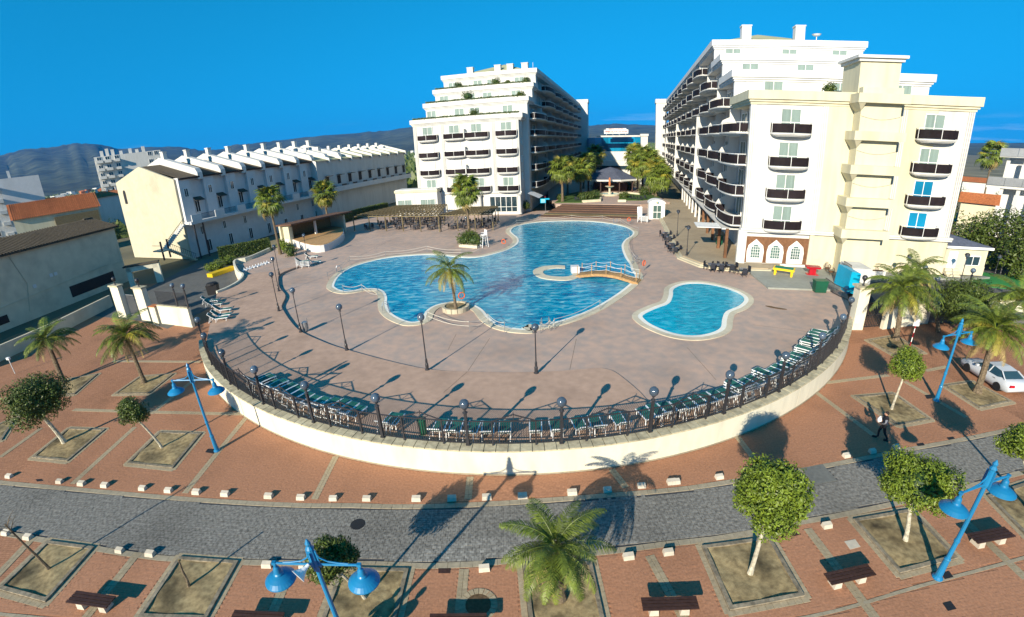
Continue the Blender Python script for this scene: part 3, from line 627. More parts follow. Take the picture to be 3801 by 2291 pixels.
# annex with slate roof
an = MB().box(27.2, 3.0, 2.9, 5.1, 6.0, 3.2).build('annex', MT['plaster_yellow'], hr)
MB().box(27.2, 2.97, 1.85, 5.16, 6.06, 1.1).build('annex_plinth', MT['plaster_grey'], an)
m_ = MB(); m_.box(27.3, 2.9, 4.6, 5.6, 6.6, .28); m_.build('eaves', MT['white'], an)
m_ = MB(); m_.add([(24.6, -.35, 4.75), (30.1, -.35, 4.75), (30.1, 6.2, 4.75), (24.6, 6.2, 4.75), (24.6, 1.5, 6.0), (24.6, 4.5, 6.0)], [(0, 1, 4), (1, 2, 5, 4), (2, 3, 5), (0, 4, 5, 3)]); m_.build('annex_roof', MT['roof_slate'], an)
m_ = MB(); m_.box(25.6, -.05, 2.9, 1.05, .1, 2.3); m_.build('door', MT['white'], an); window(an, 28.1, -.03, 2.5, 1.7, 1.1, 0, 'glass')
m_ = MB()
for i in range(3): m_.box(25.6, -.3 - .3 * i, 1.35 + .2 * (2 - i), 1.6, .32, .22 + .2 * (2 - i))
m_.build('door_step', MT['plaster_grey'], an)
# flank facing the garden
bay_side(hr, -1, -.05, .8, 13, 11.3, (5.75, 9.3, 12.85, 16.45, 20.0, 23.5, 27.0), (0, 0, 0, 0, 10.3, 19.7, 28.0), True)
for y in (34.9, 80, 125):
    m_ = MB(); m_.add([(-.0, y, 4.8), (-2.0, y, 4.8), (-1.7, y, 19.6), (0, y, 19.6), (0, y + .35, 4.8), (-2.0, y + .35, 4.8), (-1.7, y + .35, 19.6), (0, y + .35, 19.6)], [(0, 1, 2, 3), (7, 6, 5, 4), (1, 5, 6, 2), (3, 2, 6, 7)]); m_.build('fin_wall', MT['plaster'], hr)
for i in range(12): MB().box(-1.35, 2 + 5.2 * i, 3.0, .35, .35, 4.2).build('arcade_post', MT['wood'] if i < 5 else MT['plaster'], hr)
MB().box(-.7, 75, 5.05, 2.6, 146, .16).build('arcade_roof', MT['plaster'], hr)
MB().box(-3.2, 4.5, 5.0, 3.4, 3.4, .08).build('canopy', MT['white'], hr)
m_ = MB(); m_.box(-2.2, 153, 16.0, 4.4, 6, 32); m_.box(-2.2, 153, 31.2, 5.0, 6.6, 1.6); m_.build('end_tower', MT['plaster'], hr)
# ---- left wing
hl = thing('hotel_building', 'white hotel wing in the middle with four stepped planted terraces', 'hotel', (2.887, 94.4, 0), radians(-14))
MB().box(-11.25, 2.0, 10.4, 22.5, 3.98, 19.2).build('wall', MT['plaster'], hl)
cornice(hl, -22.5, .5, 0, 4.0, 21.2, 1.35, MT['plaster'])
endsL = [(4.0, 24.7, -21.0), (10.0, 28.1, -21.0), (14.8, 31.7, -20.6)]
for i, (y, zt, xe) in enumerate(endsL):
    y2 = endsL[i + 1][0] if i < 2 else 118.0
    MB().box((xe - .3) / 2, (y + y2) / 2, zt / 2 - .5, -.3 - xe, y2 - y - .02, zt - 1.0).build('wall', MT['plaster'], hl); MB().box(.4, y + .95, (zt / 2 - .5) if i == 0 else zt - 2.6, 1.4, 1.9, (zt - 1.0) if i == 0 else 3.2).build('corner_return', MT['plaster'], hl)
    cornice(hl, xe, 1.1, y, y2 - .1, zt, 1.45, MT['plaster'])
for x in (-22.1, -16.0, -5.2, -.25):
    m_ = MB()
    for s in (-.22, 0, .22): m_.box(x + s, -.05, 12.6, .16, .14, 14.3)
    m_.build('pilaster', MT['plaster'], hl)
for zi, z in enumerate((5.95, 9.65, 13.3, 16.85)):
    for x, w in ((-19.2, 4.4), (-13.35, 4.6), (-8.6, 5.0), (-2.45, 4.35)):
        balcony(hl, x, -.03, z, w, 1.2); window(hl, x - .05, -.05, z + .05, 2.2, 2.65, 0, 'curtain' if zi in (0, 3) else 'white', 'balcony_door')
    MB().box(-11.05, -.55, z + .9, .2, 1.1, 1.8).build('partition', MT['plaster'], hl)
MB().box(-11, -.06, 5.6, 22.4, .3, .3).build('string_course', MT['plaster'], hl)
for y, z, xs in ((4, 21.4, (-19.7, -13.4, -10.0, -3.0)), (10, 24.9, (-18.9, -12.7, -8.8, -2.4)), (14.8, 28.3, (-18.4, -12.3, -9.0, -2.6))):
    for x in xs: window(hl, x, y - .02, z + .2, 2.1, 1.5, 0, 'curtain')
for x in (-7.8, -14.4, -4.9, -1.5):
    m_ = MB(); m_.box(x, 16.5, 32.4, 1.4, 1.2, 1.7); m_.box(x, 16.5, 33.2, 1.6, 1.4, .15); m_.build('chimney', MT['plaster'], hl)
m_ = MB(); m_.add([(-15.5, 15.5, 31.75), (-1.5, 15.5, 31.75), (-1.5, 50, 31.75), (-15.5, 50, 31.75), (-7.3, 21, 34.0), (-7.3, 42, 34.0)], [(0, 1, 4), (1, 2, 5, 4), (2, 3, 5), (3, 0, 4, 5)]); m_.build('roof', MT['roof_olive'], hl)
MB().tube([(.4, 16, 31.5), (.4, 16, 33.2)], .04, 5).build('antenna', MT['grey_metal'], hl)
# cafe front
m_ = MB()
for i in range(6): m_.box(-6.6 + i * 1.15, -.1, 3.2, .1, .12, 3.1)
m_.box(-3.8, -.1, 4.75, 5.9, .12, .14); m_.box(-3.8, -.1, 2.6, 5.9, .08, .08); o_ = m_.build('cafe_window', MT['white'], hl); MB().box(-3.8, -.05, 3.2, 5.8, .05, 3.1).build('pane', MT['glass'], o_)
for x in (-8.6, -.25): m_ = MB(); m_.lathe([(.5, 0), (.42, .3), (.36, 3.6), (.55, 4.0)], x, -.6, 1.2, 10); m_.build('column', MT['plaster'], hl, smooth=False)
# low annex at its left
MB().box(-22.0, -.9, 4.1, 9.6, 3.2, 5.8).build('annex', MT['plaster'], hl); MB().box(-22.0, -.9, 6.6, 9.9, 3.5, .5).build('cornice', MT['plaster_yellow'], hl)
for x in (-24.7, -19.4): window(hl, x, -2.53, 2.9, 3.3, 1.95, 0, 'curtain', n=3)
MB().add([(-1 + 2.2, .5, 5.2), (3.6, .5, 4.2), (3.6, 5.5, 4.2), (1.2, 5.5, 5.2)], [(0, 1, 2, 3)]).build('awning', MT['plaster_cool'], hl)
bay_side(hl, 1, 1.2, 6.0, 7, 15.6, (5.95, 9.65, 13.3, 16.85, 20.3, 23.8, 27.4), (0, 0, 0, 0, 5, 11, 16), False)
for z in (8, 11.5, 15, 18.5): window(hl, .02, 2.2, z, .9, 1.3, pi / 2, 'glass')
m_ = MB(); m_.box(2.2, 121, 16.3, 6.0, 6, 32.6); m_.box(2.2, 121, 32.2, 6.6, 6.6, 1.4); m_.build('end_tower', MT['plaster_cool'], hl)
# terrace planting on the left wing (things of their own)
def loc_w(o, x, y, z):
    c, s = cos(o.rotation_euler.z), sin(o.rotation_euler.z); return (o.location.x + c * x - s * y, o.location.y + s * x + c * y, z)
# ================================================================== terraced houses, old building and the town behind
AZ = radians(20); HX, HY = -58.47, 76.17
th = thing('terraced_houses', 'long row of cream terraced houses with dark tiled roofs and chimneys', 'houses', (HX, HY, 0), pi / 2 - AZ)
# local frame: x runs along the row (away), y to the left (into the houses)
U, NU = 5.15, 9
for k in range(NU):
    x0 = U * k; x1 = x0 + U
    MB().box((x0 + x1) / 2, 10.0, 7.35, U - .01, 20.0 - (.0), 14.7).build('wall', MT['plaster_grey'] if False else MT['plaster_cool'], th)
    MB().box(x0 + 1.15, -.35, 10.6, 2.3, .72, 8.2).build('bay_front', MT['plaster_cool'], th)
    rf = MB(); rf.add([(x0 + .05, -.9, 14.55), (x1 - 1.1, -.9, 14.55), (x1 - 1.1, 10.5, 17.5), (x0 + .05, 10.5, 17.5), (x0 + .05, 20.5, 15.2), (x1 - 1.1, 20.5, 15.2), (x0 + .05, -.9, 14.3), (x1 - 1.1, -.9, 14.3)], [(0, 1, 2, 3), (3, 2, 5, 4), (6, 7, 1, 0)]); rf = rf.build('roof', MT['tile_dark'], th)
    tl = MB()
    for r in range(14):
        xx = x0 + .3 + r * .28; tl.bar((xx, -.95, 14.6), (xx, 10.5, 17.56), .16, .1)
    tl.build('tile', MT['tile_dark'], rf, kind='stuff')
    MB().box(x0 + 2.3, -.92, 14.45, 4.2, .12, .25).build('eaves', MT['wood_dark'], rf)
    pw = MB(); pw.add([(x1 - 1.1, yy, zz) if s == 0 else (x1 - .02, yy, zz) for s in (0, 1) for yy, zz in ((-.95, 14.0), (-.95, 15.2), (-.4, 16.0), (10.5, 18.9), (20.4, 16.4), (20.4, 14.0))], [(0, 1, 2, 3, 4, 5), (11, 10, 9, 8, 7, 6), (1, 7, 8, 2), (2, 8, 9, 3), (3, 9, 10, 4), (0, 6, 7, 1)]); pw.build('party_wall', MT['plaster'], th)
    ch = MB(); ch.box(x0 + 4.55, 9.4, 18.6, .8, .9, 2.4); ch.box(x0 + 4.55, 9.4, 19.85, 1.0, 1.1, .2); ch.build('chimney', MT['plaster'], th)
    window(th, x0 + 1.15, -.73, 11.2, .8, 1.5, 0, 'glass'); window(th, x0 + 3.4, -.02, 8.1, 1.0, 2.1, 0, 'dark', 'doorway')
    aw_ = MB(); aw_.add([(x0 + 2.6, -.02, 10.9), (x0 + 4.4, -.02, 10.9), (x0 + 4.4, -1.3, 10.3), (x0 + 2.6, -1.3, 10.3), (x0 + 2.6, -.02, 10.82), (x0 + 4.4, -.02, 10.82), (x0 + 4.4, -1.3, 10.2), (x0 + 2.6, -1.3, 10.2)], [(0, 1, 2, 3), (7, 6, 5, 4), (2, 6, 7, 3), (0, 3, 7, 4), (1, 5, 6, 2)]); aw_.build('door_canopy', MT['tile_dark'], th)
    for q, (a, b) in enumerate(((x0 + .1, x0 + 2.2), (x0 + 2.3, x0 + 5.0))):
        if q: 
            m_ = MB(); [m_.bar((a + .2 * i, -2.3, 7.0), (a + .2 * i, -2.3, 7.85), .04, .04) for i in range(14)]; m_.bar((a, -2.3, 7.9), (b, -2.3, 7.9), .07, .07); m_.build('railing', MT['iron'], th)
        else: MB().box((a + b) / 2, -2.3, 7.35, b - a, .18, 1.3).build('parapet', MT['plaster_cool'], th)
    window(th, x0 + 3.3, -.02, 3.9, .7, 1.5, 0, 'glass'); window(th, x0 + 4.2, -.02, .5, .9, 2.2, 0, 'dark', 'doorway')
MB().box(U * NU / 2, -1.2, 6.55, U * NU + .4, 2.3, .5).build('walkway', MT['plaster_cool'], th)
gb = MB(); gb.add([(-.02, y, z) for y, z in ((-.02, 0), (-.02, 14.5), (10.5, 17.65), (20.2, 15.3), (20.2, 0))] + [(-.4, y, z) for y, z in ((-.02, 0), (-.02, 14.5), (10.5, 17.65), (20.2, 15.3), (20.2, 0))], [(0, 1, 2, 3, 4), (9, 8, 7, 6, 5), (1, 6, 7, 2), (2, 7, 8, 3), (0, 5, 6, 1), (3, 8, 9, 4)]); gb.build('gable_wall', MT['plaster_beige'], th)
m_ = MB(); ar = [(-.5, 0), (.5, 0)] + [(.5 * cos(pi * i / 8), 2.2 + .5 * sin(pi * i / 8)) for i in range(9)]
m_.add([(-.43, 17.8 + a, 11.0 + b) for a, b in ar], [tuple(range(len(ar)))[::-1]]); m_.build('arched_window', MT['dark'], th)
# outside stairs at the near end
st = thing('outside_stair', 'zigzag outside staircase with railings at the end of the terraced houses', 'staircase', (HX, HY, 0), pi / 2 - AZ)
m_ = MB()
for i in range(14): m_.box(-1.0 - .32 * i, -.8, 6.5 - .24 * i, .36, 1.3, .28)
m_.build('upper_flight', MT['plaster'], st)
m_ = MB()
for i in range(13): m_.box(-5.6 + .36 * i, -2.4, 3.1 - .24 * i, .4, 1.3, .26)
m_.build('lower_flight', MT['plaster_grey'], st)
MB().box(-6.4, -1.6, 3.2, 1.8, 3.0, .2).build('landing', MT['plaster_grey'], st)
m_ = MB()
for i in range(14): m_.bar((-1.0 - .32 * i, -1.5, 6.6 - .24 * i), (-1.0 - .32 * i, -1.5, 7.6 - .24 * i), .04, .04)
m_.bar((-1, -1.5, 7.65), (-5.2, -1.5, 4.5), .06, .06)
for i in range(13): m_.bar((-5.6 + .36 * i, -3.1, 3.2 - .24 * i), (-5.6 + .36 * i, -3.1, 4.2 - .24 * i), .04, .04)
m_.bar((-5.6, -3.1, 4.2), (-1.2, -3.1, 1.3), .06, .06); m_.bar((-7.3, -3.0, 4.2), (-7.3, -.2, 4.2), .06, .06)
m_.build('railing', MT['iron'], st)
for x, y in ((.3, -2.2), (2.2, -2.2), (-7.2, -2.9), (-5.2, -1.6)): MB().box(x, y, 3.3, .22, .22, 6.6 if x > 0 else 3.2).build('post', MT['iron'], st)
# second row further back
t2 = thing('terraced_houses', 'further row of cream terraced houses behind the stage beside the hotel', 'houses', (-44.6, 108.5, 0), pi / 2 - radians(20))
for k in range(9):
    x0 = 4.4 * k; MB().box(x0 + 2.2, 8, 7.2, 4.39, 16, 14.4).build('wall', MT['plaster'], t2)
    rf = MB(); rf.add([(x0 + .1, -.6, 14.4), (x0 + 4.0, -.6, 14.4), (x0 + 4.0, 8, 16.7), (x0 + .1, 8, 16.7), (x0 + .1, 16, 15), (x0 + 4.0, 16, 15)], [(0, 1, 2, 3), (3, 2, 5, 4)]); rf.build('roof', MT['roof_olive'], t2)
    pw = MB(); pw.add([(x0 + 4.0 + s * .38, yy, zz) for s in (0, 1) for yy, zz in ((-.8, 13.8), (-.8, 14.9), (8, 17.4), (16, 15.6), (16, 13.8))], [(0, 1, 2, 3, 4), (9, 8, 7, 6, 5), (1, 6, 7, 2), (2, 7, 8, 3), (0, 5, 6, 1)]); pw.build('party_wall', MT['plaster'], t2)
    MB().box(x0 + .8, 7.4, 17, .8, .8, 2.0).build('chimney', MT['plaster'], t2)
    MB().box(x0 + 3.3, -.03, 9.4, 1.2, .1, 2.0).build('doorway', MT['dark'], t2); MB().box(x0 + 3.3, -.7, 10.6, 1.7, 1.3, .12).build('door_canopy', MT['tile_dark'], t2)
    MB().box(x0 + 3.0, -1.75, 7.8, 1.7, .1, .9).build('railing', MT['iron'], t2)
MB().box(19.8, -1.0, 6.9, 39.6, 1.8, .5).build('walkway', MT['plaster_cool'], t2)
MB().box(19.8, -1.8, 7.5, 39.6, .14, .7).build('parapet', MT['plaster_cool'], t2)
MB().add([(-.02, y, z) for y, z in ((-.02, 0), (-.02, 14.4), (8, 16.7), (16, 15), (16, 0))], [(0, 1, 2, 3, 4)]).build('gable_wall', MT['plaster'], t2)
# old building at the far left
ob = thing('old_building', 'old grey rendered building with a dark tiled roof at the left edge', 'building', (-61.8, 63.2, 0), radians(-86))
# local x runs towards the viewer, local y into the building (to the left)
ob.rotation_euler.z = atan2(41.4 - 63.2, -62.9 + 61.8)
m_ = MB(); m_.box(22, -3.6, 4.3, 44, 7.2, 9.0); m_.build('wall', MT['plaster_grey'], ob)
rf = MB(); rf.add([(-.6, .5, 8.75), (44, .5, 8.75), (44, -4.4, 10.4), (.8, -4.4, 10.4), (-.6, .5, 8.6), (44, .5, 8.6), (-.6, -7.6, 9.4), (44, -7.6, 9.4)], [(3, 2, 1, 0), (0, 1, 5, 4), (6, 7, 2, 3), (0, 3, 6)]); rf = rf.build('roof', MT['tile_dark'], ob)
cv = MB()
for i in range(110): cv.tube([(-.3 + i * .4, .55, 8.83), (-.1 + i * .4, -4.4, 10.48)], .12, 5)
cv.build('tile', MT['tile_dark'], rf, kind='stuff')
m_ = MB(); m_.box(.5, -4.4, 10.5, 1.6, .5, .3); m_.build('ridge_tile', MT['tile_dark'], rf)
m_ = MB(); m_.tube([(3, .05, 3.5), (22, .05, 2.6)], .05, 5); m_.tube([(2.2, .05, 3.2), (.4, .05, 3.3), (.4, .05, 6)], .04, 5); m_.tube([(17, .06, 8.4), (16, .06, 4.5), (17, .06, 1)], .05, 5); m_.build('drain_pipe', MT['plaster_grey'], ob)
for x, z in ((12.5, 4.6), (11.8, 4.6), (15.2, 3.9)): MB().box(x, .03, z, .45, .06, .45).build('vent_grille', MT['plaster_cool'], ob)
MB().box(6.5, .02, 1.5, 8.0, .06, 1.6).build('garage_opening', MT['dark'], ob)
MB().box(21, .02, 1.2, 2.4, .06, 1.0).build('garage_opening', MT['dark'], ob)
# ---- gate house wall, gate pillars and low walls at the left
def wall_run(name, label, pts, th_, z0, z1, m, cat='wall', cap=None):
    t = thing(name, label, cat, (pts[0][0], pts[0][1], 0)); P_ = [(x - pts[0][0], y - pts[0][1]) for x, y in pts]
    a, b = offset(P_, th_ / 2, False), offset(P_, -th_ / 2, False)
    MB().ribbon(a, b, z0, z1).build('wall_body', m, t)
    if cap: MB().ribbon(offset(P_, th_ / 2 + .05, False), offset(P_, -th_ / 2 - .05, False), z1, z1 + .09).build('coping', MT[cap], t)
    return t
gl = GS('g', [(1520, 960), (1050, 900)], 0); wl = wall_run('garden_wall', 'white low wall with railing between left gate pillar and round terrace', [gl[0], gl[1]], .35, -.1, 2.1, MT['wall_cream'], cap='coping')
wall_run('boundary_wall', 'low pale wall along the left edge of the plaza', GS('D', [(-60, 345), (0, 300), (270, 175), (520, 45)], 0), .3, -.1, 1.5, MT['plaster_grey'])
for i, (b, top) in enumerate((((830, 850), (640, 350)), ((470, 800), (260, 315)))):
    p = G('g', *b, 0); t = thing('gate_pillar', 'white gate pillar with globe lamp, ' + ('right' if i == 0 else 'left') + ' one of the pair by the old building', 'pillar', (p[0], p[1], 0), radians(-16), 'left gate pillars')
    MB().box(0, 0, 1.9, 1.7, .6, 3.9).build('pillar_body', MT['wall_cream'], t); MB().box(0, 0, 3.9, 1.95, .85, .16).build('pillar_cap', MT['coping'], t)
    m_ = MB(); m_.lathe([(.16, 3.97), (.08, 4.1), (.06, 4.4), (.12, 4.5)], 0, 0, 0, 8); m_.build('lamp_stem', MT['iron'], t); MB().ball(0, 0, 4.72, .24).build('lamp_globe', MT['iron'], t, smooth=True)
p = G('g', 985, 895, 0); t = thing('gate_pillar', 'short white pillar with red tiled top and letter box plate', 'pillar', (p[0], p[1], 0), radians(-14))
MB().box(0, 0, .95, 1.0, .7, 2.0).build('pillar_body', MT['wall_cream'], t); MB().box(0, 0, 2.0, 1.1, .8, .1).build('pillar_cap', MT['terracotta'], t); MB().box(-.1, -.36, 1.2, .5, .04, .9).build('wall_plate', MT['plaster_cool'], t)
p = G('g', 620, 800, 0); t = thing('metal_gate', 'grey metal gate between the two white pillars at the left', 'gate', (p[0], p[1], 0), radians(-16))
for i in range(10): MB().box(-.9 + .2 * i, 0, 1.4, .05, .05, 2.6).build('gate_bar', MT['grey_metal'], t)
MB().box(0, 0, 2.7, 2.0, .06, .08).build('gate_frame', MT['grey_metal'], t); MB().box(0, 0, .2, 2.0, .06, .08).build('gate_frame', MT['grey_metal'], t)
p = G('g', 905, 300, 0); t = thing('gate_arch', 'cream arched gateway with tiled top in front of the old building', 'archway', (-55.3, 59.8, 0), radians(28)); t.scale = (.8, .8, .85)
m_ = MB(); m_.box(2.6, 0, 1.7, 1.2, .9, 3.5); m_.box(-2.4, 0, 1.7, .9, .9, 3.5); m_.box(0, 0, 3.2, 5.6, .9, .9); m_.build('arch_body', MT['wall_cream'], t); m_ = MB(); m_.box(0, 0, 3.75, 6.4, 1.4, .25); m_.build('tiled_top', MT['tile_dark'], t)
# curved white parapet at the left rim of the pool terrace, with the driveway behind
lkw = spline(GS('1', [(1990, 1470), (2090, 1430), (2190, 1370), (2228, 1310), (2180, 1275), (2150, 1180)], 1) + [(-40.9, 66.5), (-40.3, 72.5)], per=5)
wall_run('terrace_parapet', 'curved white parapet between driveway and left rim of the terrace', lkw, .28, 0, 1.55, MT['wall_cream'])
dv = MB().sheet([(-36.5, 40.5), (-34.9, 48.3), (-34.5, 52), (-42, 64), (-42, 76), (-55, 74), (-52, 46), (-43, 43.5)], .0); dv.build('driveway', MT['asphalt'], kind='structure')
kb = wall_run('yellow_kerb', 'low planter edged in yellow beside the driveway', GS('1', [(1920, 1300), (2140, 1225)], .1), 1.4, 0, .55, MT['yellow_paint'], 'planter')
# ---- things far behind
def block(name, label, cat, dist_pts, depth, m, wins=None, roof=None, floors=0, balc=None):
    """plain house: front wall from a to b (plan), ground to z"""
    a, b, z = dist_pts; L = hypot(b[0] - a[0], b[1] - a[1]); t = thing(name, label, cat, (a[0], a[1], 0), atan2(b[1] - a[1], b[0] - a[0]))
    MB().box(L / 2, depth / 2, z / 2, L, depth, z).build('wall', m, t)
    if roof:
        h, rm = roof; r = MB(); r.add([(-.4, -.5, z), (L + .4, -.5, z), (L + .4, depth + .5, z), (-.4, depth + .5, z), (-.4, depth / 2, z + h), (L + .4, depth / 2, z + h)], [(0, 1, 5, 4), (2, 3, 4, 5), (0, 4, 3), (1, 2, 5), (3, 2, 1, 0)]); r.build('roof', MT[rm], t)
    for f in range(floors):
        n = max(1, int(L / 3.5))
        for i in range(n): window(t, (i + .5) * L / n, -.03, .9 + f * z / floors, 1.2, 1.4, 0, 'glass')
    return t
ap = block('apartment_block', 'white apartment tower with stacked balconies behind the terraced houses', 'building', ((-161.5, 164, 0), (-143.0, 180.5, 0), 26.0), 14, MT['plaster'], floors=0)
L_ = hypot(18.5, 16.5)
for f in range(8):
    for i in (0, 1, 2): 
        MB().box(1.8 + i * 3.0 if i < 2 else 8.2, -.9, 2.2 + f * 3.1, 2.4 if i < 2 else 1.8, 1.8, 1.0).build('balcony', MT['plaster'], ap)
        window(ap, 1.8 + i * 3.0 if i < 2 else 8.2, -.03, 2.8 + f * 3.1, 1.6, 1.3, 0, 'glass')
    window(ap, 20.5, -.03, 2.6 + f * 3.1, 1.5, 1.5, 0, 'glass'); window(ap, 23, -.03, 2.6 + f * 3.1, 1.5, 1.5, 0, 'glass')
for x, z in ((3, 2.2), (5, 2.9), (7, 2.4), (10, 1.5), (13.5, 2.0), (16, 1.4), (18.5, 2.3)): MB().box(x, 3, 26 + z / 2, 1.2, 1.6, z).build('roof_hut', MT['plaster'], ap)
al = block('apartment_block', 'blue-shadowed white apartment block at the left edge below the hills', 'building', ((-127.0, 97.5, 0), (-121.6, 104.2, 0), 20.0), 12, MT['plaster_cool'])
al2 = MB().box(-7.5, 1.5, 9.6, 15, 3, 19.2).build('wing', MT['plaster'], al)
for f in range(6):
    MB().box(-.9, -.4, 3.5 + 2.8 * f, 1.5, 2.0, .9).build('balcony', MT['plaster'], al)
    for x in (-3.5, -7.5, -11.5): window(al, x, -.03, 3.4 + 2.8 * f, 1.2, 1.3, 0, 'glass')
for x in (-10, -8, -6, -3, 0, 2.5): MB().box(x, 3, 21, .6, .6, 1.8).build('chimney', MT['plaster'], al)
oh = block('house', 'yellow house with orange tiled roof behind the old building', 'house', ((-107, 82.5, 0), (-96.4, 95.7, 0), 10.5), 10, MT['plaster_yellow'], roof=(3.3, 'tile_orange'))
for i in range(44): MB().bar((i * .39, -.5, 10.52), (i * .39, 5.0, 13.85), .18, .12).build('tile', MT['tile_orange'], oh)
MB().box(12, -.6, 8.6, 9, 1.0, 2.4).build('corrugated_shed', MT['timber_grey'], oh)
for j, (a, b, z, lab) in enumerate((((-132, 99, 0), (-124, 109, 0), 12.2, 'low row of houses with orange roofs at the far left'), ((-118, 113, 0), (-110, 124, 0), 11.8, 'small pale house with orange roof left of the long gable wall'))):
    o_ = block('house', lab, 'house', (a, b, z), 8, MT['plaster'], roof=(1.6, 'tile_orange'))
    for i in range(4): MB().box(1.5 + 2.6 * i, 3.6, z + 1.7, .5, .5, 1.5).build('chimney', MT['plaster'], o_)
m_ = MB()
# distant town
rt = random.Random(3)
town = []
for i in range(230):
    a = rt.uniform(-.86, .80) if i < 120 else rt.uniform(-.9, -.6) if i < 175 else rt.uniform(.62, .86); d = rt.uniform(300, 2600); h = rt.uniform(4, 9); x, y = d * sin(a), d * cos(a); w = rt.uniform(8, 22)
    if -.15 < a < .5 and d < 600: continue
    t = MB().box(0, 0, h / 2, w, rt.uniform(7, 14), h); r = rt.random()
    o = t.build('far_house', MT['plaster'] if r < .7 else MT['plaster_yellow'] if r < .85 else MT['tile_orange'], None, loc=(x, y, 0), rot=(0, 0, rt.uniform(0, 3)))
    tag(o, f"{'small' if w < 15 else 'long'} {'white' if r < .7 else 'yellow' if r < .85 else 'orange'} far-off house {'on the left plain below the hills' if a < -.3 else 'on the plain at the right' if a > .5 else 'on the plain behind the hotels'}, {'nearer' if d < 1000 else 'far'} part of town", 'house', 'far-off houses of the town')
# ---- buildings between and beyond the two hotel wings
bg_ = thing('glass_building', 'wide blue glass-fronted building closing the courtyard', 'building', (36.0, 204, 0), radians(-13))
for i in range(8):
    for j in range(2): MB().box(1.5 + 2.8 * i, 0, 11.8 + 3.1 * j, 2.74, .3, 3.02).build('glass_panel', MT['glass_blue'], bg_)
MB().box(11, 3, 5, 24, 5, 10).build('wall', MT['plaster'], bg_); MB().box(14, -9, 16.85, 20, 3, .6).build('bridge_roof', MT['plaster'], bg_); MB().box(11, 4, 13, 23, 6, 6.5).build('core_wall', MT['glass_blue'], bg_)
wb = thing('courtyard_block', 'white stepped low building with planters below the blue glass', 'building', (36.0, 187, 0), radians(-13))
MB().box(8, 3, 4.4, 20, 6, 12.8).build('upper_wall', MT['plaster'], wb); MB().box(8, -2, 3.2, 20, 5, 8.6).build('lower_wall', MT['plaster'], wb); MB().box(8, -4.6, 4.8, 18, .3, 1.4).build('window_band', MT['glass'], wb)
bw = thing('bridge_pylon', 'cream pylon carrying the entrance bridge beside the right wing', 'pylon', (48.5, 163, 0), radians(-13)); m_ = MB(); m_.box(0, 0, 8.4, 2.3, 3, 16.8); m_.box(0, 0, 17.0, 2.8, 3.6, .7); m_.build('pylon_body', MT['plaster'], bw)
sg = thing('roof_sign', 'white rooftop sign with red hotel lettering above the glass building', 'sign', (40.9, 194.4, 17.4), radians(-13))
MB().box(4.9, 0, 1.3, 9.8, .25, 1.55).build('sign_board', MT['white'], sg); [MB().box(1 + 2.6 * i, .1, .35, .15, .15, .9).build('sign_leg', MT['plaster_cool'], sg) for i in range(4)]
MB().box(4.9, .05, 2.3, 8.2, .2, .6).build('top_strip', MT['white'], sg)
def lettering(txt, size, m, parent, loc, rot, ext=.02, align='CENTER'):
    cu = bpy.data.curves.new('lettering', 'FONT'); cu.body = txt; cu.size = size; cu.align_x = align; cu.extrude = ext; cu.offset = .032 * size; cu.materials.append(m)
    o = bpy.data.objects.new('lettering', cu); COL.objects.link(o); bpy.context.view_layer.update(); me = bpy.data.meshes.new_from_object(o.evaluated_get(bpy.context.evaluated_depsgraph_get())); bpy.data.objects.remove(o); o = link('lettering', me, parent); o.location = loc; o.rotation_euler = rot; return o
lettering('PEÑISCOLA PLAZA SUITES', .98, MT['red_paint'], sg, (4.9, -.14, .95), (pi / 2, 0, 0)).scale = (.78, 1, 1)
lettering('PEÑISCOLA PLAZA SUITES', .5, MT['red_paint'], sg, (4.9, -.07, 2.14), (pi / 2, 0, 0))
pv = thing('garden_pavilion', 'open pavilion with a broad slate-blue roof in the courtyard', 'pavilion', (27.2, 121.5, 0), radians(-13))
n = 8; m_ = MB(); m_.add([(7.2 * cos(2 * pi * (i + .5) / n), 5.5 * sin(2 * pi * (i + .5) / n), 5.6) for i in range(n)] + [(2.2 * cos(2 * pi * (i + .5) / n), 1.4 * sin(2 * pi * (i + .5) / n), 7.9) for i in range(n)] + [(0, 0, 8.5)], [(i, (i + 1) % n, n + (i + 1) % n, n + i) for i in range(n)] + [(n + i, n + (i + 1) % n, 2 * n) for i in range(n)]); m_.build('roof', MT['roof_slate'], pv)
MB().prism([(7.2 * cos(2 * pi * (i + .5) / n), 5.5 * sin(2 * pi * (i + .5) / n)) for i in range(n)], 5.15, 5.58).build('fascia', MT['plaster'], pv)
for i in range(n): MB().box(6.2 * cos(2 * pi * (i + .5) / n), 4.6 * sin(2 * pi * (i + .5) / n), 3.5, .25, .25, 3.4).build('post', MT['wood_dark'], pv)
MB().box(0, 2.0, 3.0, 9, .2, 2.6).build('bar_front', MT['wood_dark'], pv)
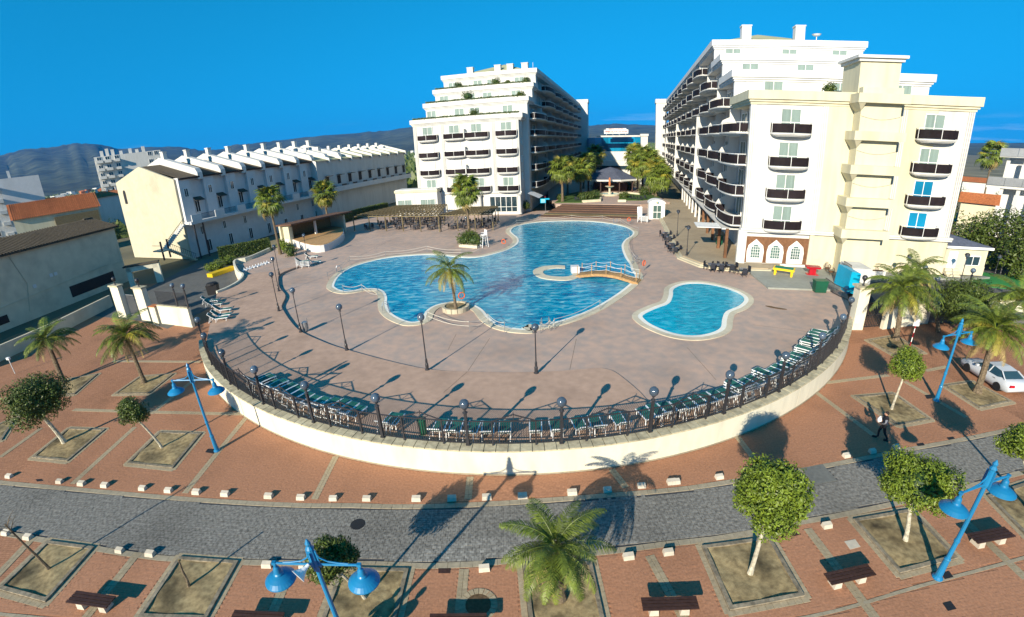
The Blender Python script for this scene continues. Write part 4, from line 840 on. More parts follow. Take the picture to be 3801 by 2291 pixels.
# ---- right edge
rb = thing('modern_house', 'modern white house with grey concrete bands on tall columns, right edge', 'building', (86.0, 68.6, 0), atan2(64.3 - 68.6, 89.3 - 86.0))
for z, h in ((10.4, 1.4), (15.4, 1.4)):
    for i in range(4): MB().box(1.3 + 2.5 * i + (0.9 if z > 12 else 0), 0, z, 2.45, .25, h).build('panel', MT['grey_metal'], rb)
MB().box(6, 4, 9.4, 12, 8, .4).build('floor_slab', MT['plaster'], rb); MB().box(6.5, 4, 14.7, 11, 8, .3).build('floor_slab', MT['plaster'], rb); MB().box(7, 5, 7.3, 9, 5, 14).build('wall', MT['plaster_cool'], rb)
for x in (2.4, 4.8, 7.2): MB().box(x, .6, 7.0, .55, .55, 14).build('column', MT['plaster'], rb)
block('house', 'yellow house with orange roof behind the right-hand trees', 'house', ((65.0, 55.0, 0), (67.6, 51.8, 0), 8.3), 4, MT['plaster_yellow'], roof=(1.3, 'tile_orange'))
block('house', 'low white house behind the far palm on the right plain', 'house', ((150, 128, 0), (158, 119, 0), 5.5), 8, MT['plaster'], roof=(1.4, 'tile_orange'))
# ---- hills
def hills(name, ridge, back, m):
    V_, F_ = [], []; n = len(ridge); rr = random.Random(5); J = 6
    fine = []
    for (x0, y0, z0), (x1, y1, z1) in zip(ridge, ridge[1:]):
        for q in range(6): u = q / 6; fine.append((x0 + (x1 - x0) * u, y0 + (y1 - y0) * u, z0 + (z1 - z0) * u + rr.uniform(-5, 5) * (q > 0)))
    fine.append(ridge[-1])
    for i, (x, y, z) in enumerate(fine):
        for j in range(J + 1):
            u = j / J; k = 1 - .62 * (1 - u) ; gz = z * (u ** 1.25) * (1 + (.05 * sin(i * .45 + j * 1.1) + .03 * sin(i * 1.3) + rr.uniform(-.015, .015)) * (0 < j < J)); V_.append((x * k, y * k, max(gz, 0) - (2 if j == 0 else 0)))
        V_.append((x * 1.15, y * 1.15, -5))
    m2 = J + 2
    for i in range(len(fine) - 1):
        for j in range(m2 - 1): F_.append((i * m2 + j, (i + 1) * m2 + j, (i + 1) * m2 + j + 1, i * m2 + j + 1))
    mb = MB(); mb.add(V_, [f[::-1] for f in F_]); return mb.build(name, m, kind='structure', smooth=True)
hills('hills', [(-4700, 1500, 250), (-4300, 2500, 290), (-3926, 3096, 332), (-3843, 3198, 361), (-3698, 3365, 362), (-3594, 3476, 376), (-3466, 3604, 346), (-3361, 3701, 293), (-3195, 3846, 282), (-2973, 4020, 252), (-2816, 4132, 195), (-2668, 4229, 186), (-2569, 4289, 215), (-2430, 4370, 206), (-2200, 4480, 212), (-1716, 4696, 216), (-1400, 4800, 216), (-1200, 4855, 212), (-925, 4914, 234), (-400, 4980, 215), (300, 4990, 175), (887, 4921, 160), (1041, 4890, 174), (1204, 4853, 174), (1386, 4804, 162), (2000, 4600, 120), (3000, 4000, 75), (3800, 3235, 70), (4050, 2950, 85), (4600, 2000, 60)], 1, MT['hill'])
for i_, (fr, a, b) in enumerate([('7', (660, 15), (462, 312)), ('7', (455, 330), (240, 520)), ('7', (1452, 20), (1392, 302)), ('8', (310, 740), (640, 1110)), ('2', (1955, 1330), (1880, 1478)), ('8', (1060, 480), (1700, 560)), ('2', (1410, 448), (950, 675)), ('2', (1410, 448), (1980, 452))]):
    a, b = Vector((*G(fr, *a, 1.0), 1.0045)), Vector((*G(fr, *b, 1.0), 1.0045)); zf = 1.075 if i_ == 1 else 1.0045; a.z = b.z = zf
    d_ = (b - a).normalized(); nn_ = Vector((-d_.y, d_.x, 0)) * .014; MB().face(tuple(a - nn_), tuple(b - nn_), tuple(b + nn_), tuple(a + nn_)).build('expansion_joint', MT['joint'], deck)
# ================================================================== iron railing on the terrace wall
ZC = 1.51; FRR = CR - .45
fe = thing('iron_railing', 'dark iron railing with globe lamps along the curved terrace wall', 'railing', (CCX, CCY, ZC))
def pol(a, r=FRR): return (r * cos(radians(a)), r * sin(radians(a)))
def globe_mesh():
    m_ = MB(); m_.ball(0, 0, 0, .25, 14, 9); return mesh_of(m_, MT['globe'], True)
MT['globe'] = mat('globe', (.06, .085, .12), .12, .15, 2, spec=.9, big=0, random_obj=.35)
def post_mesh():
    m_ = MB(); m_.box(0, 0, .93, .13, .13, 1.86); m_.box(0, 0, .04, .2, .2, .08); m_.lathe([(.1, 1.86), (.14, 1.9), (.06, 1.96), (.045, 2.06), (.1, 2.1), (.11, 2.16)], 0, 0, 0, 8); return mesh_of(m_, MT['iron'])
def mid_mesh():
    m_ = MB(); m_.box(0, 0, .72, .085, .085, 1.44); return mesh_of(m_, MT['iron'])
GM, PM, MM = globe_mesh(), post_mesh(), mid_mesh(); BM_ = mesh_of(MB().box(0, 0, .77, .024, .024, 1.28), MT['iron'])
angs = [-88.54 + 7.85 * k for k in range(-7, 7)]; allbars = []
for k, a in enumerate(angs):
    p = pol(a); o = link('lamp_post', PM, fe, loc=(*p, 0), rot=(0, 0, radians(a + 90))); link('globe', GM, o, loc=(0, 0, 2.38))
    if k == len(angs) - 1: break
    b = angs[k + 1]; q1, q2 = a + (b - a) * .27, a + (b - a) * .73
    for q in (q1, q2): link('post', MM, fe, loc=(*pol(q), 0), rot=(0, 0, radians(q + 90)))
    for s, e in ((a, q1), (q1, q2), (q2, b)):
        P0, P1 = pol(s), pol(e)
        for z, h in ((.13, .04), (1.4, .05)): MB().bar((*P0, z), (*P1, z), .05, h).build('rail', MT['iron'], fe)
        n = int(hypot(P1[0] - P0[0], P1[1] - P0[1]) / .112)
        for i in range(1, n): allbars.append((P0[0] + (P1[0] - P0[0]) * i / n, P0[1] + (P1[1] - P0[1]) * i / n, radians((s + e) / 2 + 90)))
    A_, B_ = Vector((*pol(q1), 1.42)), Vector((*pol(q2), 1.42)); M_ = (A_ + B_) / 2 + Vector((0, 0, .36)); M0 = (A_ + B_) / 2
    m_ = MB(); m_.bar(A_, M_, .04, .05); m_.bar(M_, B_, .04, .05); m_.bar(M0, M_ + Vector((0, 0, .12)), .035, .035); m_.bar(M0, A_.lerp(M_, .55), .03, .03); m_.bar(M0, B_.lerp(M_, .55), .03, .03); m_.build('pediment', MT['iron'], fe)
allbars.sort(key=lambda b: abs(b[2]))
stuffb = MB()
for i, (x, y, r) in enumerate(allbars):
    if i < 300: link('bar', BM_, fe, loc=(x, y, 0), rot=(0, 0, r))
    else: stuffb.box(x, y, .77, .024, .024, 1.28, r)
stuffb.build('bar', MT['iron'], fe, kind='stuff')
def short_railing(label, pts, z, lamps=(0, -1), h=1.3, name='iron_railing', lh=2.3):
    t = thing(name, label, 'railing', (*pts[0], z)); L = [(x - pts[0][0], y - pts[0][1]) for x, y in pts]
    for p0, p1 in zip(L, L[1:]):
        for zz in (.1, h): MB().bar((*p0, zz), (*p1, zz), .05, .05).build('rail', MT['iron'], t)
        n = max(2, int(hypot(p1[0] - p0[0], p1[1] - p0[1]) / .16)); ang = atan2(p1[1] - p0[1], p1[0] - p0[0])
        for i in range(n): MB().box(p0[0] + (p1[0] - p0[0]) * i / n, p0[1] + (p1[1] - p0[1]) * i / n, h / 2, .03, .03, h, ang).build('bar', MT['iron'], t)
    for i in lamps:
        x, y = L[i]; o = link('lamp_post', PM, t, loc=(x, y, 0), rot=(0, 0, 0)); o.scale = (1, 1, lh / 2.38); g_ = link('globe', GM, o, loc=(0, 0, 2.38)); g_.scale = (1, 1, 2.38 / lh)
    return t
gw = [gl[0], ((gl[0][0] * 2 + gl[1][0]) / 3, (gl[0][1] * 2 + gl[1][1]) / 3), ((gl[0][0] + 2 * gl[1][0]) / 3, (gl[0][1] + 2 * gl[1][1]) / 3), gl[1]]
short_railing('open iron railing with two globe lamps on the white wall beside the left gate', gw, 2.19, (0, 1), 1.5)
# ================================================================== street and terrace lamps
def deck_lamp(x, y, z, h, label, cap=False):
    t = thing('terrace_lamp', label, 'lamp', (x, y, z), 0, 'globe lamps on the pool terrace')
    k = h / 4.0
    m_ = MB(); m_.lathe([(.17, 0), (.17, .06), (.11, .12), (.12, .45), (.08, .55), (.085, .8), (.05, .9)], n=10); m_.build('base', MT['iron'], t)
    MB().tube([(0, 0, .9), (0, 0, h - .62)], [.045, .035], 8).build('pole', MT['iron'], t)
    MB().lathe([(.04, h - .64), (.11, h - .6), (.06, h - .52), (.12, h - .47)], n=10).build('collar', MT['iron'], t)
    link('globe', GM, t, loc=(0, 0, h - .25))
    if cap: MB().lathe([(.3, h - .2), (.2, h - .02), (.02, h + .05)], n=12).build('cap', MT['iron'], t)
    return t
def lamp_at(fr, b, top, z, label, cap=False, zf=None):
    x, y = G(fr, *b, z); deck_lamp(x, y, (zf or z) - .01, hgt(fr, b, top, z), label, cap)
for i, (b, tp, lb) in enumerate([((338, 795), (285, 520), 'tall globe lamp on the step edge nearest the stage'), ((335, 945), (275, 630), 'globe lamp with paper notice, second from the stage along the step'),
      ((335, 1125), (250, 770), 'globe lamp at the inward bend of the step'), ((535, 1315), (435, 910), 'globe lamp beside the grey litter bin'), ((955, 1475), (885, 1050), 'globe lamp between litter bin and pool peninsula')]):
    lamp_at('2', b, tp, 1.15, lb, zf=zo(G('2', *b, 1.15)[0]))
lamp_at('7', (90, 305), (24, -212), 1.05, 'globe lamp in front of the pool palm on the thin step line'); lamp_at('7', (1085, 335), (1085, -122), 1.05, 'globe lamp at the middle of the step, right of the pool palm')
lamp_at('2', (595, 640), (568, 410), 1.0, 'dark globe lamp in front of the stage apron'); lamp_at('2', (2058, 430), (2045, 255), 1.0, 'globe lamp beside the tall fan palm planter')
lamp_at('3', (1757, 1175), (1765, 935), 1.45, 'capped lamp on the beige terrace, further from the building corner', True); lamp_at('3', (1845, 1350), (1862, 1078), 1.45, 'capped lamp on the beige terrace, nearer the steps', True)
for b, tp, lb in [((1360, 890), (1417, 603), 'capped lamp in front of the yellow stair shaft'), ((1595, 790), (1643, 583), 'capped lamp left of the annex door'), ((1875, 880), (1945, 590), 'lamp in front of the annex window'), ((2190, 800), (2245, 605), 'lamp above the green lawn, left of the pair'), ((2240, 800), (2300, 560), 'lamp above the green lawn, right of the pair')]:
    lamp_at('4', b, tp, 1.0, lb, True)
MT['bulb_glass'] = mat('bulb_glass', (.7, .66, .5), .3, .05, 5, big=0)
def street_lamp(x, y, rz, label, h=5.75, arm=1.3, horn=False):
    t = thing('street_lamp', label, 'street lamp', (x, y, 0), rz, 'blue twin-arm street lamps'); B = MT['blue_paint']
    MB().lathe([(.2, 0), (.2, .05), (.13, .12), (.13, .2), (.105, 1.0), (.125, 1.05), (.1, 1.12)], n=12).build('base', B, t)
    MB().tube([(0, 0, 1.1), (0, 0, 4.9)], [.085, .065], 10).build('pole', B, t)
    MB().lathe([(.1, 1.95), (.105, 2.02), (.085, 2.1)], n=10).build('collar', B, t)
    MB().lathe([(.09, 4.6), (.115, 4.7), (.1, 5.35), (.13, 5.4), (.07, 5.5), (.09, 5.6), (.02, h)], n=10).build('finial', B, t)
    for k in range(4): MB().bar((.14 * cos(k * pi / 2), .14 * sin(k * pi / 2), 4.6), (.13 * cos(k * pi / 2), .13 * sin(k * pi / 2), 5.3), .05, .03).build('fin', B, t)
    for s in (-1, 1):
        a = MB(); a.tube([(0, 0, 4.72), (s * arm, 0, 4.72)], .04, 8); a.tube([(s * .1, 0, 5.25), (s * .18, 0, 5.0), (s * .4, 0, 4.85), (s * .75, 0, 4.78), (s * 1.0, 0, 4.76)], .025, 6); a.box(s * arm, 0, 4.72, .12, .1, .1); a = a.build('arm', B, t)
        MB().lathe([(.03, 4.6), (.05, 4.68), (.05, 4.55), (.09, 4.52), (.11, 4.45), (.12, 4.32), (.15, 4.28), (.15, 4.24), (.24, 4.2), (.36, 4.13), (.47, 4.03), (.475, 3.99), (.42, 4.02), (.05, 4.08)][1:], s * arm, 0, 0, 28).build('lamp_shade', B, a, smooth=False)
        MB().ball(s * arm, 0, 4.03, .16, 10, 6, .5).build('bulb', MT['bulb_glass'], a)
    if horn:
        MB().lathe([(.05, 0), (.06, .1), (.1, .22), (.2, .38), (.24, .42)], n=14).build('loudspeaker', MT['plastic_white'], t, loc=(-.05, -.25, 5.0), rot=(radians(105), 0, radians(-35)))
    return t
def sl(b, rr, label, **k):
    A_, B_ = G(*rr[0], 4.15), G(*rr[1], 4.15); street_lamp(b[0], b[1], atan2(B_[1] - A_[1], B_[0] - A_[0]), label, **k)
sl(G('D', 1005, 715), (('F', 424, 930), ('F', 514, 928)), 'blue twin-arm street lamp on the left plaza below the curved wall')
sl(G('K', 1340, 483), (('F', 2262, 825), ('F', 2335, 813)), 'blue twin-arm street lamp on the right plaza near the parked car')
sl(G('K', 1345, 1302), (('F', 2295, 1215), ('F', 2415, 1170)), 'blue twin-arm street lamp standing between the two benches at lower right')
sl(G('F', 737, 1298, 5.75), (('F', 672, 1383), ('F', 873, 1388)), 'blue twin-arm street lamp carrying a white loudspeaker, bottom centre', horn=True)
# ================================================================== stone blocks along the kerbs, benches, covers
def block_mesh():
    m_ = MB(); m_.add([(-.26, -.18, 0), (.26, -.18, 0), (.26, .16, 0), (-.26, .16, 0), (-.245, -.1, .2), (.245, -.1, .2), (.245, .12, .25), (-.245, .12, .25)], [(3, 2, 1, 0), (4, 5, 6, 7), (0, 1, 5, 4), (1, 2, 6, 5), (2, 3, 7, 6), (3, 0, 4, 7)]); return mesh_of(m_, MT['stone_white'])
SBM = block_mesh()
far_b = GS('D', [(35, 843), (270, 868), (372, 878), (480, 886), (655, 900), (775, 910), (905, 918), (1038, 927), (1240, 937), (1390, 944), (1540, 948)]) + GS('E', [(75, 949), (305, 950), (470, 948), (632, 943), (798, 937), (1028, 921), (1192, 908), (1350, 889), (1490, 872)]) + GS('K', [(137, 871), (340, 848), (625, 800), (930, 748), (1050, 728), (1160, 708)])
near_b = GS('D', [(20, 1108), (122, 1128), (548, 1190), (690, 1206), (1232, 1258), (1405, 1265)]) + GS('E', [(620, 1275), (1290, 1220), (1475, 1200)]) + GS('K', [(103, 1200), (840, 1075)])
def seq_label(i, n, what, tail):
    return f'{ORD[i] if i < n - 1 else "last"} {what} from the left {tail}'
for lst, line, tail in ((far_b, far_k, 'along the far kerb'), (near_b, near_k, 'along the near kerb')):
    for i, (x, y) in enumerate(lst):
        lb = seq_label(i, len(lst), 'white stone block', tail) if i < 24 else 'white stone block beside the last one along the far kerb'
        o = link('stone_block', SBM, None, loc=(x, y + .12, 0), rot=(0, 0, atan2(yat(line, x + .5) - yat(line, x - .5), 1))); s = random.uniform(.76, .88); o.scale = (s, s, s); tag(o, lb, 'bollard', 'white stone blocks along the kerbs')
def bench(x, y, rz, label):
    t = thing('park_bench', label, 'bench', (x, y, 0), rz, 'benches along the promenade')
    sm = shared('slat', lambda: mesh_of(MB().box(0, 0, 0, 2.0, .115, .05), MT['wood_dark'])); lm = shared('bleg', lambda: mesh_of(MB().box(0, 0, .2, .34, .42, .4, 0, .8), MT['stone_white']))
    for i in range(4): link('slat', sm, t, loc=(0, -.21 + .14 * i, .44))
    for s in (-.55, .55): link('leg', lm, t, loc=(s, 0, 0))
for m1, m2, lb in [((('D', 300, 1385), ('D', 545, 1420)), None, 'dark slatted bench between the bare sapling pit and the stump pit'), ((('D', 1030, 1478), ('D', 1350, 1495)), None, 'dark slatted bench cut by the bottom edge beside the loudspeaker lamp'),
                   ((('K', -60, 1425), ('K', 275, 1415)), None, 'dark slatted bench left of the white-trunked round tree in front'), ((('K', 825, 1312), ('K', 1055, 1260)), None, 'dark slatted bench in the middle between two round-tree pits at right'),
                   ((('K', 1490, 1125), ('K', 1700, 1085)), None, 'dark slatted bench furthest right under the tall blue lamp')]:
    a, b = G(*m1[0], .45), G(*m1[1], .45); bench((a[0] + b[0]) / 2, (a[1] + b[1]) / 2, atan2(b[1] - a[1], b[0] - a[0]), lb)
a = G('E', 600, 1425); bench(a[0] - 1.05 + .35, a[1] - .95, 0, 'dark slatted bench just below the frame by the round pit')
def cover(fr, q, m, label, name='manhole_cover', cat='cover', h=.012):
    P_ = GS(fr, q); c = P_[0]; o = MB().prism([(x - c[0], y - c[1]) for x, y in grow(P_, 0)], -.04, h).build(name, MT[m], None, loc=(c[0], c[1], 0)); return tag(o, label, cat)
cover('K', [(712, 797), (815, 778), (882, 853), (778, 871)], 'hatch', 'large grey metal hatch set in the cobbled road', 'road_hatch', 'hatch', .006)
for fr, q, lb in [('D', [(950, 722), (962, 706), (1000, 708), (990, 728)], 'dark square cover beside the left blue lamp'), ('K', [(1287, 458), (1315, 455), (1325, 472), (1297, 475)], 'dark square cover beside the right plaza lamp'),
                  ('K', [(1362, 1282), (1400, 1272), (1420, 1300), (1380, 1310)], 'dark square cover at the foot of the lower right lamp'), ('K', [(1370, 1422), (1408, 1412), (1435, 1447), (1395, 1457)], 'dark square cover at the bottom right of the pavement'),
                  ('K', [(660, 1100), (695, 1088), (715, 1102), (680, 1112)], 'rusty drain cover by the near kerb left of the middle bench'), ('K', [(1388, 655), (1418, 650), (1428, 660), (1400, 665)], 'drain cover by the far kerb right of the walking man'),
                  ('K', [(1248, 683), (1280, 678), (1288, 690), (1256, 694)], 'drain cover by the far kerb below the walking man'), ('E', [(408, 1260), (462, 1260), (462, 1282), (408, 1282)], 'rusty drain cover by the near kerb left of the palm'), ('D', [(165, 848), (190, 846), (200, 855), (172, 858)], 'drain cover by the far kerb at the left')]:
    cover(fr, q, 'wood_dark' if 'rusty' in lb else 'dark', lb)
cover('K', [(915, 1135), (965, 1125), (990, 1160), (942, 1172)], 'stone_white', 'white square plate in the paving behind the middle bench', 'paving_plate', 'plate')
c = G('E', 35, 1055); o = MB().lathe([(.34, -.03), (.34, .008), (.3, .012), (.02, .012)], n=16).build('manhole_cover', MT['dark'], None, loc=(*c, 0)); tag(o, 'round dark manhole cover in the cobbled road', 'manhole cover')
c = G('E', 592, 1428); t = thing('round_pit', 'round empty tree pit ringed with pale pavers by the palm', 'planting pit', (*c, 0))
for i in range(20):
    a0, a1 = 2 * pi * i / 20 + .02, 2 * pi * (i + 1) / 20 - .02; MB().prism([(r * cos(a), r * sin(a)) for r, a in ((.48, a0), (.48, a1), (.72, a1), (.72, a0))], -.05, .02).build('paver', MT['paver_pale'], t)
MB().lathe([(.47, -.02), (.47, .015), (.02, .018)], n=20).build('soil', MT['soil'], t)
# ================================================================== sunbeds
def sunbed_parts(all_white=False):
    gm = MT['plastic_white'] if all_white else MT['green_mesh']
    f = MB()
    for s in (-1, 1):
        f.tube([(-.25, s * .31, .34), (.3, s * .31, .33), (.95, s * .31, .3)], .04, 6); f.tube([(-.25, s * .31, .34), (-.6, s * .31, .62), (-.9, s * .30, .92)], .028, 6); f.tube([(-.7, s * .27, .6), (-.82, s * .27, .3), (-.9, s * .27, .05)], .022, 5)
    for x, z in ((.95, .3), (.35, .32), (-.25, .34), (-.9, .92), (-.9, .06)): f.bar((x, -.32, z), (x, .32, z), .05, .05)
    b = MB(); b.add([(-.27, -.29, .37), (-.27, .29, .37), (-.88, .28, .93), (-.88, -.28, .93), (-.27, -.29, .34), (-.27, .29, .34), (-.9, .28, .9), (-.9, -.28, .9)], [(0, 1, 2, 3), (7, 6, 5, 4), (0, 3, 7, 4), (1, 5, 6, 2), (2, 6, 7, 3)])
    se = MB().box(.35, 0, .335, 1.16, .57, .03)
    lg = MB().tube([(0, 0, .32), (.02, 0, .12), (-.03, 0, 0)], [.035, .03, .035], 6)
    return mesh_of(f, MT['plastic_white']), mesh_of(b, gm), mesh_of(se, gm), mesh_of(lg, MT['plastic_white'])
SB = {False: sunbed_parts(), True: sunbed_parts(True)}
def sunbed(x, y, z, rz, label, group='green and white sunbeds on the terrace', white=False, flat=0.0):
    f, b, s, l = SB[white]; t = thing('sunbed', label, 'sunbed', (x, y, z), rz, group)
    link('frame', f, t); link('backrest', b, t); link('seat', s, t)
    for px, py in ((.8, -.29), (.8, .29), (-.2, -.29), (-.2, .29)): link('leg', l, t, loc=(px, py, 0))
    return t
def radial(a, r=31.95): return (CCX + r * cos(radians(a)), CCY + r * sin(radians(a)))
def face_in(a): return radians(a) + pi
zs = lambda x: zo(x) + .005
mid_marks = [(180, 930), (335, 925), (490, 940), (640, 945), (800, 945), (1085, 945), (1280, 935), (1500, 905), (1650, 890), (1860, 850)]
for i, mk_ in enumerate(mid_marks):
    x, y = G('7', *mk_, 1.05); a = math.degrees(atan2(y - CCY, x - CCX)); p = radial(a, 32.2)
    sunbed(p[0], p[1], zs(p[0]), face_in(a) + random.uniform(-.08, .08), f'{ORD[i]} sunbed from the left of the ten in the middle behind the railing')
for i in range(29):
    a = -79.6 + i * 1.27; r = 32.1 + random.uniform(-.15, .1); p = radial(a, r); z = 1.0 if a > -75 else zs(p[0])
    o = sunbed(p[0], p[1], z + .01, face_in(a) + random.uniform(-.06, .06), f'{(ORD + ["twenty-fifth", "twenty-sixth", "twenty-seventh", "twenty-eighth", "last"])[i]} sunbed from the near end of the packed right-hand row')
    if i in (9, 13, 18, 21, 23): 
        for w in (1, 2): sunbed(p[0], p[1], z + .01 + .17 * w, face_in(a), f'{["", "middle", "top"][w]} sunbed of the stack at the {ORD[i]} place in the right-hand row')
for i in range(14):
    a = -126.0 + i * 1.28; p = radial(a, 31.9 + .2 * sin(i)); sunbed(p[0], p[1], zs(p[0]), face_in(a) + random.uniform(-.05, .05), f'{ORD[i]} sunbed from the far end of the packed left-hand row')
    if i in (1, 3): sunbed(p[0], p[1], zs(p[0]) + .18, face_in(a), f'sunbed lying on top of the {ORD[i]} one in the left-hand row')
for i, mk_ in enumerate([(2050, 1010), (1960, 1075), (1600, 930), (1440, 870)]):
    x, y = G('6', *mk_, 1.08); a = math.degrees(atan2(y - CCY, x - CCX)); p = radial(a, 32.1); sunbed(p[0], p[1], zs(p[0]), face_in(a), f'{ORD[i]} sunbed left of the green bin behind the railing')
for i, (mk_, rz) in enumerate([((400, 100), .35), ((430, 70), .3), ((440, 20), .3), ((360, -30), .25), ((330, -60), .3)]):
    x, y = G('6', *mk_, 1.3); sunbed(x, y, zs(x), rz, f'{ORD[i]} sunbed from the front of the shaded group at the left end')
for w in range(4): sunbed(*G('2', 560, 725, 1), 1.0 + .2 * w, radians(10), f'{["lowest", "second", "third", "topmost"][w]} white sunbed of the stack below the stage', 'sunbeds below the stage', w < 3)
sunbed(*G('2', 635, 640, 1), 1.0, radians(12), 'single green sunbed beside the dark lamp below the stage', 'sunbeds below the stage')
sunbed(*G('2', 660, 690, 1), 1.0, radians(20), 'green sunbed half behind the white stack below the stage', 'sunbeds below the stage')
for w in range(5): sunbed(*G('3', 1440, 1050, 1), 1.0 + .19 * w, radians(-12), f'{["lowest", "second", "middle", "fourth", "topmost"][w]} white sunbed stacked in front of the white kiosk', 'white sunbeds by the kiosk', True)
for w in range(3):
    o = sunbed(*G('3', 1462, 1000, 1), 1.9, radians(-15), f'{["left", "middle", "right"][w]} white sunbed stood on end beside the white kiosk', 'white sunbeds by the kiosk', True); o.rotation_euler = (0, radians(-80), radians(78)); o.location.x += .12 * w - 1.0; o.location.y += .6; 
for i in range(9):
    p = G('2', 20 + 26 * i, 752 - 8.5 * i, 1); t = MB(); t.box(0, 0, .08, .75, .18, .14); t.box(0, 0, .08, .18, .75, .13); t.lathe([(.12, .1), (.06, .3), (.05, .42)], n=8); o = t.build('parasol_base', MT['plastic_white'], None, loc=(p[0], p[1], 1.0), rot=(0, 0, .4 * i)); tag(o, f'{ORD[i]} white parasol base along the foot of the curved parapet, counted from the gate side', 'parasol base', 'white parasol bases by the parapet')
# bins
def bin_(p, z, label, m, r=.25, h=.85):
    t = thing('litter_bin', label, 'bin', (*p, z)); MB().lathe([(r * .85, .02), (r, h - .1), (r * 1.05, h - .06)], n=12).build('bin_body', MT[m], t); MB().lathe([(r * 1.08, h - .06), (r * 1.08, h), (r * .6, h + .07), (.02, h + .08)], n=12).build('lid', MT[m], t); return t
bin_(G('7', 55, 890, 1.05), zo(-3), 'slim dark green bin behind the railing in the middle', 'green_bin', .24, .95)
t = bin_(G('6', 1195, 190, 1.1), 1.12, 'grey metal litter bin on a post beside a globe lamp', 'grey_metal', .26, .75); MB().tube([(.3, 0, 0), (.3, 0, 1.1)], .035, 6).build('post', MT['steel'], t)
b_ = G('1', 1965, 1480, 0.6); t = thing('refuse_container', 'large black refuse container at the left parapet', 'container', (b_[0], b_[1], .9)); MB().box(0, 0, .65, 1.2, 1.0, 1.2, .3, 1.1).build('container_body', MT['rubber'], t); MB().lathe([(.75, 1.25), (.6, 1.45), (.05, 1.55)], n=10).build('lid', MT['rubber'], t)
t = thing('refuse_container', 'green wheeled refuse container by the steps at right', 'container', (*G('4', 590, 945, 1.0), 1.0), radians(-12)); MB().box(0, 0, .6, 1.15, .8, 1.1, 0, 1.12).build('container_body', MT['green_bin'], t); MB().box(0, 0, 1.2, 1.35, .98, .12).build('lid', MT['green_bin'], t)
t = thing('refuse_container', 'small green container on the beige terrace by the arcade', 'container', (*G('3', 2140, 1250, 1.45), 1.45)); MB().box(0, 0, .6, .7, .6, 1.2, 0, 1.08).build('container_body', MT['green_bin'], t); MB().box(0, 0, 1.24, .82, .7, .1).build('lid', MT['green_bin'], t)
# ================================================================== pool fittings
def rope_run(label, fr, marks, z=1.05, h=.95):
    P_ = [G(fr, *m_, z) for m_ in marks]; t = thing('rope_fence', label, 'rope fence', (*P_[0], z - .03))
    L = [(x - P_[0][0], y - P_[0][1]) for x, y in P_]
    for x, y in L: m_ = MB(); m_.tube([(x, y, 0), (x, y, h)], .025, 6); m_.ball(x, y, h, .04, 6, 5); m_.build('post', MT['grey_metal'], t)
    for a, b in zip(L, L[1:]):
        for zz in (h - .06, h * .55): MB().tube([(a[0] + (b[0] - a[0]) * i / 8, a[1] + (b[1] - a[1]) * i / 8, zz - .22 * sin(pi * i / 8)) for i in range(9)], .02, 5).build('rope', MT['rope'], t)
rope_run('rope fence along the far left side of the pool', '2', [(785, 835), (985, 680), (1312, 632), (1690, 582), (2008, 618), (2165, 588)])
rope_run('rope fence round the notch left of the pool palm', '2', [(925, 958), (1100, 950), (1240, 1010)]); rope_run('rope fence in front of the pool palm', '2', [(1700, 1215), (2080, 1310), (2250, 1240), (2400, 1320)])
rope_run('rope fence along the far end of the pool below the brown steps', '3', [(195, 1130), (290, 1075), (510, 1042), (795, 1028), (1075, 1034), (1240, 1060), (1405, 1148)]); rope_run('rope fence along the right side of the pool near the bridge', '3', [(1320, 1210), (1312, 1300), (1352, 1395), (1420, 1440)])
rope_run('rope fence at the pool edge right of the middle lamp', 'E', [(880, 170), (925, 158), (945, 152), (1155, 62)])
def life_ring(p, z, rz, label):
    t = thing('life_ring', label, 'life ring', (*p, z), rz); MB().tube([(0, 0, 0), (0, 0, 1.1)], .03, 6).build('post', MT['grey_metal'], t)
    MB().tube([(.3 * cos(2 * pi * i / 16), -.05, .95 + .3 * sin(2 * pi * i / 16)) for i in range(17)], .055, 6).build('ring', MT['orange'], t)
for fr, m_, rz, lb in [('2', (2010, 1065), .4, 'orange life ring on a post beside the pool palm'), ('2', (2393, 545), -.3, 'orange life ring on a post at the pool neck near the lifeguard chair'), ('3', (1315, 1070), .2, 'orange life ring at the far right corner of the pool'), ('B', (1405, 1300), .8, 'orange life ring at the right end of the footbridge')]: life_ring(G(fr, *m_, 1.0), 1.0, rz, lb)
def handrail(p, z, rz, label):
    t = thing('pool_ladder', label, 'pool ladder', (*p, z), rz)
    for s in (-.3, .3): MB().tube([(0, s, 0), (0, s, .75), (.12, s, .92), (.35, s, .95), (.55, s, .8), (.62, s, .3), (.62, s, -.05)], .025, 6).build('rail', MT['steel'], t)
    for i in range(2): MB().box(.6, 0, .02 + .2 * i, .1, .6, .03).build('tread', MT['steel'], t)
for fr, m_, rz, lb in [('2', (865, 775), .3, 'steel ladder at the far left of the pool'), ('2', (1285, 1135), .2, 'steel ladder left of the pool palm'), ('E', (905, 155), 1.6, 'steel ladder at the near edge of the pool'), ('3', (1190, 1055), -1.7, 'steel ladder at the far end of the pool'), ('3', (1395, 1430), 2.6, 'steel ladder by the right end of the footbridge')]: handrail(G(fr, *m_, 1.04), 1.04, rz, lb)
p = G('2', 2215, 535, 1); t = thing('lifeguard_chair', 'tall white lifeguard chair beside the fan palm planter', 'lifeguard chair', (*p, 1.0), radians(-60)); Wm = MT['plastic_white']
for x in (-.35, .35):
    for y, y2 in ((-.55, -.3), (.45, .3)): MB().bar((x, y, 0), (x * .9, y2, 1.75), .07, .07).build('leg', Wm, t)
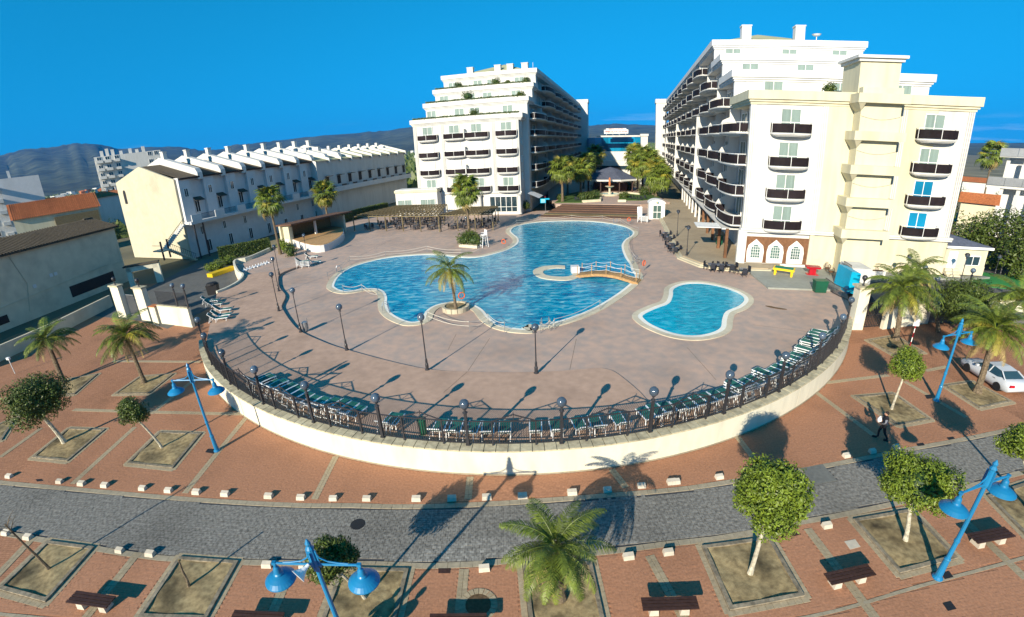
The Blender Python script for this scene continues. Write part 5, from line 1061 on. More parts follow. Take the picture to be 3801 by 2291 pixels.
m_ = MB(); [m_.bar((-.34, -.52 + .12 * i, .3 + .35 * i), (.34, -.52 + .12 * i, .3 + .35 * i), .06, .05) for i in range(4)]; m_.build('ladder', Wm, t)
MB().box(0, 0, 1.78, .75, .65, .07).build('seat', Wm, t); MB().box(0, .32, 2.15, .72, .05, .7).build('backrest', Wm, t)
for x in (-.36, .36): MB().box(x, 0, 2.05, .05, .6, .05).build('armrest', Wm, t)
# footbridge
A_, B_ = G('B', 1092, 1318, 1.1), G('B', 1388, 1352, 1.1); L_ = hypot(B_[0] - A_[0], B_[1] - A_[1]); t = thing('footbridge', 'small arched wooden footbridge with rope rails over the pool', 'bridge', (*A_, 1.05), atan2(B_[1] - A_[1], B_[0] - A_[0]))
zb = lambda u: .1 + .55 * sin(pi * u)
pk = shared('plank', lambda: mesh_of(MB().box(0, 0, 0, .2, 1.5, .05), MT['wood_pale'])); n = int(L_ / .22)
for i in range(n): u = (i + .5) / n; link('plank', pk, t, loc=(u * L_, 0, zb(u)), rot=(0, -math.atan(.55 * pi / L_ * cos(pi * u)), 0))
for s in (-.72, .72):
    MB().ribbon([(u * L_ / 12, s - .06) for u in range(13)], [(u * L_ / 12, s + .06) for u in range(13)], 0, 0).build('beam_line', MT['wood'], t) if False else None
    m_ = MB(); [m_.bar((L_ * i / 12, s, zb(i / 12) - .14), (L_ * (i + 1) / 12, s, zb((i + 1) / 12) - .14), .1, .22) for i in range(12)]; m_.build('beam', MT['wood_pale'], t)
    for i in range(5): u = .03 + .94 * i / 4; MB().tube([(u * L_, s, zb(u) - .1), (u * L_, s, zb(u) + 1.1)], .04, 6).build('rail_post', MT['wood_pale'], t)
    for zz in (1.0, .55):
        for i in range(4):
            u0, u1 = .03 + .94 * i / 4, .03 + .94 * (i + 1) / 4; MB().tube([(L_ * (u0 + (u1 - u0) * q / 6), s, zb(u0) + (zb(u1) - zb(u0)) * q / 6 + zz - .12 * sin(pi * q / 6)) for q in range(7)], .016, 5).build('rope', MT['plaster_cool'], t)
# ================================================================== stage, pergolas and their furniture
_c, _s = cos(radians(-33)), sin(radians(-33))
APR = [(-4, -.3)] + [(_c * (x + 37) + _s * (y - 75.4), -_s * (x + 37) + _c * (y - 75.4)) for x, y in spline([(-36.9, 75.0), (-33.6, 71.4), (-30.2, 68.4), (-28.3, 69.2), (-28.2, 74.6), (-29.2, 79.5), (-31.3, 84.5)], per=3)] + [(-4, 10.9)]
sx = thing('stage', 'open-air stage with yellow side walls, timber back and rounded apron', 'stage', (-37.0, 75.4, 1.0), radians(-33))
MB().box(-1.9, -.1, 1.7, 3.8, .3, 3.3).build('side_wall', MT['plaster_yellow'], sx); MB().box(-.25, -.35, 1.7, .5, .7, 3.4).build('pilaster', MT['plaster_yellow'], sx); MB().box(-2.9, -.4, 1.7, .5, .7, 3.4).build('pilaster', MT['plaster_yellow'], sx)
MB().box(-4.0, 5.5, 1.7, .3, 10.8, 3.2).build('timber_back', MT['wood_pale'], sx); MB().box(-1.9, 11.2, 1.7, 4.2, .4, 3.3).build('side_wall', MT['plaster_grey'], sx); MB().box(-2.2, .12, 2.1, 3.4, .12, 2.3).build('timber_side', MT['wood_pale'], sx)
MB().prism(APR, 0, 1.1).build('apron', MT['plaster_cool'], sx); MB().prism(offset(APR, -.12), 1.101, 1.16).build('stage_floor', MT['wood_pale'], sx)
rf = MB(); rf.add([(1.2, -.8, 3.7), (1.2, 12.5, 3.7), (-4.4, 12.5, 3.3), (-4.4, -.8, 3.3), (1.2, -.8, 3.95), (1.2, 12.5, 3.95), (-4.4, 12.5, 3.55), (-4.4, -.8, 3.55)], [(3, 2, 1, 0), (4, 5, 6, 7), (0, 1, 5, 4), (1, 2, 6, 5), (2, 3, 7, 6), (3, 0, 4, 7)]); rf.build('roof', MT['deck_brown'], sx)
MB().box(.2, 4.6, 2.2, .35, .35, 2.6).build('column', MT['plaster'], sx)
def pergola(label, corners, nr, posts, z=3.75):
    a, b, c_, d = corners; t = thing('pergola', label, 'pergola', (*a, 1.0)); lo = lambda p: Vector((p[0] - a[0], p[1] - a[1], 0)); A1, B1, C1, D1 = map(lo, (a, b, c_, d)); zz = z - 1
    for i in range(nr + 1):
        u = i / nr; p, q = A1.lerp(D1, u), B1.lerp(C1, u); MB().bar((p.x, p.y, zz + .12), (q.x, q.y, zz + .12), .09, .16).build('rafter', MT['timber_grey'], t)
    for i in range(7):
        u = i / 6; p, q = A1.lerp(B1, u), D1.lerp(C1, u); MB().bar((p.x, p.y, zz), (q.x, q.y, zz), .12, .18).build('beam', MT['timber_grey'], t)
    for i in range(nr // 2):
        u = (i + .5) / (nr // 2); p, q = A1.lerp(B1, u), D1.lerp(C1, u); MB().bar((p.x, p.y, zz + .24), (q.x, q.y, zz + .24), .05, .05).build('batten', MT['timber_grey'], t)
    for u in np.linspace(0, 1, posts):
        for e0, e1 in ((A1, D1), (A1.lerp(B1, .5), D1.lerp(C1, .5)), (B1, C1)):
            p = e0.lerp(e1, float(u)); MB().box(p.x, p.y, zz / 2, .16, .16, zz).build('post', MT['timber_grey'], t)
    return [Vector((*p, 0)) for p in corners]
pz = 3.75
pg1 = pergola('left timber pergola over the shaded cafe tables by the stage', [G('2', 1010, 258, pz), G('2', 1420, 160, pz), G('2', 1870, 150, pz), G('2', 1790, 255, pz)], 20, 6)
pg2 = pergola('right timber pergola over cafe tables behind the tall fan palm', [G('2', 1805, 250, pz), G('2', 2060, 175, pz), G('2', 2335, 168, pz), G('2', 2285, 235, pz)], 16, 4)
def chair_meshes(m):
    s = MB().box(0, 0, .44, .46, .46, .05); b = MB().box(0, .22, .72, .46, .05, .5); a = b
    for x in (-.24, .24): a.bar((x, -.2, .64), (x, .22, .64), .05, .04)
    return mesh_of(s, m), mesh_of(b, m), None, mesh_of(MB().box(0, 0, .22, .045, .045, .44), m)
CH = chair_meshes(MT['dark_furn']); CHW = chair_meshes(MT['plastic_white']); CHK = chair_meshes(MT['wood'])
def chair(x, y, z, rz, label, group, k=CH, cat='chair'):
    t = thing('terrace_chair', label, cat, (x, y, z), rz, group); link('seat', k[0], t); link('backrest', k[1], t)
    for px in (-.2, .2):
        for py in (-.2, .2): link('leg', k[3], t, loc=(px, py, 0))
mk('grey_furn', (.13, .14, .17), .35, .15, 6, random_obj=.15)
TT = mesh_of(MB().box(0, 0, .73, .85, .85, .04), MT['grey_furn']); TL = mesh_of(MB().box(0, 0, .36, .07, .07, .72), MT['dark_furn']); TB = mesh_of(MB().box(0, 0, .02, .5, .5, .04), MT['dark_furn'])
def table(x, y, z, rz, label, group):
    t = thing('terrace_table', label, 'table', (x, y, z), rz, group); link('tabletop', TT, t); link('leg', TL, t); link('foot', TB, t)
def sets(c4, nu, nv, where):
    a, b, c_, d = c4
    for i in range(nu):
        for j in range(nv):
            u, v = (i + .5) / nu, (j + .45) / nv; p = a.lerp(d, u).lerp(b.lerp(c_, u), v); rz = radians(-14) + random.uniform(-.15, .15)
            who = f'{ORD[i]} table from left, {["front", "middle", "back"][j]} row, {where} pergola'
            table(p.x, p.y, 1.0, rz, 'square grey ' + who, 'cafe tables under the pergolas')
            for q in range(4): 
                an = rz + q * pi / 2 + random.uniform(-.2, .2); chair(p.x + .72 * sin(an), p.y - .72 * cos(an), 1.0, an + pi, 'dark chair at the ' + who, 'cafe chairs under the pergolas')
sets(pg1, 5, 3, 'left'); sets(pg2, 4, 2, 'right')
for i, mk_ in enumerate([(2160, 190), (2240, 195), (2330, 190), (2420, 185)]):
    p = G('2', *mk_, 1.2); table(p[0], p[1], 1.0, 0, f'{ORD[i]} white-chaired table in front of the cafe windows', 'tables in front of the cafe')
    for q in range(4): an = q * pi / 2; chair(p[0] + .75 * sin(an), p[1] - .75 * cos(an), 1.0, an + pi, f'white chair at the {ORD[i]} table in front of the cafe windows', 'chairs in front of the cafe', CHW)
# ================================================================== garden steps, upper garden, kiosk
UP = 1.9
gs = GS('3', [(495, 1003), (1395, 1022)], 1.0); g2 = GS('3', [(650, 882), (1430, 886)], UP); d_ = Vector((gs[1][0] - gs[0][0], gs[1][1] - gs[0][1])); ang = atan2(d_.y, d_.x); n_ = Vector((-sin(ang), cos(ang)))
t = thing('garden_steps', 'broad brown decked steps rising from the pool to the garden', 'steps', (*gs[0], 1.0), ang); Wd_ = d_.length; dep = (Vector(g2[0]) - Vector(gs[0])).dot(n_)
NS = 6
for i in range(NS):
    x0 = 1.2 * i / NS * 2; MB().box(Wd_ / 2 + x0 / 2, dep * (i + .5) / NS + .001, .9 * (i + 1) / NS / 2, Wd_ - x0, dep / NS - .01, .9 * (i + 1) / NS).build('step', MT['deck_brown'] if i not in (1,) else MT['timber_grey'], t)
up = MB().prism([g2[0], g2[1], (36, 100), (40, 186), (16, 186), (10, 112)], .9, UP).build('upper_garden', MT['deck'], kind='structure')
lawn = tag(MB().prism(GS('3', [(640, 870), (890, 870), (1060, 830), (1070, 790), (860, 770), (760, 790)], UP), UP, UP + .12).build('lawn', MT['grass']), kind='structure')
lawn2 = tag(MB().prism(GS('3', [(1220, 850), (1440, 850), (1600, 830), (1560, 770), (1240, 790)], UP), UP, UP + .12).build('lawn', MT['grass']), kind='structure')
for fr, pts, lb in [('3', [(890, 868), (1055, 858), (1060, 835)], 'low cream planter wall left of the garden path'), ('3', [(1215, 862), (1290, 862)], 'low cream planter wall right of the garden path'), ('3', [(1225, 790), (1300, 788), (1420, 800)], 'curved low cream wall right of the fountain')]:
    wall_run('low_wall', lb, GS(fr, pts, UP), .4, UP - .1, UP + .5, MT['plaster_yellow'])
p = G('3', 1140, 800, UP); t = thing('fountain', 'cream stone fountain with blue basin in the garden path', 'fountain', (*p, UP)); 
MB().lathe([(2.6, 0), (2.7, .35), (2.6, .45), (2.35, .45), (2.3, .2)], n=24).build('basin', MT['pool_stone'], t); MB().lathe([(2.32, .3), (.02, .31)], n=24).build('basin_water', MT['water_small'], t); MB().lathe([(.5, .2), (.3, .5), (.25, 1.6), (.35, 1.8), (1.1, 2.15), (1.15, 2.25), (.2, 2.2)], n=16).build('bowl_stem', MT['pool_stone'], t)
MB().lathe([(.2, 2.2), (.3, 2.9), (.22, 3.4), (.3, 3.9), (.12, 4.4)], n=10).build('statue', MT['terracotta'], t)
k0, k1 = G('3', 1500, 1020, 1), G('3', 1650, 1028, 1); t = thing('white_kiosk', 'small white kiosk with arched roof and glazed double door', 'kiosk', (*k0, 1.0), radians(-10)); KW = 2.9
MB().box(KW / 2, 1.1, 1.45, KW, 2.2, 2.9).build('wall', MT['white'], t)
ar = [(KW / 2 - (KW / 2 + .12) * cos(pi * i / 12), 2.9 + .78 * sin(pi * i / 12)) for i in range(13)]; m_ = MB(); m_.add([(x, y, z) for y in (-.25, 2.4) for x, z in ar], [tuple(range(13)), tuple(range(25, 12, -1))] + [(i + 1, i, 13 + i, 14 + i) for i in range(12)] + [(0, 12, 25, 13)]); m_.build('arched_roof', MT['plaster_cool'], t)
window(t, KW / 2, -.06, .12, 1.55, 2.5, 0, 'glass_green', 'double_door'); MB().box(KW / 2, -.1, 1.35, 1.6, .06, .1).build('door_bar', MT['white'], t)
for x, z, m2 in ((-.1, 3.14, 'yellow_paint'), (.14, 3.22, 'cyan_paint'), (.08, 3.05, 'green_bin')): MB().ball(KW / 2 + x, -.27, z, .12, 8, 6).build('emblem', MT[m2], t)
p = G('3', 555, 972, 1.0); t = thing('blue_signpost', 'blue direction signs on a post by the foot of the garden steps', 'signpost', (*p, 1.0), radians(-5)); MB().tube([(0, 0, 0), (0, 0, 3.4)], .05, 6).build('post', MT['grey_metal'], t)
MB().box(-.45, -.06, 2.7, 1.1, .05, .9).build('sign_panel', MT['cyan_paint'], t); MB().box(.45, -.06, 3.05, .8, .05, .28).build('sign_panel', MT['cyan_paint'], t); MB().ball(0, 0, 3.5, .1, 8, 6).build('finial', MT['red_paint'], t)
for i in range(3): MB().box(-.45, -.09, 2.45 + .24 * i, .8, .012, .06).build('sign_line', MT['white'], t)
# beige terrace beside the right wing, with its cream steps
TR = GS('3', [(1640, 1028), (1800, 1395)], 1.0) + [(22.4, 49.6), (26.2, 47.6), (27.4, 50.3)]
TR = [(28.9, 84.0), (21.6, 54.2), (22.6, 50.6), (26.0, 48.2), (27.6, 49.0), (63.0, 190), (40, 120), (34, 92)]
for i, (gr, zz) in enumerate(((.0, 1.45), (.35, 1.3), (.7, 1.15))):
    q = [TR[0], TR[1], TR[2], TR[3], (29.5, 47.4), (50, 60), (50, 100), (38, 110), (33, 96)]
    e = offset(q[::1] if area(q) > 0 else q[::-1], gr); o = MB().prism(e, .9, zz).build('beige_terrace' if i == 0 else 'terrace_step', mat('beige%d' % i, (.36, .29, .2) if i == 0 else (.5, .45, .33), .8, .08, 2, .1, 20), kind='structure')
gp = MB().prism(GS('C', [(490, 1268), (495, 1315), (582, 1386), (900, 1398)], 1.0) + [(38, 42), (44, 43.5), (52, 41.5), (57, 42), (50, 50), (30, 52)], .9, 1.18).build('grey_platform', MT['asphalt'] if False else mat('grey_tiles', (.27, .28, .25), .7, .1, 2, .1, 20), kind='structure')
def dining(marks, z, who):
    for i, (fr, m_) in enumerate(marks):
        p = G(fr, *m_, z); table(p[0], p[1], z, radians(-15), f'dark table {who[i]}', 'dark tables by the beige terrace')
        for q in (0, 1, 2): an = radians(-15) + q * pi * .66; chair(p[0] + .7 * sin(an), p[1] - .7 * cos(an), z, an + pi, f'dark chair at the table {who[i]}', 'dark chairs by the beige terrace')
dining([('3', (1650, 1185)), ('3', (1680, 1225)), ('3', (1705, 1290)), ('3', (1735, 1330)), ('C', (310, 1295)), ('C', (350, 1298)), ('C', (400, 1300)), ('C', (460, 1318))], 1.0,
       ['furthest along the cream steps', 'second along the cream steps', 'third along the cream steps', 'nearest along the cream steps', 'at the left of the row before the arched windows', 'second in the row before the arched windows', 'third in the row before the arched windows', 'nearest the grey platform'])
for i, mk_ in enumerate([(830, 855), (880, 840), (1340, 840), (1400, 850), (1440, 840)]):
    p = G('3', *mk_, UP); chair(p[0], p[1], UP, .3 * i, f'dark chair on the garden edge, {ORD[i]} from the left above the steps', 'dark chairs above the garden steps'); chair(p[0] + .8, p[1] + .2, UP, .3 * i + 1, f'dark chair beside the {ORD[i]} one above the garden steps', 'dark chairs above the garden steps')
# games tables
p = G('4', 265, 790, 1.18); t = thing('billiard_table', 'yellow billiard table with green cloth on the grey platform', 'billiard table', (*p, 1.18), radians(-38))
MB().box(0, 0, .72, 2.3, 1.3, .22).build('frame', MT['yellow_paint'], t); MB().box(0, 0, .845, 2.0, 1.0, .02).build('cloth', MT['green_cloth'], t)
for x in (-.9, .9):
    for y in (-.42, .42): MB().box(x, y, .31, .2, .2, .62, 0, 1.3).build('leg', MT['yellow_paint'], t)
p = G('4', 525, 785, 1.18); t = thing('football_table', 'red table-football table right of the billiard table', 'football table', (*p, 1.18), radians(-20))
MB().box(0, 0, .85, 1.5, .85, .22, 0, 1.1).build('box', MT['red_paint'], t); MB().box(0, 0, .4, .7, .5, .7).build('pedestal', MT['red_paint'], t); MB().box(0, 0, .03, 1.3, .8, .06).build('foot', MT['red_paint'], t)
for i in range(8): MB().tube([(-.6 + .17 * i, -.65, 1.0), (-.6 + .17 * i, .65, 1.0)], .015, 5).build('rod', MT['steel'], t)
def wicker(p, z, rz, label):
    t = thing('wicker_chair', label, 'chair', (*p, z), rz, 'round-backed wicker chairs'); MB().lathe([(.3, .38), (.32, .44), (.05, .45)], n=10).build('seat', MT['wood'], t)
    m_ = MB(); [m_.tube([(.36 * cos(a), .36 * sin(a) * .8, .4), (.33 * cos(a), .34 * sin(a), .7), (.3 * cos(a), .36 + .0 * a, 1.05 if 1 < a < 2.2 else .8)], .018, 5) for a in [pi * k / 10 for k in range(11)]]; m_.build('backrest', MT['wood_dark'], t)
    for a in range(4): MB().tube([(.22 * cos(a * pi / 2 + .8), .22 * sin(a * pi / 2 + .8), 0), (.24 * cos(a * pi / 2 + .8), .24 * sin(a * pi / 2 + .8), .4)], .02, 5).build('leg', MT['wood_dark'], t)
for mk_, lb in [((530, 710), 'wicker chair behind the red football table, left one'), ((585, 715), 'wicker chair behind the red football table, right one'), ((665, 755), 'wicker chair right of the red football table'), ((700, 790), 'wicker chair furthest right beside the stair shaft'), ((1100, 780), 'lone wicker chair on the white planter in front of the shaft')]: wicker(G('4', *mk_, 1.2), 1.18, random.uniform(-.4, .4), lb)
# structures right of the platform
t = thing('white_entrance', 'white stair entrance box with an iron grille gate below the shaft', 'entrance', (*G('4', 830, 880, 1.0), 1.0), radians(-15)); m_ = MB(); m_.box(1.6, 1.6, .9, 2.2, 3.2, 1.9); m_.build('wall', MT['plaster'], t)
for i in range(7): MB().box(.2, -.2 + .3 * i, 1.1, .05, .05, 2.2).build('gate_bar', MT['iron'], t)
MB().box(.2, .7, 2.2, .06, 2.0, .06).build('gate_frame', MT['iron'], t); MB().box(.2, .7, .9, .03, 1.9, .9).build('gate_sheet', MT['iron'], t)
t = thing('blue_cabin', 'bright blue panel cabin with a sloping side by the right gate', 'cabin', (*G('4', 880, 960, 1.0), 1.0), radians(-12)); m_ = MB(); m_.add([(x, y, z) for y in (0, 3.0) for x, z in ((-.45, 0), (.7, 0), (.7, 2.1), (-.3, 2.3))], [(0, 1, 2, 3), (7, 6, 5, 4), (1, 5, 6, 2), (3, 2, 6, 7), (0, 3, 7, 4)]); m_.build('panel', MT['cyan_paint'], t); m_ = MB(); m_.add([(.71, y, z) for y, z in ((0, 0), (3.4, 0), (0, 2.1))] + [(2.4, 3.3, 0)], [(0, 1, 2), (0, 2, 3)]); m_.build('sloping_side', MT['blue_paint'], t)
t = thing('planter_box', 'long white planter box by the wall of the stair shaft', 'planter', (*G('4', 1060, 810, 1.0), 1.0), radians(-15)); MB().box(0, 0, .4, 3.0, .8, .8).build('box', MT['plaster'], t); MB().box(0, 0, .82, 2.7, .5, .06).build('soil', MT['soil'], t)
short_railing('pale handrail down the steps beside the green container', GS('4', [(640, 900), (720, 960), (880, 1040)], 1.0), 1.0, (), 1.0, 'hand_railing')
gpil = G('9', 520, 540, 0); t = thing('gate_pillar', 'white gate pillar with dark lamp at the right end of the terrace wall', 'pillar', (*gpil, 0), radians(-10)); MB().box(.3, .5, 1.9, 1.0, 1.0, 3.8).build('pillar_body', MT['wall_cream'], t); MB().box(.3, .5, 3.85, 1.3, 1.3, .16).build('pillar_cap', MT['coping'], t); m_ = MB(); m_.lathe([(.16, 3.9), (.07, 4.0), (.06, 4.3), (.12, 4.4)], .3, .5, 0, 8); m_.build('lamp_stem', MT['iron'], t); MB().ball(.3, .5, 4.62, .24).build('lamp_globe', MT['iron'], t, smooth=True); MB().box(.05, -.03, 1.0, .4, .06, .7).build('wall_plate', MT['plaster_cool'], t)
g1, g3 = G('9', 590, 535, 0), G('9', 815, 520, 0); t = thing('metal_gate', 'dark iron gate right of the white pillar', 'gate', (*g1, 0), atan2(g3[1] - g1[1], g3[0] - g1[0])); L_ = hypot(g3[0] - g1[0], g3[1] - g1[1])
for i in range(13): MB().box(L_ * i / 12, .3, 1.2, .05, .05, 2.3).build('gate_bar', MT['iron'], t)
for z in (.15, 1.2, 2.3): MB().box(L_ / 2, .3, z, L_, .05, .07).build('gate_frame', MT['iron'], t)
rw = GS('9', [(830, 525), (1340, 458)], 0) + [(40.5, 36.5), (45, 35), (50, 31.5), (54, 30)]; wall_run('boundary_wall', 'white boundary wall behind the palms at the right', rw, .35, -.1, 1.9, MT['wall_cream'], cap='coping')
short_railing('dark railing with globe lamps along the right boundary wall', [rw[0], rw[1], rw[2], rw[3], rw[4], rw[5]], 2.0, (0, 1, 2, 3, 4), 1.1)
gl2 = tag(MB().prism([(52, 40), (60, 36), (64, 41), (57, 46)], .5, .98).build('artificial_lawn', mat('bright_lawn', (.03, .2, .05), .9, .2, 6)), kind='structure')
side = MB().prism([(34, 34), (54, 30), (70, 30), (75, 60), (58, 60), (52, 44), (40, 45)], -.1, .9).build('side_yard', MT['asphalt'], kind='structure')
# ================================================================== car, sign, man
def car(x, y, rz, label):
    t = thing('parked_car', label, 'car', (x, y, 0), rz); Wc, L = 1.78, 4.6
    secs = [(-2.3, .45, .75, .8), (-2.2, .32, .95, .86), (-1.7, .25, 1.02, .9), (-1.1, .22, .98, .9), (0, .22, .95, .9), (.8, .22, .92, .9), (1.6, .24, .84, .88), (2.15, .3, .72, .8), (2.3, .42, .6, .7)]
    V_, F_ = [], []; 
    for X, z0, z1, hw in secs:
        for yy, zz in ((-hw, z0), (-hw * 1.02, (z0 + z1) / 2), (-hw * .95, z1 - .08), (-hw * .8, z1), (hw * .8, z1), (hw * .95, z1 - .08), (hw * 1.02, (z0 + z1) / 2), (hw, z0)): V_.append((X, yy, zz))
    n = 8
    for i in range(len(secs) - 1):
        for k in range(n): F_.append((i * n + k, i * n + (k + 1) % n, (i + 1) * n + (k + 1) % n, (i + 1) * n + k))
    F_ += [tuple(range(n))[::-1], tuple(range((len(secs) - 1) * n, len(secs) * n))]; b = MB(); b.add(V_, F_); b.build('body', MT['car_white'], t, smooth=True)
    cab = [(-1.75, .98, .62), (-1.15, 1.36, .6), (-.5, 1.43, .6), (.2, 1.4, .6), (.6, 1.22, .62), (1.1, .92, .68)]
    g = MB(); vs = []
    for X, z1, hw in cab: vs += [(X, -.8, .93), (X, -hw, z1 - .02), (X, hw, z1 - .02), (X, .8, .93)]
    g.add(vs, [(i * 4 + k, i * 4 + k + 1, i * 4 + 5 + k, i * 4 + 4 + k) for i in range(len(cab) - 1) for k in range(3)]); g.build('windows', MT['glass'], t)
    r = MB(); vs = []
    for X, z1, hw in cab[1:4]: vs += [(X, -hw * 1.02, z1), (X, hw * 1.02, z1)]
    r.add(vs, [(0, 1, 3, 2), (2, 3, 5, 4)]); r.build('roof', MT['car_white'], t)
    for s in (-1, 1):
        for X, X2, z, z2 in ((-1.75, -1.15, .98, 1.36), (.2, 1.1, 1.4, .93), (-.35, -.4, .96, 1.42)): MB().bar((X, s * (.8 if z < 1 else .61), z), (X2, s * (.61 if z < 1 else .8), z2), .07, .05).build('pillar', MT['car_white'], t)
    tm = shared('tyre', lambda: mesh_of(MB().lathe([(.2, -.11), (.31, -.11), (.335, -.06), (.335, .06), (.31, .11), (.2, .11)], n=20), MT['rubber'])); 
    def rim():
        m_ = MB(); m_.lathe([(.22, -.1), (.22, .1), (.19, .1), (.19, .02)], n=16); 
        for k in range(5): m_.bar((0, 0, .07), (.2 * cos(k * 2 * pi / 5), .2 * sin(k * 2 * pi / 5), .07), .06, .04, up=(0, 0, 1))
        return mesh_of(m_, MT['steel'])
    rm = shared('rim', rim)
    for X in (-1.4, 1.38):
        for s in (-1, 1): w = link('wheel', tm, t, loc=(X, s * .82, .335), rot=(radians(90) * -s, 0, 0)); link('rim', rm, w)
    for s in (-1, 1):
        MB().box(-2.24, s * .66, .78, .16, .36, .16, 0, .8).build('tail_light', MT['red_paint'], t); MB().box(2.2, s * .6, .62, .2, .3, .12).build('headlight', MT['steel'], t); MB().box(.55, s * .95, 1.0, .14, .2, .12).build('mirror', MT['car_white'], t)
        MB().box(-.1, s * .905, .78, .2, .02, .04).build('door_handle', MT['steel'], t); MB().box(-1.0, s * .905, .8, .2, .02, .04).build('door_handle', MT['steel'], t)
w0, w1 = G('9', 1785, 985, .1), G('9', 2175, 1235, .1); dr = atan2(w0[1] - w1[1], w0[0] - w1[0]); cxx, cyy = (w0[0] + w1[0]) / 2 + .82 * sin(dr), (w0[1] + w1[1]) / 2 - .82 * cos(dr); car(cxx, cyy, dr, 'white saloon car parked at the right edge behind a palm trunk')
p = G('9', 1160, 725, 0); t = thing('sign_post', 'thin striped post with a small pale sign panel near the right gate', 'sign', (*p, 0), radians(-20)); 
for i in range(6): MB().tube([(0, 0, .4 * i), (0, 0, .4 * i + .4)], .035, 6).build('post_band', MT['white'] if i % 2 else MT['red_paint'], t)
MB().box(0, -.04, 2.1, .5, .04, .6).build('sign_panel', MT['plaster_cool'], t)
p = G('D', 70, 358, 0); t = thing('sign_post', 'thin pale post with a small white box on top by the left palms', 'sign', (*p, 0)); MB().tube([(0, 0, 0), (0, 0, 1.5)], .04, 6).build('post', MT['plaster_cool'], t); MB().box(0, 0, 1.55, .3, .2, .22).build('box', MT['white'], t)
def person(x, y, rz, label, bag=True):
    t = thing('person', label, 'person', (x, y, 0), rz)
    def skin_(name, vs, es, rad, m, par, root=0, lv=2):
        me = bpy.data.meshes.new(name); me.from_pydata(vs, es, []); me.materials.append(m); o = bpy.data.objects.new(name, me); COL.objects.link(o); o.parent = par
        md = o.modifiers.new('skin', 'SKIN'); md.use_smooth_shade = True
        for i, r in enumerate(rad): me.skin_vertices[0].data[i].radius = (r, r) if not isinstance(r, tuple) else r
        for i in range(len(vs)): me.skin_vertices[0].data[i].use_root = i == root
        o.modifiers.new('sub', 'SUBSURF').levels = lv; o.modifiers['sub'].render_levels = lv; return o
    # +x forward; striding
    body = skin_('body', [(0, 0, .93), (.0, .0, 1.12), (.02, 0, 1.32), (.03, 0, 1.46), (.05, 0, 1.53), (.0, -.1, .9), (.16, -.1, .5), (.12, -.1, .1), (.26, -.1, .05), (0, .1, .9), (-.1, .1, .5), (-.34, .1, .14), (-.24, .1, .05),
                          (.03, -.2, 1.42), (.08, -.26, 1.17), (.28, -.16, 1.1), (.36, -.1, 1.12), (.03, .2, 1.42), (.1, .26, 1.17), (.3, .16, 1.12), (.37, .1, 1.14)],
                 [(0, 1), (1, 2), (2, 3), (3, 4), (0, 5), (5, 6), (6, 7), (7, 8), (0, 9), (9, 10), (10, 11), (11, 12), (3, 13), (13, 14), (14, 15), (15, 16), (3, 17), (17, 18), (18, 19), (19, 20)],
                 [(.16, .12), (.15, .12), (.18, .13), (.12, .09), .06, .1, .07, .055, .045, .1, .07, .055, .045, .07, .055, .042, .035, .07, .055, .042, .035], MT['cloth_black'], t)
    skin_('vest', [(0, 0, .95), (0, 0, 1.12), (.02, 0, 1.32), (.03, 0, 1.47), (.03, -.17, 1.44), (.03, .17, 1.44)], [(0, 1), (1, 2), (2, 3), (3, 4), (3, 5)], [(.185, .145), (.175, .14), (.205, .155), (.13, .1), .09, .09], MT['cloth_navy'], t, 1)
    for s in (-1, 1): skin_('sleeve', [(.03, s * .2, 1.43), (.08, s * .26, 1.17), (.27, s * .165, 1.105)], [(0, 1), (1, 2)], [.08, .065, .052], MT['cloth_grey'], t)
    h = MB(); h.ball(0, 0, 0, .1, 14, 12, 1.25); hd = h.build('head', MT['skin'], t, smooth=True, loc=(.07, 0, 1.65))
    MB().box(.1, 0, -.01, .04, .025, .05, 0, .6).build('nose', MT['skin'], hd); 
    for s in (-1, 1): MB().ball(.085, s * .036, .022, .014, 6, 5).build('eye', MT['dark'], hd); MB().ball(0, s * .1, 0, .025, 6, 5).build('ear', MT['skin'], hd)
    MB().box(.088, 0, -.062, .02, .045, .01).build('mouth', MT['wood'], hd); hr_ = MB(); hr_.ball(-.018, 0, .035, .106, 14, 10, 1.12); hr_.build('hair', MT['hair'], hd, smooth=True)
    for s in (-1, 1):
        hn = MB(); hn.box(.37, s * .1, 1.13, .09, .04, .08); hn = hn.build('hand', MT['skin'], t)
        for q in range(4): MB().tube([(.41, s * .1, 1.16 - .022 * q), (.44, s * .07, 1.16 - .022 * q), (.44, s * .035, 1.155 - .022 * q)], .009, 5).build('finger', MT['skin'], hn)
        MB().tube([(.36, s * .1, 1.17), (.39, s * .08, 1.21), (.4, s * .06, 1.22)], .011, 5).build('thumb', MT['skin'], hn)
        MB().box(.3 if s < 0 else -.28, s * .1, .05, .26, .1, .1, 0, .75).build('shoe', MT['rubber'], t)
    if bag:
        m_ = MB(); m_.lathe([(.04, -.17), (.13, -.14), (.16, -.02), (.12, .1), (.05, .15), (.08, .21)], n=9); o = m_.build('white_bag', MT['plastic_white'], None, smooth=True, loc=(x + .34 * cos(rz), y + .34 * sin(rz), 1.22), rot=(0, 0, rz)); o.scale = (.8, 1.05, 1); tag(o, 'white plastic bag clutched in the arms of the walking man', 'bag')
p = G('K', 1080, 660, 0); person(p[0], p[1], radians(150), 'man in dark vest and black trousers walking past a tree pit')
s1, s2 = G('E', 340, 1362, 0), G('E', 238, 1355, 0)
for (sx_, sy_), lb in ((s1, 'dark-clothed person standing below the frame, right of two'), (s2, 'dark-clothed person standing below the frame, left of two')): person(sx_ - 4.1 * sin(radians(30.5)), sy_ - 4.1 * cos(radians(30.5)), radians(90), lb, False)
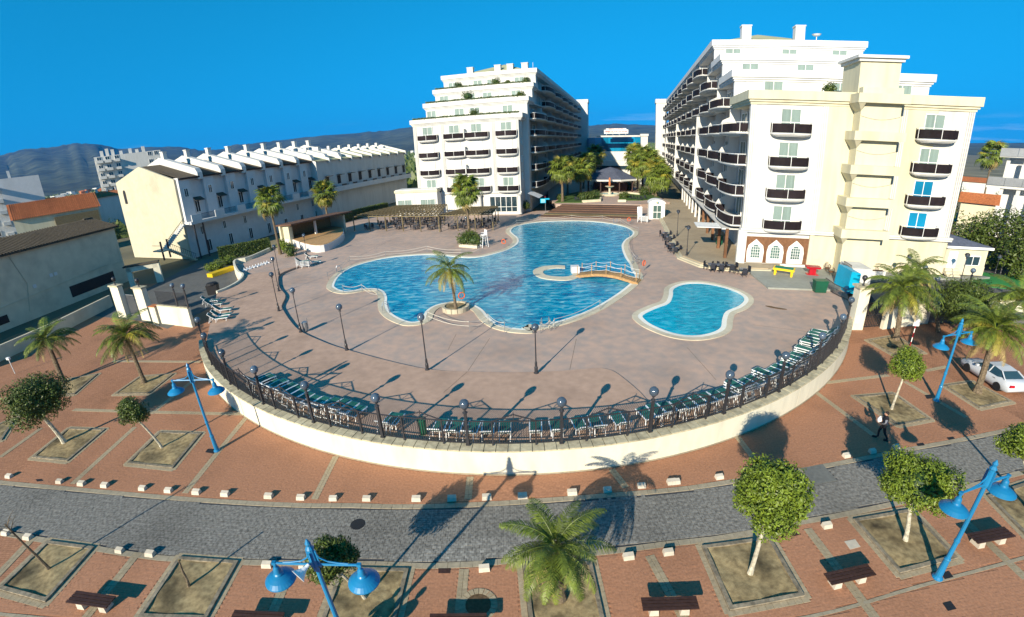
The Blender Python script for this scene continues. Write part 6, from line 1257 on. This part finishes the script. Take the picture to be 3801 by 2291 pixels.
o = MB().prism(spline([(0, .25), (.5, .3), (.9, .1), (1.4, .0), (1.9, -.2), (1.5, -.35), (.9, -.25), (.4, -.1)], True, 3), 0, .03).build('leaf_litter', MT['soil'], None, loc=(*G('8', 1205, 275, 1.0), 1.0), kind='stuff'); o.rotation_euler = (0, 0, -.4)
# ================================================================== plants
def above(fr, base, fr2, top, z=0.0):        # a point over the foot, at the foot's distance, on the mark TOP
    b = G(fr, *base, z); d = ray(fr2, *top); k = hypot(*b) / hypot(d.x, d.y); return Vector((d.x * k, d.y * k, CAM_H + d.z * k)), b
def frond_mesh(L, th0, droop, n, ll, m, seed, vdrop=.55):
    r = random.Random(seed); V_, F_ = [], []; p = Vector((0, 0, 0)); pts = [p.copy()]; st = 26
    for i in range(st):
        t = i / st; th = th0 - droop * t ** 1.25; p = p + Vector((cos(th), 0, sin(th))) * (L / st); pts.append(p.copy())
    mb = MB(); mb.tube(pts[::3] + [pts[-1]], [.028 * (1 - .8 * i / 9) for i in range(len(pts[::3]) + 1)], 4, False)
    V_, F_ = mb.v, [tuple(f) for f in mb.f]
    for i in range(n):
        t = .12 + .88 * (i + r.random() * .6) / n; q = t * st; j = min(int(q), st - 1); a = pts[j].lerp(pts[j + 1], q - j); d = (pts[j + 1] - pts[j]).normalized()
        l = ll * (sin(pi * min(1, .18 + .8 * t)) ** .7) * r.uniform(.8, 1.1)
        for s in (-1, 1):
            dir_ = (Vector((0, s, 0)) + d * r.uniform(.5, .9) + Vector((0, 0, -vdrop * r.uniform(.5, 1.3)))).normalized(); w = Vector((d.x, 0, d.z)) * .022
            k = len(V_); mid = a + dir_ * l * .5 + Vector((0, 0, .03)); tip = a + dir_ * l + Vector((0, 0, -vdrop * .25 * l))
            V_ += [tuple(a - w * .6), tuple(a + w * .6), tuple(mid + w), tuple(mid - w), tuple(tip)]; F_ += [(k, k + 1, k + 2, k + 3), (k + 3, k + 2, k + 4)]
    return mesh_of(MB().add(V_, F_), m)
FM = {('g', k): frond_mesh(2.7, th, dr, 46, .62, MT['frond'], 10 + k, vd) for k, (th, dr, vd) in enumerate(((1.15, 1.5, .3), (.75, 1.7, .45), (.4, 1.6, .6), (.05, 1.25, .7)))}
FM.update({('d', k): frond_mesh(2.3, th, dr, 34, .5, MT['frond_dry'], 20 + k, .9) for k, (th, dr) in enumerate(((-.2, 1.25), (-.5, 1.0)))})
FM.update({('y', k): frond_mesh(2.6, th, dr, 42, .58, MT['frond_yel'], 30 + k, .6) for k, (th, dr) in enumerate(((.5, 1.9), (.2, 1.7)))} if 'frond_yel' in MT else {})
mk('frond_yel', (.22, .2, .025), .5, .3, 3, spec=.35, big=0, random_obj=.2)
FM.update({('y', k): frond_mesh(2.6, th, dr, 42, .58, MT['frond_yel'], 30 + k, .6) for k, (th, dr) in enumerate(((.6, 1.9), (.25, 1.7)))})
def feather_palm(fr, base, top, z0, label, nf=28, size=1.0, dry=6, r0=.2, seed=1, double=False, group='feather palms', droopy=0.0):
    c, b = above(fr, base, 'F', top, z0); r = random.Random(seed); t = thing('palm_tree', label, 'palm tree', (*b, z0), 0, group)
    tv = c - Vector((*b, z0)); pts = [Vector((tv.x * u ** 1.4, tv.y * u ** 1.4, tv.z * u)) for u in (0, .1, .3, .5, .7, .85, 1)]
    m_ = MB(); fine = []
    N = 26
    for i in range(N + 1): u = i / N; fine.append(Vector((tv.x * u ** 1.4, tv.y * u ** 1.4, tv.z * u)))
    m_.tube(fine, [(r0 * (1.5 - .5 * min(1, i / 4)) * (1 - .25 * i / N) + (.014 if i % 2 else 0)) * (1.25 if i > N - 3 else 1) for i in range(N + 1)], 9); m_.build('trunk', MT['bark'], t)
    if double: MB().tube([Vector((0, 0, 0)), Vector((-.5, .3, tv.z * .45)), Vector((-.6, .4, tv.z * .8))], [r0, r0 * .8, r0 * .7], 8).build('trunk', MT['bark'], t)
    for i in range(nf):
        k = min(3, int(i / nf * 4)); ty = ('y', r.randrange(2)) if r.random() < .17 and k else ('g', k); s = size * r.uniform(.85, 1.12)
        o = link('frond', FM[ty], t, loc=tuple(tv + Vector((0, 0, .12 * (1 - i / nf)))), rot=(r.uniform(-.15, .15), r.uniform(-.12, .12) + droopy * r.uniform(.4, 1.2) * (i / nf), i * 2.4 + r.uniform(-.3, .3))); o.scale = (s, s, s)
    for i in range(dry): o = link('dry_frond', FM[('d', r.randrange(2))], t, loc=tuple(tv - Vector((0, 0, .12))), rot=(r.uniform(-.2, .2), r.uniform(-.1, .3), i * 2.4 + r.uniform(-.4, .4))); s = size * r.uniform(.75, 1); o.scale = (s, s, s)
    return t
def fan_mesh(seed, m, R=.72, pet=.75):
    r = random.Random(seed); V_, F_ = [], []; n = 15; mb = MB(); mb.tube([(0, 0, 0), (pet * .6, 0, .1), (pet, 0, .08)], [.02, .018, .012], 4, False); V_, F_ = list(mb.v), [tuple(f) for f in mb.f]
    for i in range(n):
        a = -1.9 + 3.8 * i / (n - 1); l = R * (1 - .25 * abs(a) / 1.9) * r.uniform(.9, 1.1); w = .06; k = len(V_); ca, sa = cos(a), sin(a); dz = -.12 - .1 * r.random()
        V_ += [(pet, 0, .08), (pet + ca * l * .6 - sa * w, sa * l * .6 + ca * w, .05), (pet + ca * l * .6, sa * l * .6, .09), (pet + ca * l * .6 + sa * w, sa * l * .6 - ca * w, .05), (pet + ca * l, sa * l, .08 + dz * 2.4)]
        F_ += [(k, k + 3, k + 2), (k, k + 2, k + 1), (k + 3, k + 4, k + 2), (k + 2, k + 4, k + 1)]
    return mesh_of(MB().add(V_, F_), m)
FAN = [fan_mesh(i, MT['frond_fan']) for i in range(3)]; FAND = fan_mesh(9, MT['frond_dry'])
FANY = fan_mesh(11, MT['frond_yel'])
def fan_palm(c, b, z0, label, n=46, size=1.5, seed=1, r0=.22, group='fan palms'):
    r = random.Random(seed); t = thing('palm_tree', label, 'palm tree', (*b, z0), 0, group); tv = Vector((c[0] - b[0], c[1] - b[1], c[2] - z0)); N = 22
    MB().tube([Vector((tv.x * (i / N) ** 1.3, tv.y * (i / N) ** 1.3, tv.z * i / N)) for i in range(N + 1)], [r0 * (1.55 - .55 * min(1, i / 3)) * (1 - .35 * i / N) + .012 * (i % 2) for i in range(N + 1)], 9).build('trunk', MT['bark'], t)
    for i in range(n):
        u = i / n; el = 1.25 - 2.35 * u + r.uniform(-.15, .15); s = size * r.uniform(.85, 1.15); me = FAND if u > .93 else FANY if r.random() < .2 else FAN[r.randrange(3)]
        o = link('frond', me, t, loc=tuple(tv + Vector((0, 0, .35 - .5 * u))), rot=(r.uniform(-.3, .3), -el, i * 2.4 + r.uniform(-.3, .3))); o.scale = (s, s, s)
    return t
def leaf_cloud(name, blobs, n, size, m, parent, seed=1, flat=.0):
    g = np.random.default_rng(abs(int(seed))); P_, N_ = [], []; tot = sum(b[3] ** 2 for b in blobs)
    for bx, by, bz, br, sz in blobs:
        k = int(n * br ** 2 / tot); d = g.normal(size=(k, 3)); d /= np.linalg.norm(d, axis=1)[:, None]; lump = 1 + .2 * np.sin(d[:, 0] * 7 + bx) * np.sin(d[:, 1] * 6 + by) + .14 * np.sin(d[:, 2] * 9)
        rad = br * lump * (1 - .38 * g.random(k) ** 2.2); p = d * rad[:, None] * np.array([1, 1, sz]) + np.array([bx, by, bz]); P_.append(p); N_.append(d)
    P_, N_ = np.concatenate(P_), np.concatenate(N_); nn = N_ * .7 + g.normal(size=N_.shape) * .55 + np.array([0, 0, .35]); nn /= np.linalg.norm(nn, axis=1)[:, None]
    a = np.cross(nn, g.normal(size=nn.shape)); a /= np.linalg.norm(a, axis=1)[:, None]; b = np.cross(nn, a); s = size * g.uniform(.7, 1.3, len(P_))[:, None]
    V_ = np.stack([P_ - a * s, P_ - b * s * .45, P_ + a * s, P_ + b * s * .45], 1).reshape(-1, 3); return np_mesh(name, V_, np.arange(len(V_)).reshape(-1, 4), m, parent)
mk('leaf_sun', (.135, .185, .016), .5, .4, 5, spec=.35, col2=(.075, .12, .012), big=0)
mk('leaf_mid', (.075, .105, .016), .5, .4, 4, spec=.35, col2=(.04, .065, .012), big=0)
def round_tree(fr, base, ctr, R, label, n=5000, sz=.82, leaf=.075, seed=1, m='leaf_sun', z0=0.0, bark='bark_pale', r0=.09, group='round street trees'):
    c, b = above(fr, base, 'F', ctr, z0); r = random.Random(seed); t = thing('round_tree', label, 'tree', (*b, z0), 0, group); tv = c - Vector((*b, z0))
    top = tv - Vector((0, 0, R * .55)); MB().tube([Vector((top.x * u ** 1.3, top.y * u ** 1.3, top.z * u)) for u in (0, .15, .4, .7, 1)], [r0 * 1.5, r0 * 1.1, r0, r0 * .9, r0 * .85], 9).build('trunk', MT[bark], t)
    for k in range(6):
        a = k * 1.05 + r.random(); e = top + Vector((cos(a) * R * .65, sin(a) * R * .65, R * r.uniform(.45, .9))); MB().tube([top - Vector((0, 0, .05)), top.lerp(e, .5) + Vector((0, 0, .05)), e], [r0 * .6, r0 * .4, r0 * .2], 6).build('branch', MT[bark], t)
    bl = [(tv.x, tv.y, tv.z, R * .78, sz)]
    for k in range(16):
        a, e = r.uniform(0, 2 * pi), r.uniform(-.6, 1.3); q = R * r.uniform(.5, .74); bl.append((tv.x + cos(a) * cos(e) * q, tv.y + sin(a) * cos(e) * q, tv.z + sin(e) * q * sz, R * r.uniform(.26, .5), .9))
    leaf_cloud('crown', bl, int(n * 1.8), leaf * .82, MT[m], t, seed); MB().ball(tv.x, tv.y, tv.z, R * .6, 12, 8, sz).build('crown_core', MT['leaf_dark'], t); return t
round_tree('F', (155, 1065), (85, 965), 2.05, 'large dark round-crowned tree at the left edge of the plaza', 9000, .85, .085, 1, 'leaf_mid', r0=.13)
round_tree('F', (390, 1078), (322, 990), .98, 'small leaning round tree between the left tree and the left blue lamp', 3800, .9, .07, 2, 'leaf_mid', r0=.07)
round_tree('F', (1805, 1380), (1860, 1192), 1.5, 'bright round tree with forked white trunk in the foreground right of centre', 11000, .85, .075, 3, r0=.085)
round_tree('F', (2178, 1300), (2207, 1165), 1.5, 'bright round tree beside the lower right blue lamp', 10000, .85, .075, 4, r0=.085)
round_tree('F', (2145, 985), (2183, 880), 1.15, 'small bright ball tree beside the walking man', 5000, .9, .075, 5, r0=.07)
round_tree('F', (878, 1440), (800, 1348), .95, 'round tree half hidden behind the loudspeaker lamp', 5000, .85, .07, 6, 'leaf_mid', r0=.06)
round_tree('9', (1790, 600), (2325, 735), 2.9, 'big dense round tree between the right-hand palms', 11000, .85, .1, 7, 'leaf_mid', r0=.15, bark='bark')
round_tree('F', (2480, 1235), (2475, 1072), 1.1, 'round tree cut by the right edge above the last pit', 4500, .85, .075, 8, r0=.08)
# bare young trees
def sapling(fr, base, top, label, seed, twigs=True):
    c, b = above(fr, base, 'F', top); t = thing('bare_sapling', label, 'tree', (*b, 0)); r = random.Random(seed); tv = c - Vector((*b, 0))
    MB().tube([Vector((0, 0, 0)), tv * .3 + Vector((.03, 0, 0)), tv * .6 + Vector((-.02, 0, 0)), tv], [.075, .05, .042, .03], 7).build('trunk', MT['bark'], t)
    if twigs:
        for k in range(6):
            a = r.uniform(0, 6.3); s = tv * r.uniform(.75, 1); e = s + Vector((cos(a) * .45, sin(a) * .45, r.uniform(.2, .7))); MB().tube([s, s.lerp(e, .5) + Vector((0, 0, .06)), e], [.018, .012, .006], 5).build('branch', MT['bark'], t)
    else: MB().lathe([(.05, 0), (.05, .03)], tv.x, tv.y, tv.z, 7).build('cut_top', MT['sand'], t)
sapling('F', (120, 1370), (12, 1262), 'bare leaning sapling in the pit at the lower left', 1); sapling('F', (455, 1412), (430, 1348), 'cut bare stump of a young tree in the second pit', 2, False)
# palms
feather_palm('F', (1097, 745), (1082, 650), 1.35, 'thin shaggy palm in the round stone planter on the pool peninsula', 20, .95, 9, .13, 1, droopy=.45)
feather_palm('F', (1348, 1440), (1338, 1322), .05, 'large drooping feather palm in the foreground pit at bottom centre', 38, .78, 18, .17, 2, droopy=.55)
feather_palm('F', (348, 922), (303, 812), 0, 'feather palm near the left gate with spreading crown', 30, 1.05, 6, .17, 3)
feather_palm('F', (155, 922), (112, 818), 0, 'feather palm with two trunks at the left edge of the plaza', 26, .95, 6, .19, 4, True)
feather_palm('F', (2155, 818), (2172, 700), 0, 'tall spreading feather palm in front of the white right gate', 34, 1.25, 5, .22, 5)
feather_palm('F', (2350, 945), (2395, 795), 0, 'feather palm whose trunk stands in front of the parked white car', 34, 1.15, 9, .21, 6)
feather_palm('9', (2060, 700), (2455, 720), 0, 'feather palm at the right edge behind the round tree', 30, 1.15, 6, .2, 7)
feather_palm('9', (1480, 560), (2205, 655), 0, 'smaller feather palm rising behind the spreading palm at right', 24, 1.0, 3, .16, 8)
pp = G('F', 1097, 745, 1.0); t = thing('round_planter', 'round pale stone planter on the pool peninsula', 'planter', (*pp, 1.0))
for k in range(14):
    a0, a1 = 2 * pi * k / 14 + .02, 2 * pi * (k + 1) / 14 - .02; MB().prism([(r * cos(a), r * sin(a)) for r, a in ((1.0, a0), (1.0, (a0 + a1) / 2), (1.0, a1), (1.25, a1), (1.25, (a0 + a1) / 2), (1.25, a0))], -.02, .42).build('stone', MT['pool_stone'], t)
MB().lathe([(1.0, 0), (1.0, .33), (.02, .36)], n=20).build('soil', MT['sand'], t)
c_, b_ = above('F', (675, 612), 'F', (648, 488), 1.0); fan_palm(c_, b_, 1.0, 'tall fan palm leaning beside the stage', 40, 1.85, 1)
c_ = Vector((-39.2, 92.0, 0)); d = ray('F', 780, 470); k = hypot(39.2, 92) / hypot(d.x, d.y); fan_palm((d.x * k, d.y * k, CAM_H + d.z * k), (d.x * k, d.y * k), 1.0, 'fan palm rising behind the stage roof', 46, 2.0, 2)
c_, b_ = above('F', (1130, 572), 'F', (1121, 462), 1.0); fan_palm(c_, b_, 1.0, 'tall fan palm in the planter in front of the middle hotel wing', 42, 1.9, 3)
for i, (bs, ct, lb) in enumerate([((710, 862), (705, 575), 'nearest fan palm left of the garden path'), ((757, 797), (752, 545), 'second fan palm left of the garden path, behind the nearest'), ((875, 802), (880, 575), 'fan palm left of the fountain'), ((900, 740), (930, 515), 'fan palm furthest back left of the pavilion'),
      ((1540, 802), (1570, 580), 'fan palm nearest the white kiosk'), ((1562, 815), (1600, 640), 'low fan palm beside the right wing'), ((1395, 762), (1400, 540), 'fan palm right of the pavilion'), ((1440, 740), (1450, 455), 'tall fan palm behind the right-hand group'), ((1500, 775), (1505, 500), 'fan palm in the middle of the right-hand group'), ((1360, 700), (1365, 430), 'tall fan palm furthest back in the right-hand group'), ((1005, 690), (1010, 440), 'dark fan palm in the shade by the glass building')]):
    fx, fy = 1800 / 1.5426 + ct[0] * .40584 / 1.5426, 400 / 1.5426 + ct[1] * .40584 / 1.5426; c_, b_ = above('3', bs, 'F', (fx, fy), UP); fan_palm(c_, b_, UP, lb, 50, 2.3 if i < 4 else 2.5, 10 + i, .28)
fan_palm((117.2, 93.6, 14.6), (117.4, 93.4), 0, 'lone fan palm on the plain beyond the right-hand houses', 30, 2.6, 30)
# shrubs and hedges
def shrub(x, y, z, r, label, m='leaf_mid', n=1500, sz=.8, leaf=.1, seed=1, name='shrub'):
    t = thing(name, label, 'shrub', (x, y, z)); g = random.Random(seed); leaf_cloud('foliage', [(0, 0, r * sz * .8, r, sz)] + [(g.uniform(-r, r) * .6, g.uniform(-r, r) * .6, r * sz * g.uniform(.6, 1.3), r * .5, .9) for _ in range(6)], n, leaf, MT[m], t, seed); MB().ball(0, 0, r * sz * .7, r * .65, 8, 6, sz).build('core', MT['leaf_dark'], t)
def hedge(p0, p1, z, h, w, label, n=5000, leaf=.12, m='leaf_mid'):
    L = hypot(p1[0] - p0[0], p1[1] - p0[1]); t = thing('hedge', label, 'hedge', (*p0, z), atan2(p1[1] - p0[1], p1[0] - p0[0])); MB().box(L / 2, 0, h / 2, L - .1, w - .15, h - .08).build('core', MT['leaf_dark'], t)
    g = np.random.default_rng(3); P_ = np.stack([g.uniform(0, L, n), g.uniform(-w / 2, w / 2, n), g.uniform(0, h, n)], 1); f = g.integers(0, 3, n); P_[f == 0, 2] = h + g.normal(0, .05, (f == 0).sum()); P_[f == 1, 1] = -w / 2 + g.normal(0, .05, (f == 1).sum()); P_[f == 2, 1] = w / 2 + g.normal(0, .05, (f == 2).sum())
    a = g.normal(size=(n, 3)); a /= np.linalg.norm(a, axis=1)[:, None]; b = np.cross(a, g.normal(size=(n, 3))); b /= np.linalg.norm(b, axis=1)[:, None]; s = leaf * g.uniform(.6, 1.3, n)[:, None]
    V_ = np.stack([P_ - a * s, P_ - b * s * .5, P_ + a * s, P_ + b * s * .5], 1).reshape(-1, 3); np_mesh('foliage', V_, np.arange(4 * n).reshape(-1, 4), MT[m], t)
hedge(G('1', 2010, 1150, 0), (-43.0, 78), 0, 2.2, 1.4, 'long clipped dark hedge in front of the terraced houses', 5000)
hedge((-41.5, 86), (-29.5, 112), 0, 3.0, 1.5, 'dark hedge behind the pergola along the further houses', 5000, .14)
p = GS('1', [(1930, 1240), (2010, 1230), (2110, 1190)], .3)
for (x, y), lb, r in zip(p, ('rounded shrub at the near end of the yellow-edged planter', 'bright bushy shrub in the yellow-edged planter', 'shrub at the far end of the yellow-edged planter'), (.9, 1.2, 1.2)): shrub(x, y, .2, r, lb, 'leaf_sun', 1400, .75, .09, int(x))
for q, lb in (((420, 590), 'spiky plant beside the stage wall'), ((370, 560), 'pale spiky yucca behind the tall stage palm'), ((450, 620), 'dark low shrub at the foot of the stage')):
    x, y = G('2', *q, 1); shrub(x, y, 1.0, .9, lb, 'leaf_mid' if 'dark' in lb else 'leaf_sun', 700, 1.1, .16, q[0])
pb = GS('2', [(1980, 535), (2145, 550), (2170, 500), (2030, 470)], 1.0); t = thing('palm_planter', 'low cream planter round the tall fan palm', 'planter', (*pb[0], 1.0)); MB().prism([(x - pb[0][0], y - pb[0][1]) for x, y in pb], 0, .4).build('edging', MT['pool_stone'], t)
for q, lb in (((2035, 515), 'shrub at the left of the fan palm planter'), ((2125, 520), 'shrub at the right of the fan palm planter'), ((2085, 480), 'shrub behind the tall fan palm trunk')): x, y = G('2', *q, 1.2); shrub(x, y, 1.3, 1.15, lb, 'leaf_mid', 1100, .8, .11, q[0])
for q, r, lb in [((1030, 760), 2.0, 'dense rounded shrub left of the fountain'), ((1310, 750), 2.2, 'dense rounded shrub right of the fountain'), ((900, 840), 1.3, 'low shrub in the left garden bed nearest the steps'), ((960, 835), 1.3, 'low shrub in the middle of the left garden bed'), ((1020, 825), 1.4, 'low shrub at the right of the left garden bed'), ((1460, 800), 1.6, 'shrub behind the dark chairs in the right garden bed'), ((1270, 830), 1.2, 'low shrub beside the garden path on the right'), ((690, 840), 1.0, 'grassy shrub at the foot of the nearest left palm'), ((365, 920), 1.2, 'leafy climber on the hotel corner column')]:
    x, y = G('3', *q, UP); shrub(x, y, UP - .1, r, lb, 'leaf_mid', 1300, .75, .13, q[0])
for i, (x, y, z, r, lb) in enumerate([(-15.5, 10.4, 28.2, 1.0, 'rounded shrub on the third terrace of the middle wing, left'), (-6.8, 10.4, 28.2, 1.1, 'rounded shrub on the third terrace of the middle wing, centre'), (-.1, 10.2, 28.2, .9, 'trailing shrub at the right end of the third terrace'), (-11.4, 4.3, 24.8, 1.5, 'big round shrub on the second terrace of the middle wing'), (-.2, 4.2, 24.7, .8, 'trailing shrub at the right end of the second terrace'), (-9.0, .2, 21.2, 1.0, 'shrub on the lowest terrace of the middle wing'), (-4.2, 10.3, 28.1, .6, 'small shrub near the right end of the third terrace')]):
    shrub(*loc_w(hl, x, y, z), r, lb, 'leaf_mid', 600, .7, .12, i)
for y, z, x0, x1, lb in ((-.2, 21.2, -22.3, .3, 'lowest'), (3.8, 24.7, -20.8, 1.0, 'second'), (9.8, 28.1, -20.8, 1.0, 'third')):
    a, b = loc_w(hl, x0, y, z), loc_w(hl, x1, y, z); hedge(a[:2], b[:2], z - .05, .35, .45, f'row of dark trailing plants along the edge of the {lb} hotel terrace', 1400, .13)
for i, (x, y, z, r, lb) in enumerate([(15.5, 10.4, 0, 0, '')]):
    pass
x, y, z = loc_w(hr, 8.8, 1.2, 20.95); shrub(x, y, z, .9, 'dry shrub on the front roof terrace left of the stair tower', 'leaf_mid', 500, .7, .12, 4)
def big_tree(x, y, h, r, label, seed, m='leaf_mid', n=4500):
    t = thing('broad_tree', label, 'tree', (x, y, 0)); g = random.Random(seed); MB().tube([(0, 0, 0), (.1, 0, h * .3), (.2, .1, h * .6)], [.3, .24, .15], 8).build('trunk', MT['bark'], t)
    for k in range(5): a = k * 1.25; MB().tube([(.1, 0, h * .35), (cos(a) * r * .4, sin(a) * r * .4, h * .55), (cos(a) * r * .7, sin(a) * r * .7, h * .7)], [.14, .09, .04], 6).build('branch', MT['bark'], t)
    bl = [(0, 0, h - r * .9, r * .8, .8)] + [(cos(a) * r * q, sin(a) * r * q, h - r * g.uniform(.5, 1.5), r * g.uniform(.32, .5), .85) for a, q in [(g.uniform(0, 6.3), g.uniform(.4, .85)) for _ in range(12)]]
    leaf_cloud('crown', bl, n, .2, MT[m], t, seed)
for i, (x, y, h, r, lb) in enumerate([(60, 51, 8.4, 4.2, 'dense dark tree nearest the annex roof'), (65.5, 48, 9.4, 4.4, 'dense dark tree second from the annex'), (66, 42.5, 8.6, 3.8, 'dark tree in front of the modern house columns'), (62, 43, 6.5, 3.0, 'lower bushy tree above the green lawn'), (70, 38, 8.5, 4.0, 'dark tree cut by the right edge')]): big_tree(x, y, h, r, lb, i, 'leaf_mid', 5200)
for i, (x, y, h, r) in enumerate([(92, 82, 6, 3.4), (100, 92, 6, 3.5), (108, 84, 5.5, 3), (125, 110, 7, 4), (98, 72, 6, 3.5), (140, 105, 6, 4), (-95, 110, 7, 4), (-112, 112, 7, 4), (-140, 128, 8, 5), (-104, 122, 6, 4), (-130, 150, 8, 5), (-172, 150, 8, 5)]): big_tree(x, y, h, r, f'{ORD[i % 6]} scattered tree from the near side on the {"right" if x > 0 else "left"} plain', 40 + i, 'leaf_mid', 1500)
g_ = np.random.default_rng(11); n = 26000; ang_ = g_.uniform(-.9, .85, n); dd = 160 + 2400 * g_.random(n) ** 1.6; X, Y = dd * np.sin(ang_), dd * np.cos(ang_); ok = ~((np.abs(ang_ - .17) < .28) & (dd < 420)); X, Y, dd = X[ok], Y[ok], dd[ok]; n = len(X)
hh = g_.uniform(.8, 5.5, n); ww = hh * g_.uniform(.5, 1.1, n); a_ = g_.uniform(0, 6.3, n); V_ = []
for k in range(3): V_.append(np.stack([X + np.cos(a_ + 2.1 * k) * ww, Y + np.sin(a_ + 2.1 * k) * ww, np.full(n, -.1)], 1))
V_.append(np.stack([X + g_.normal(0, .3, n), Y + g_.normal(0, .3, n), hh], 1)); V_ = np.stack(V_, 1).reshape(-1, 3); F_ = (np.array([(0, 1, 3), (1, 2, 3), (2, 0, 3)])[None] + 4 * np.arange(n)[:, None, None]).reshape(-1, 3)
o = np_mesh('scrub', V_, F_, MT['leaf_mid'], None, 'stuff')
# ================================================================== air: far things fade to blue
hz = bpy.data.materials.new('haze'); hz.use_nodes = True; n_ = hz.node_tree; n_.nodes.remove(n_.nodes['Principled BSDF'])
pvn = n_.nodes.new('ShaderNodeVolumePrincipled'); pvn.inputs['Color'].default_value = (.04, .36, 1, 1); pvn.inputs['Density'].default_value = .00006; pvn.inputs['Anisotropy'].default_value = .0
n_.links.new(pvn.outputs[0], n_.nodes['Material Output'].inputs['Volume'])
MB().box(0, 3000, 219, 18400, 12400, 440).build('haze', hz, kind='stuff')
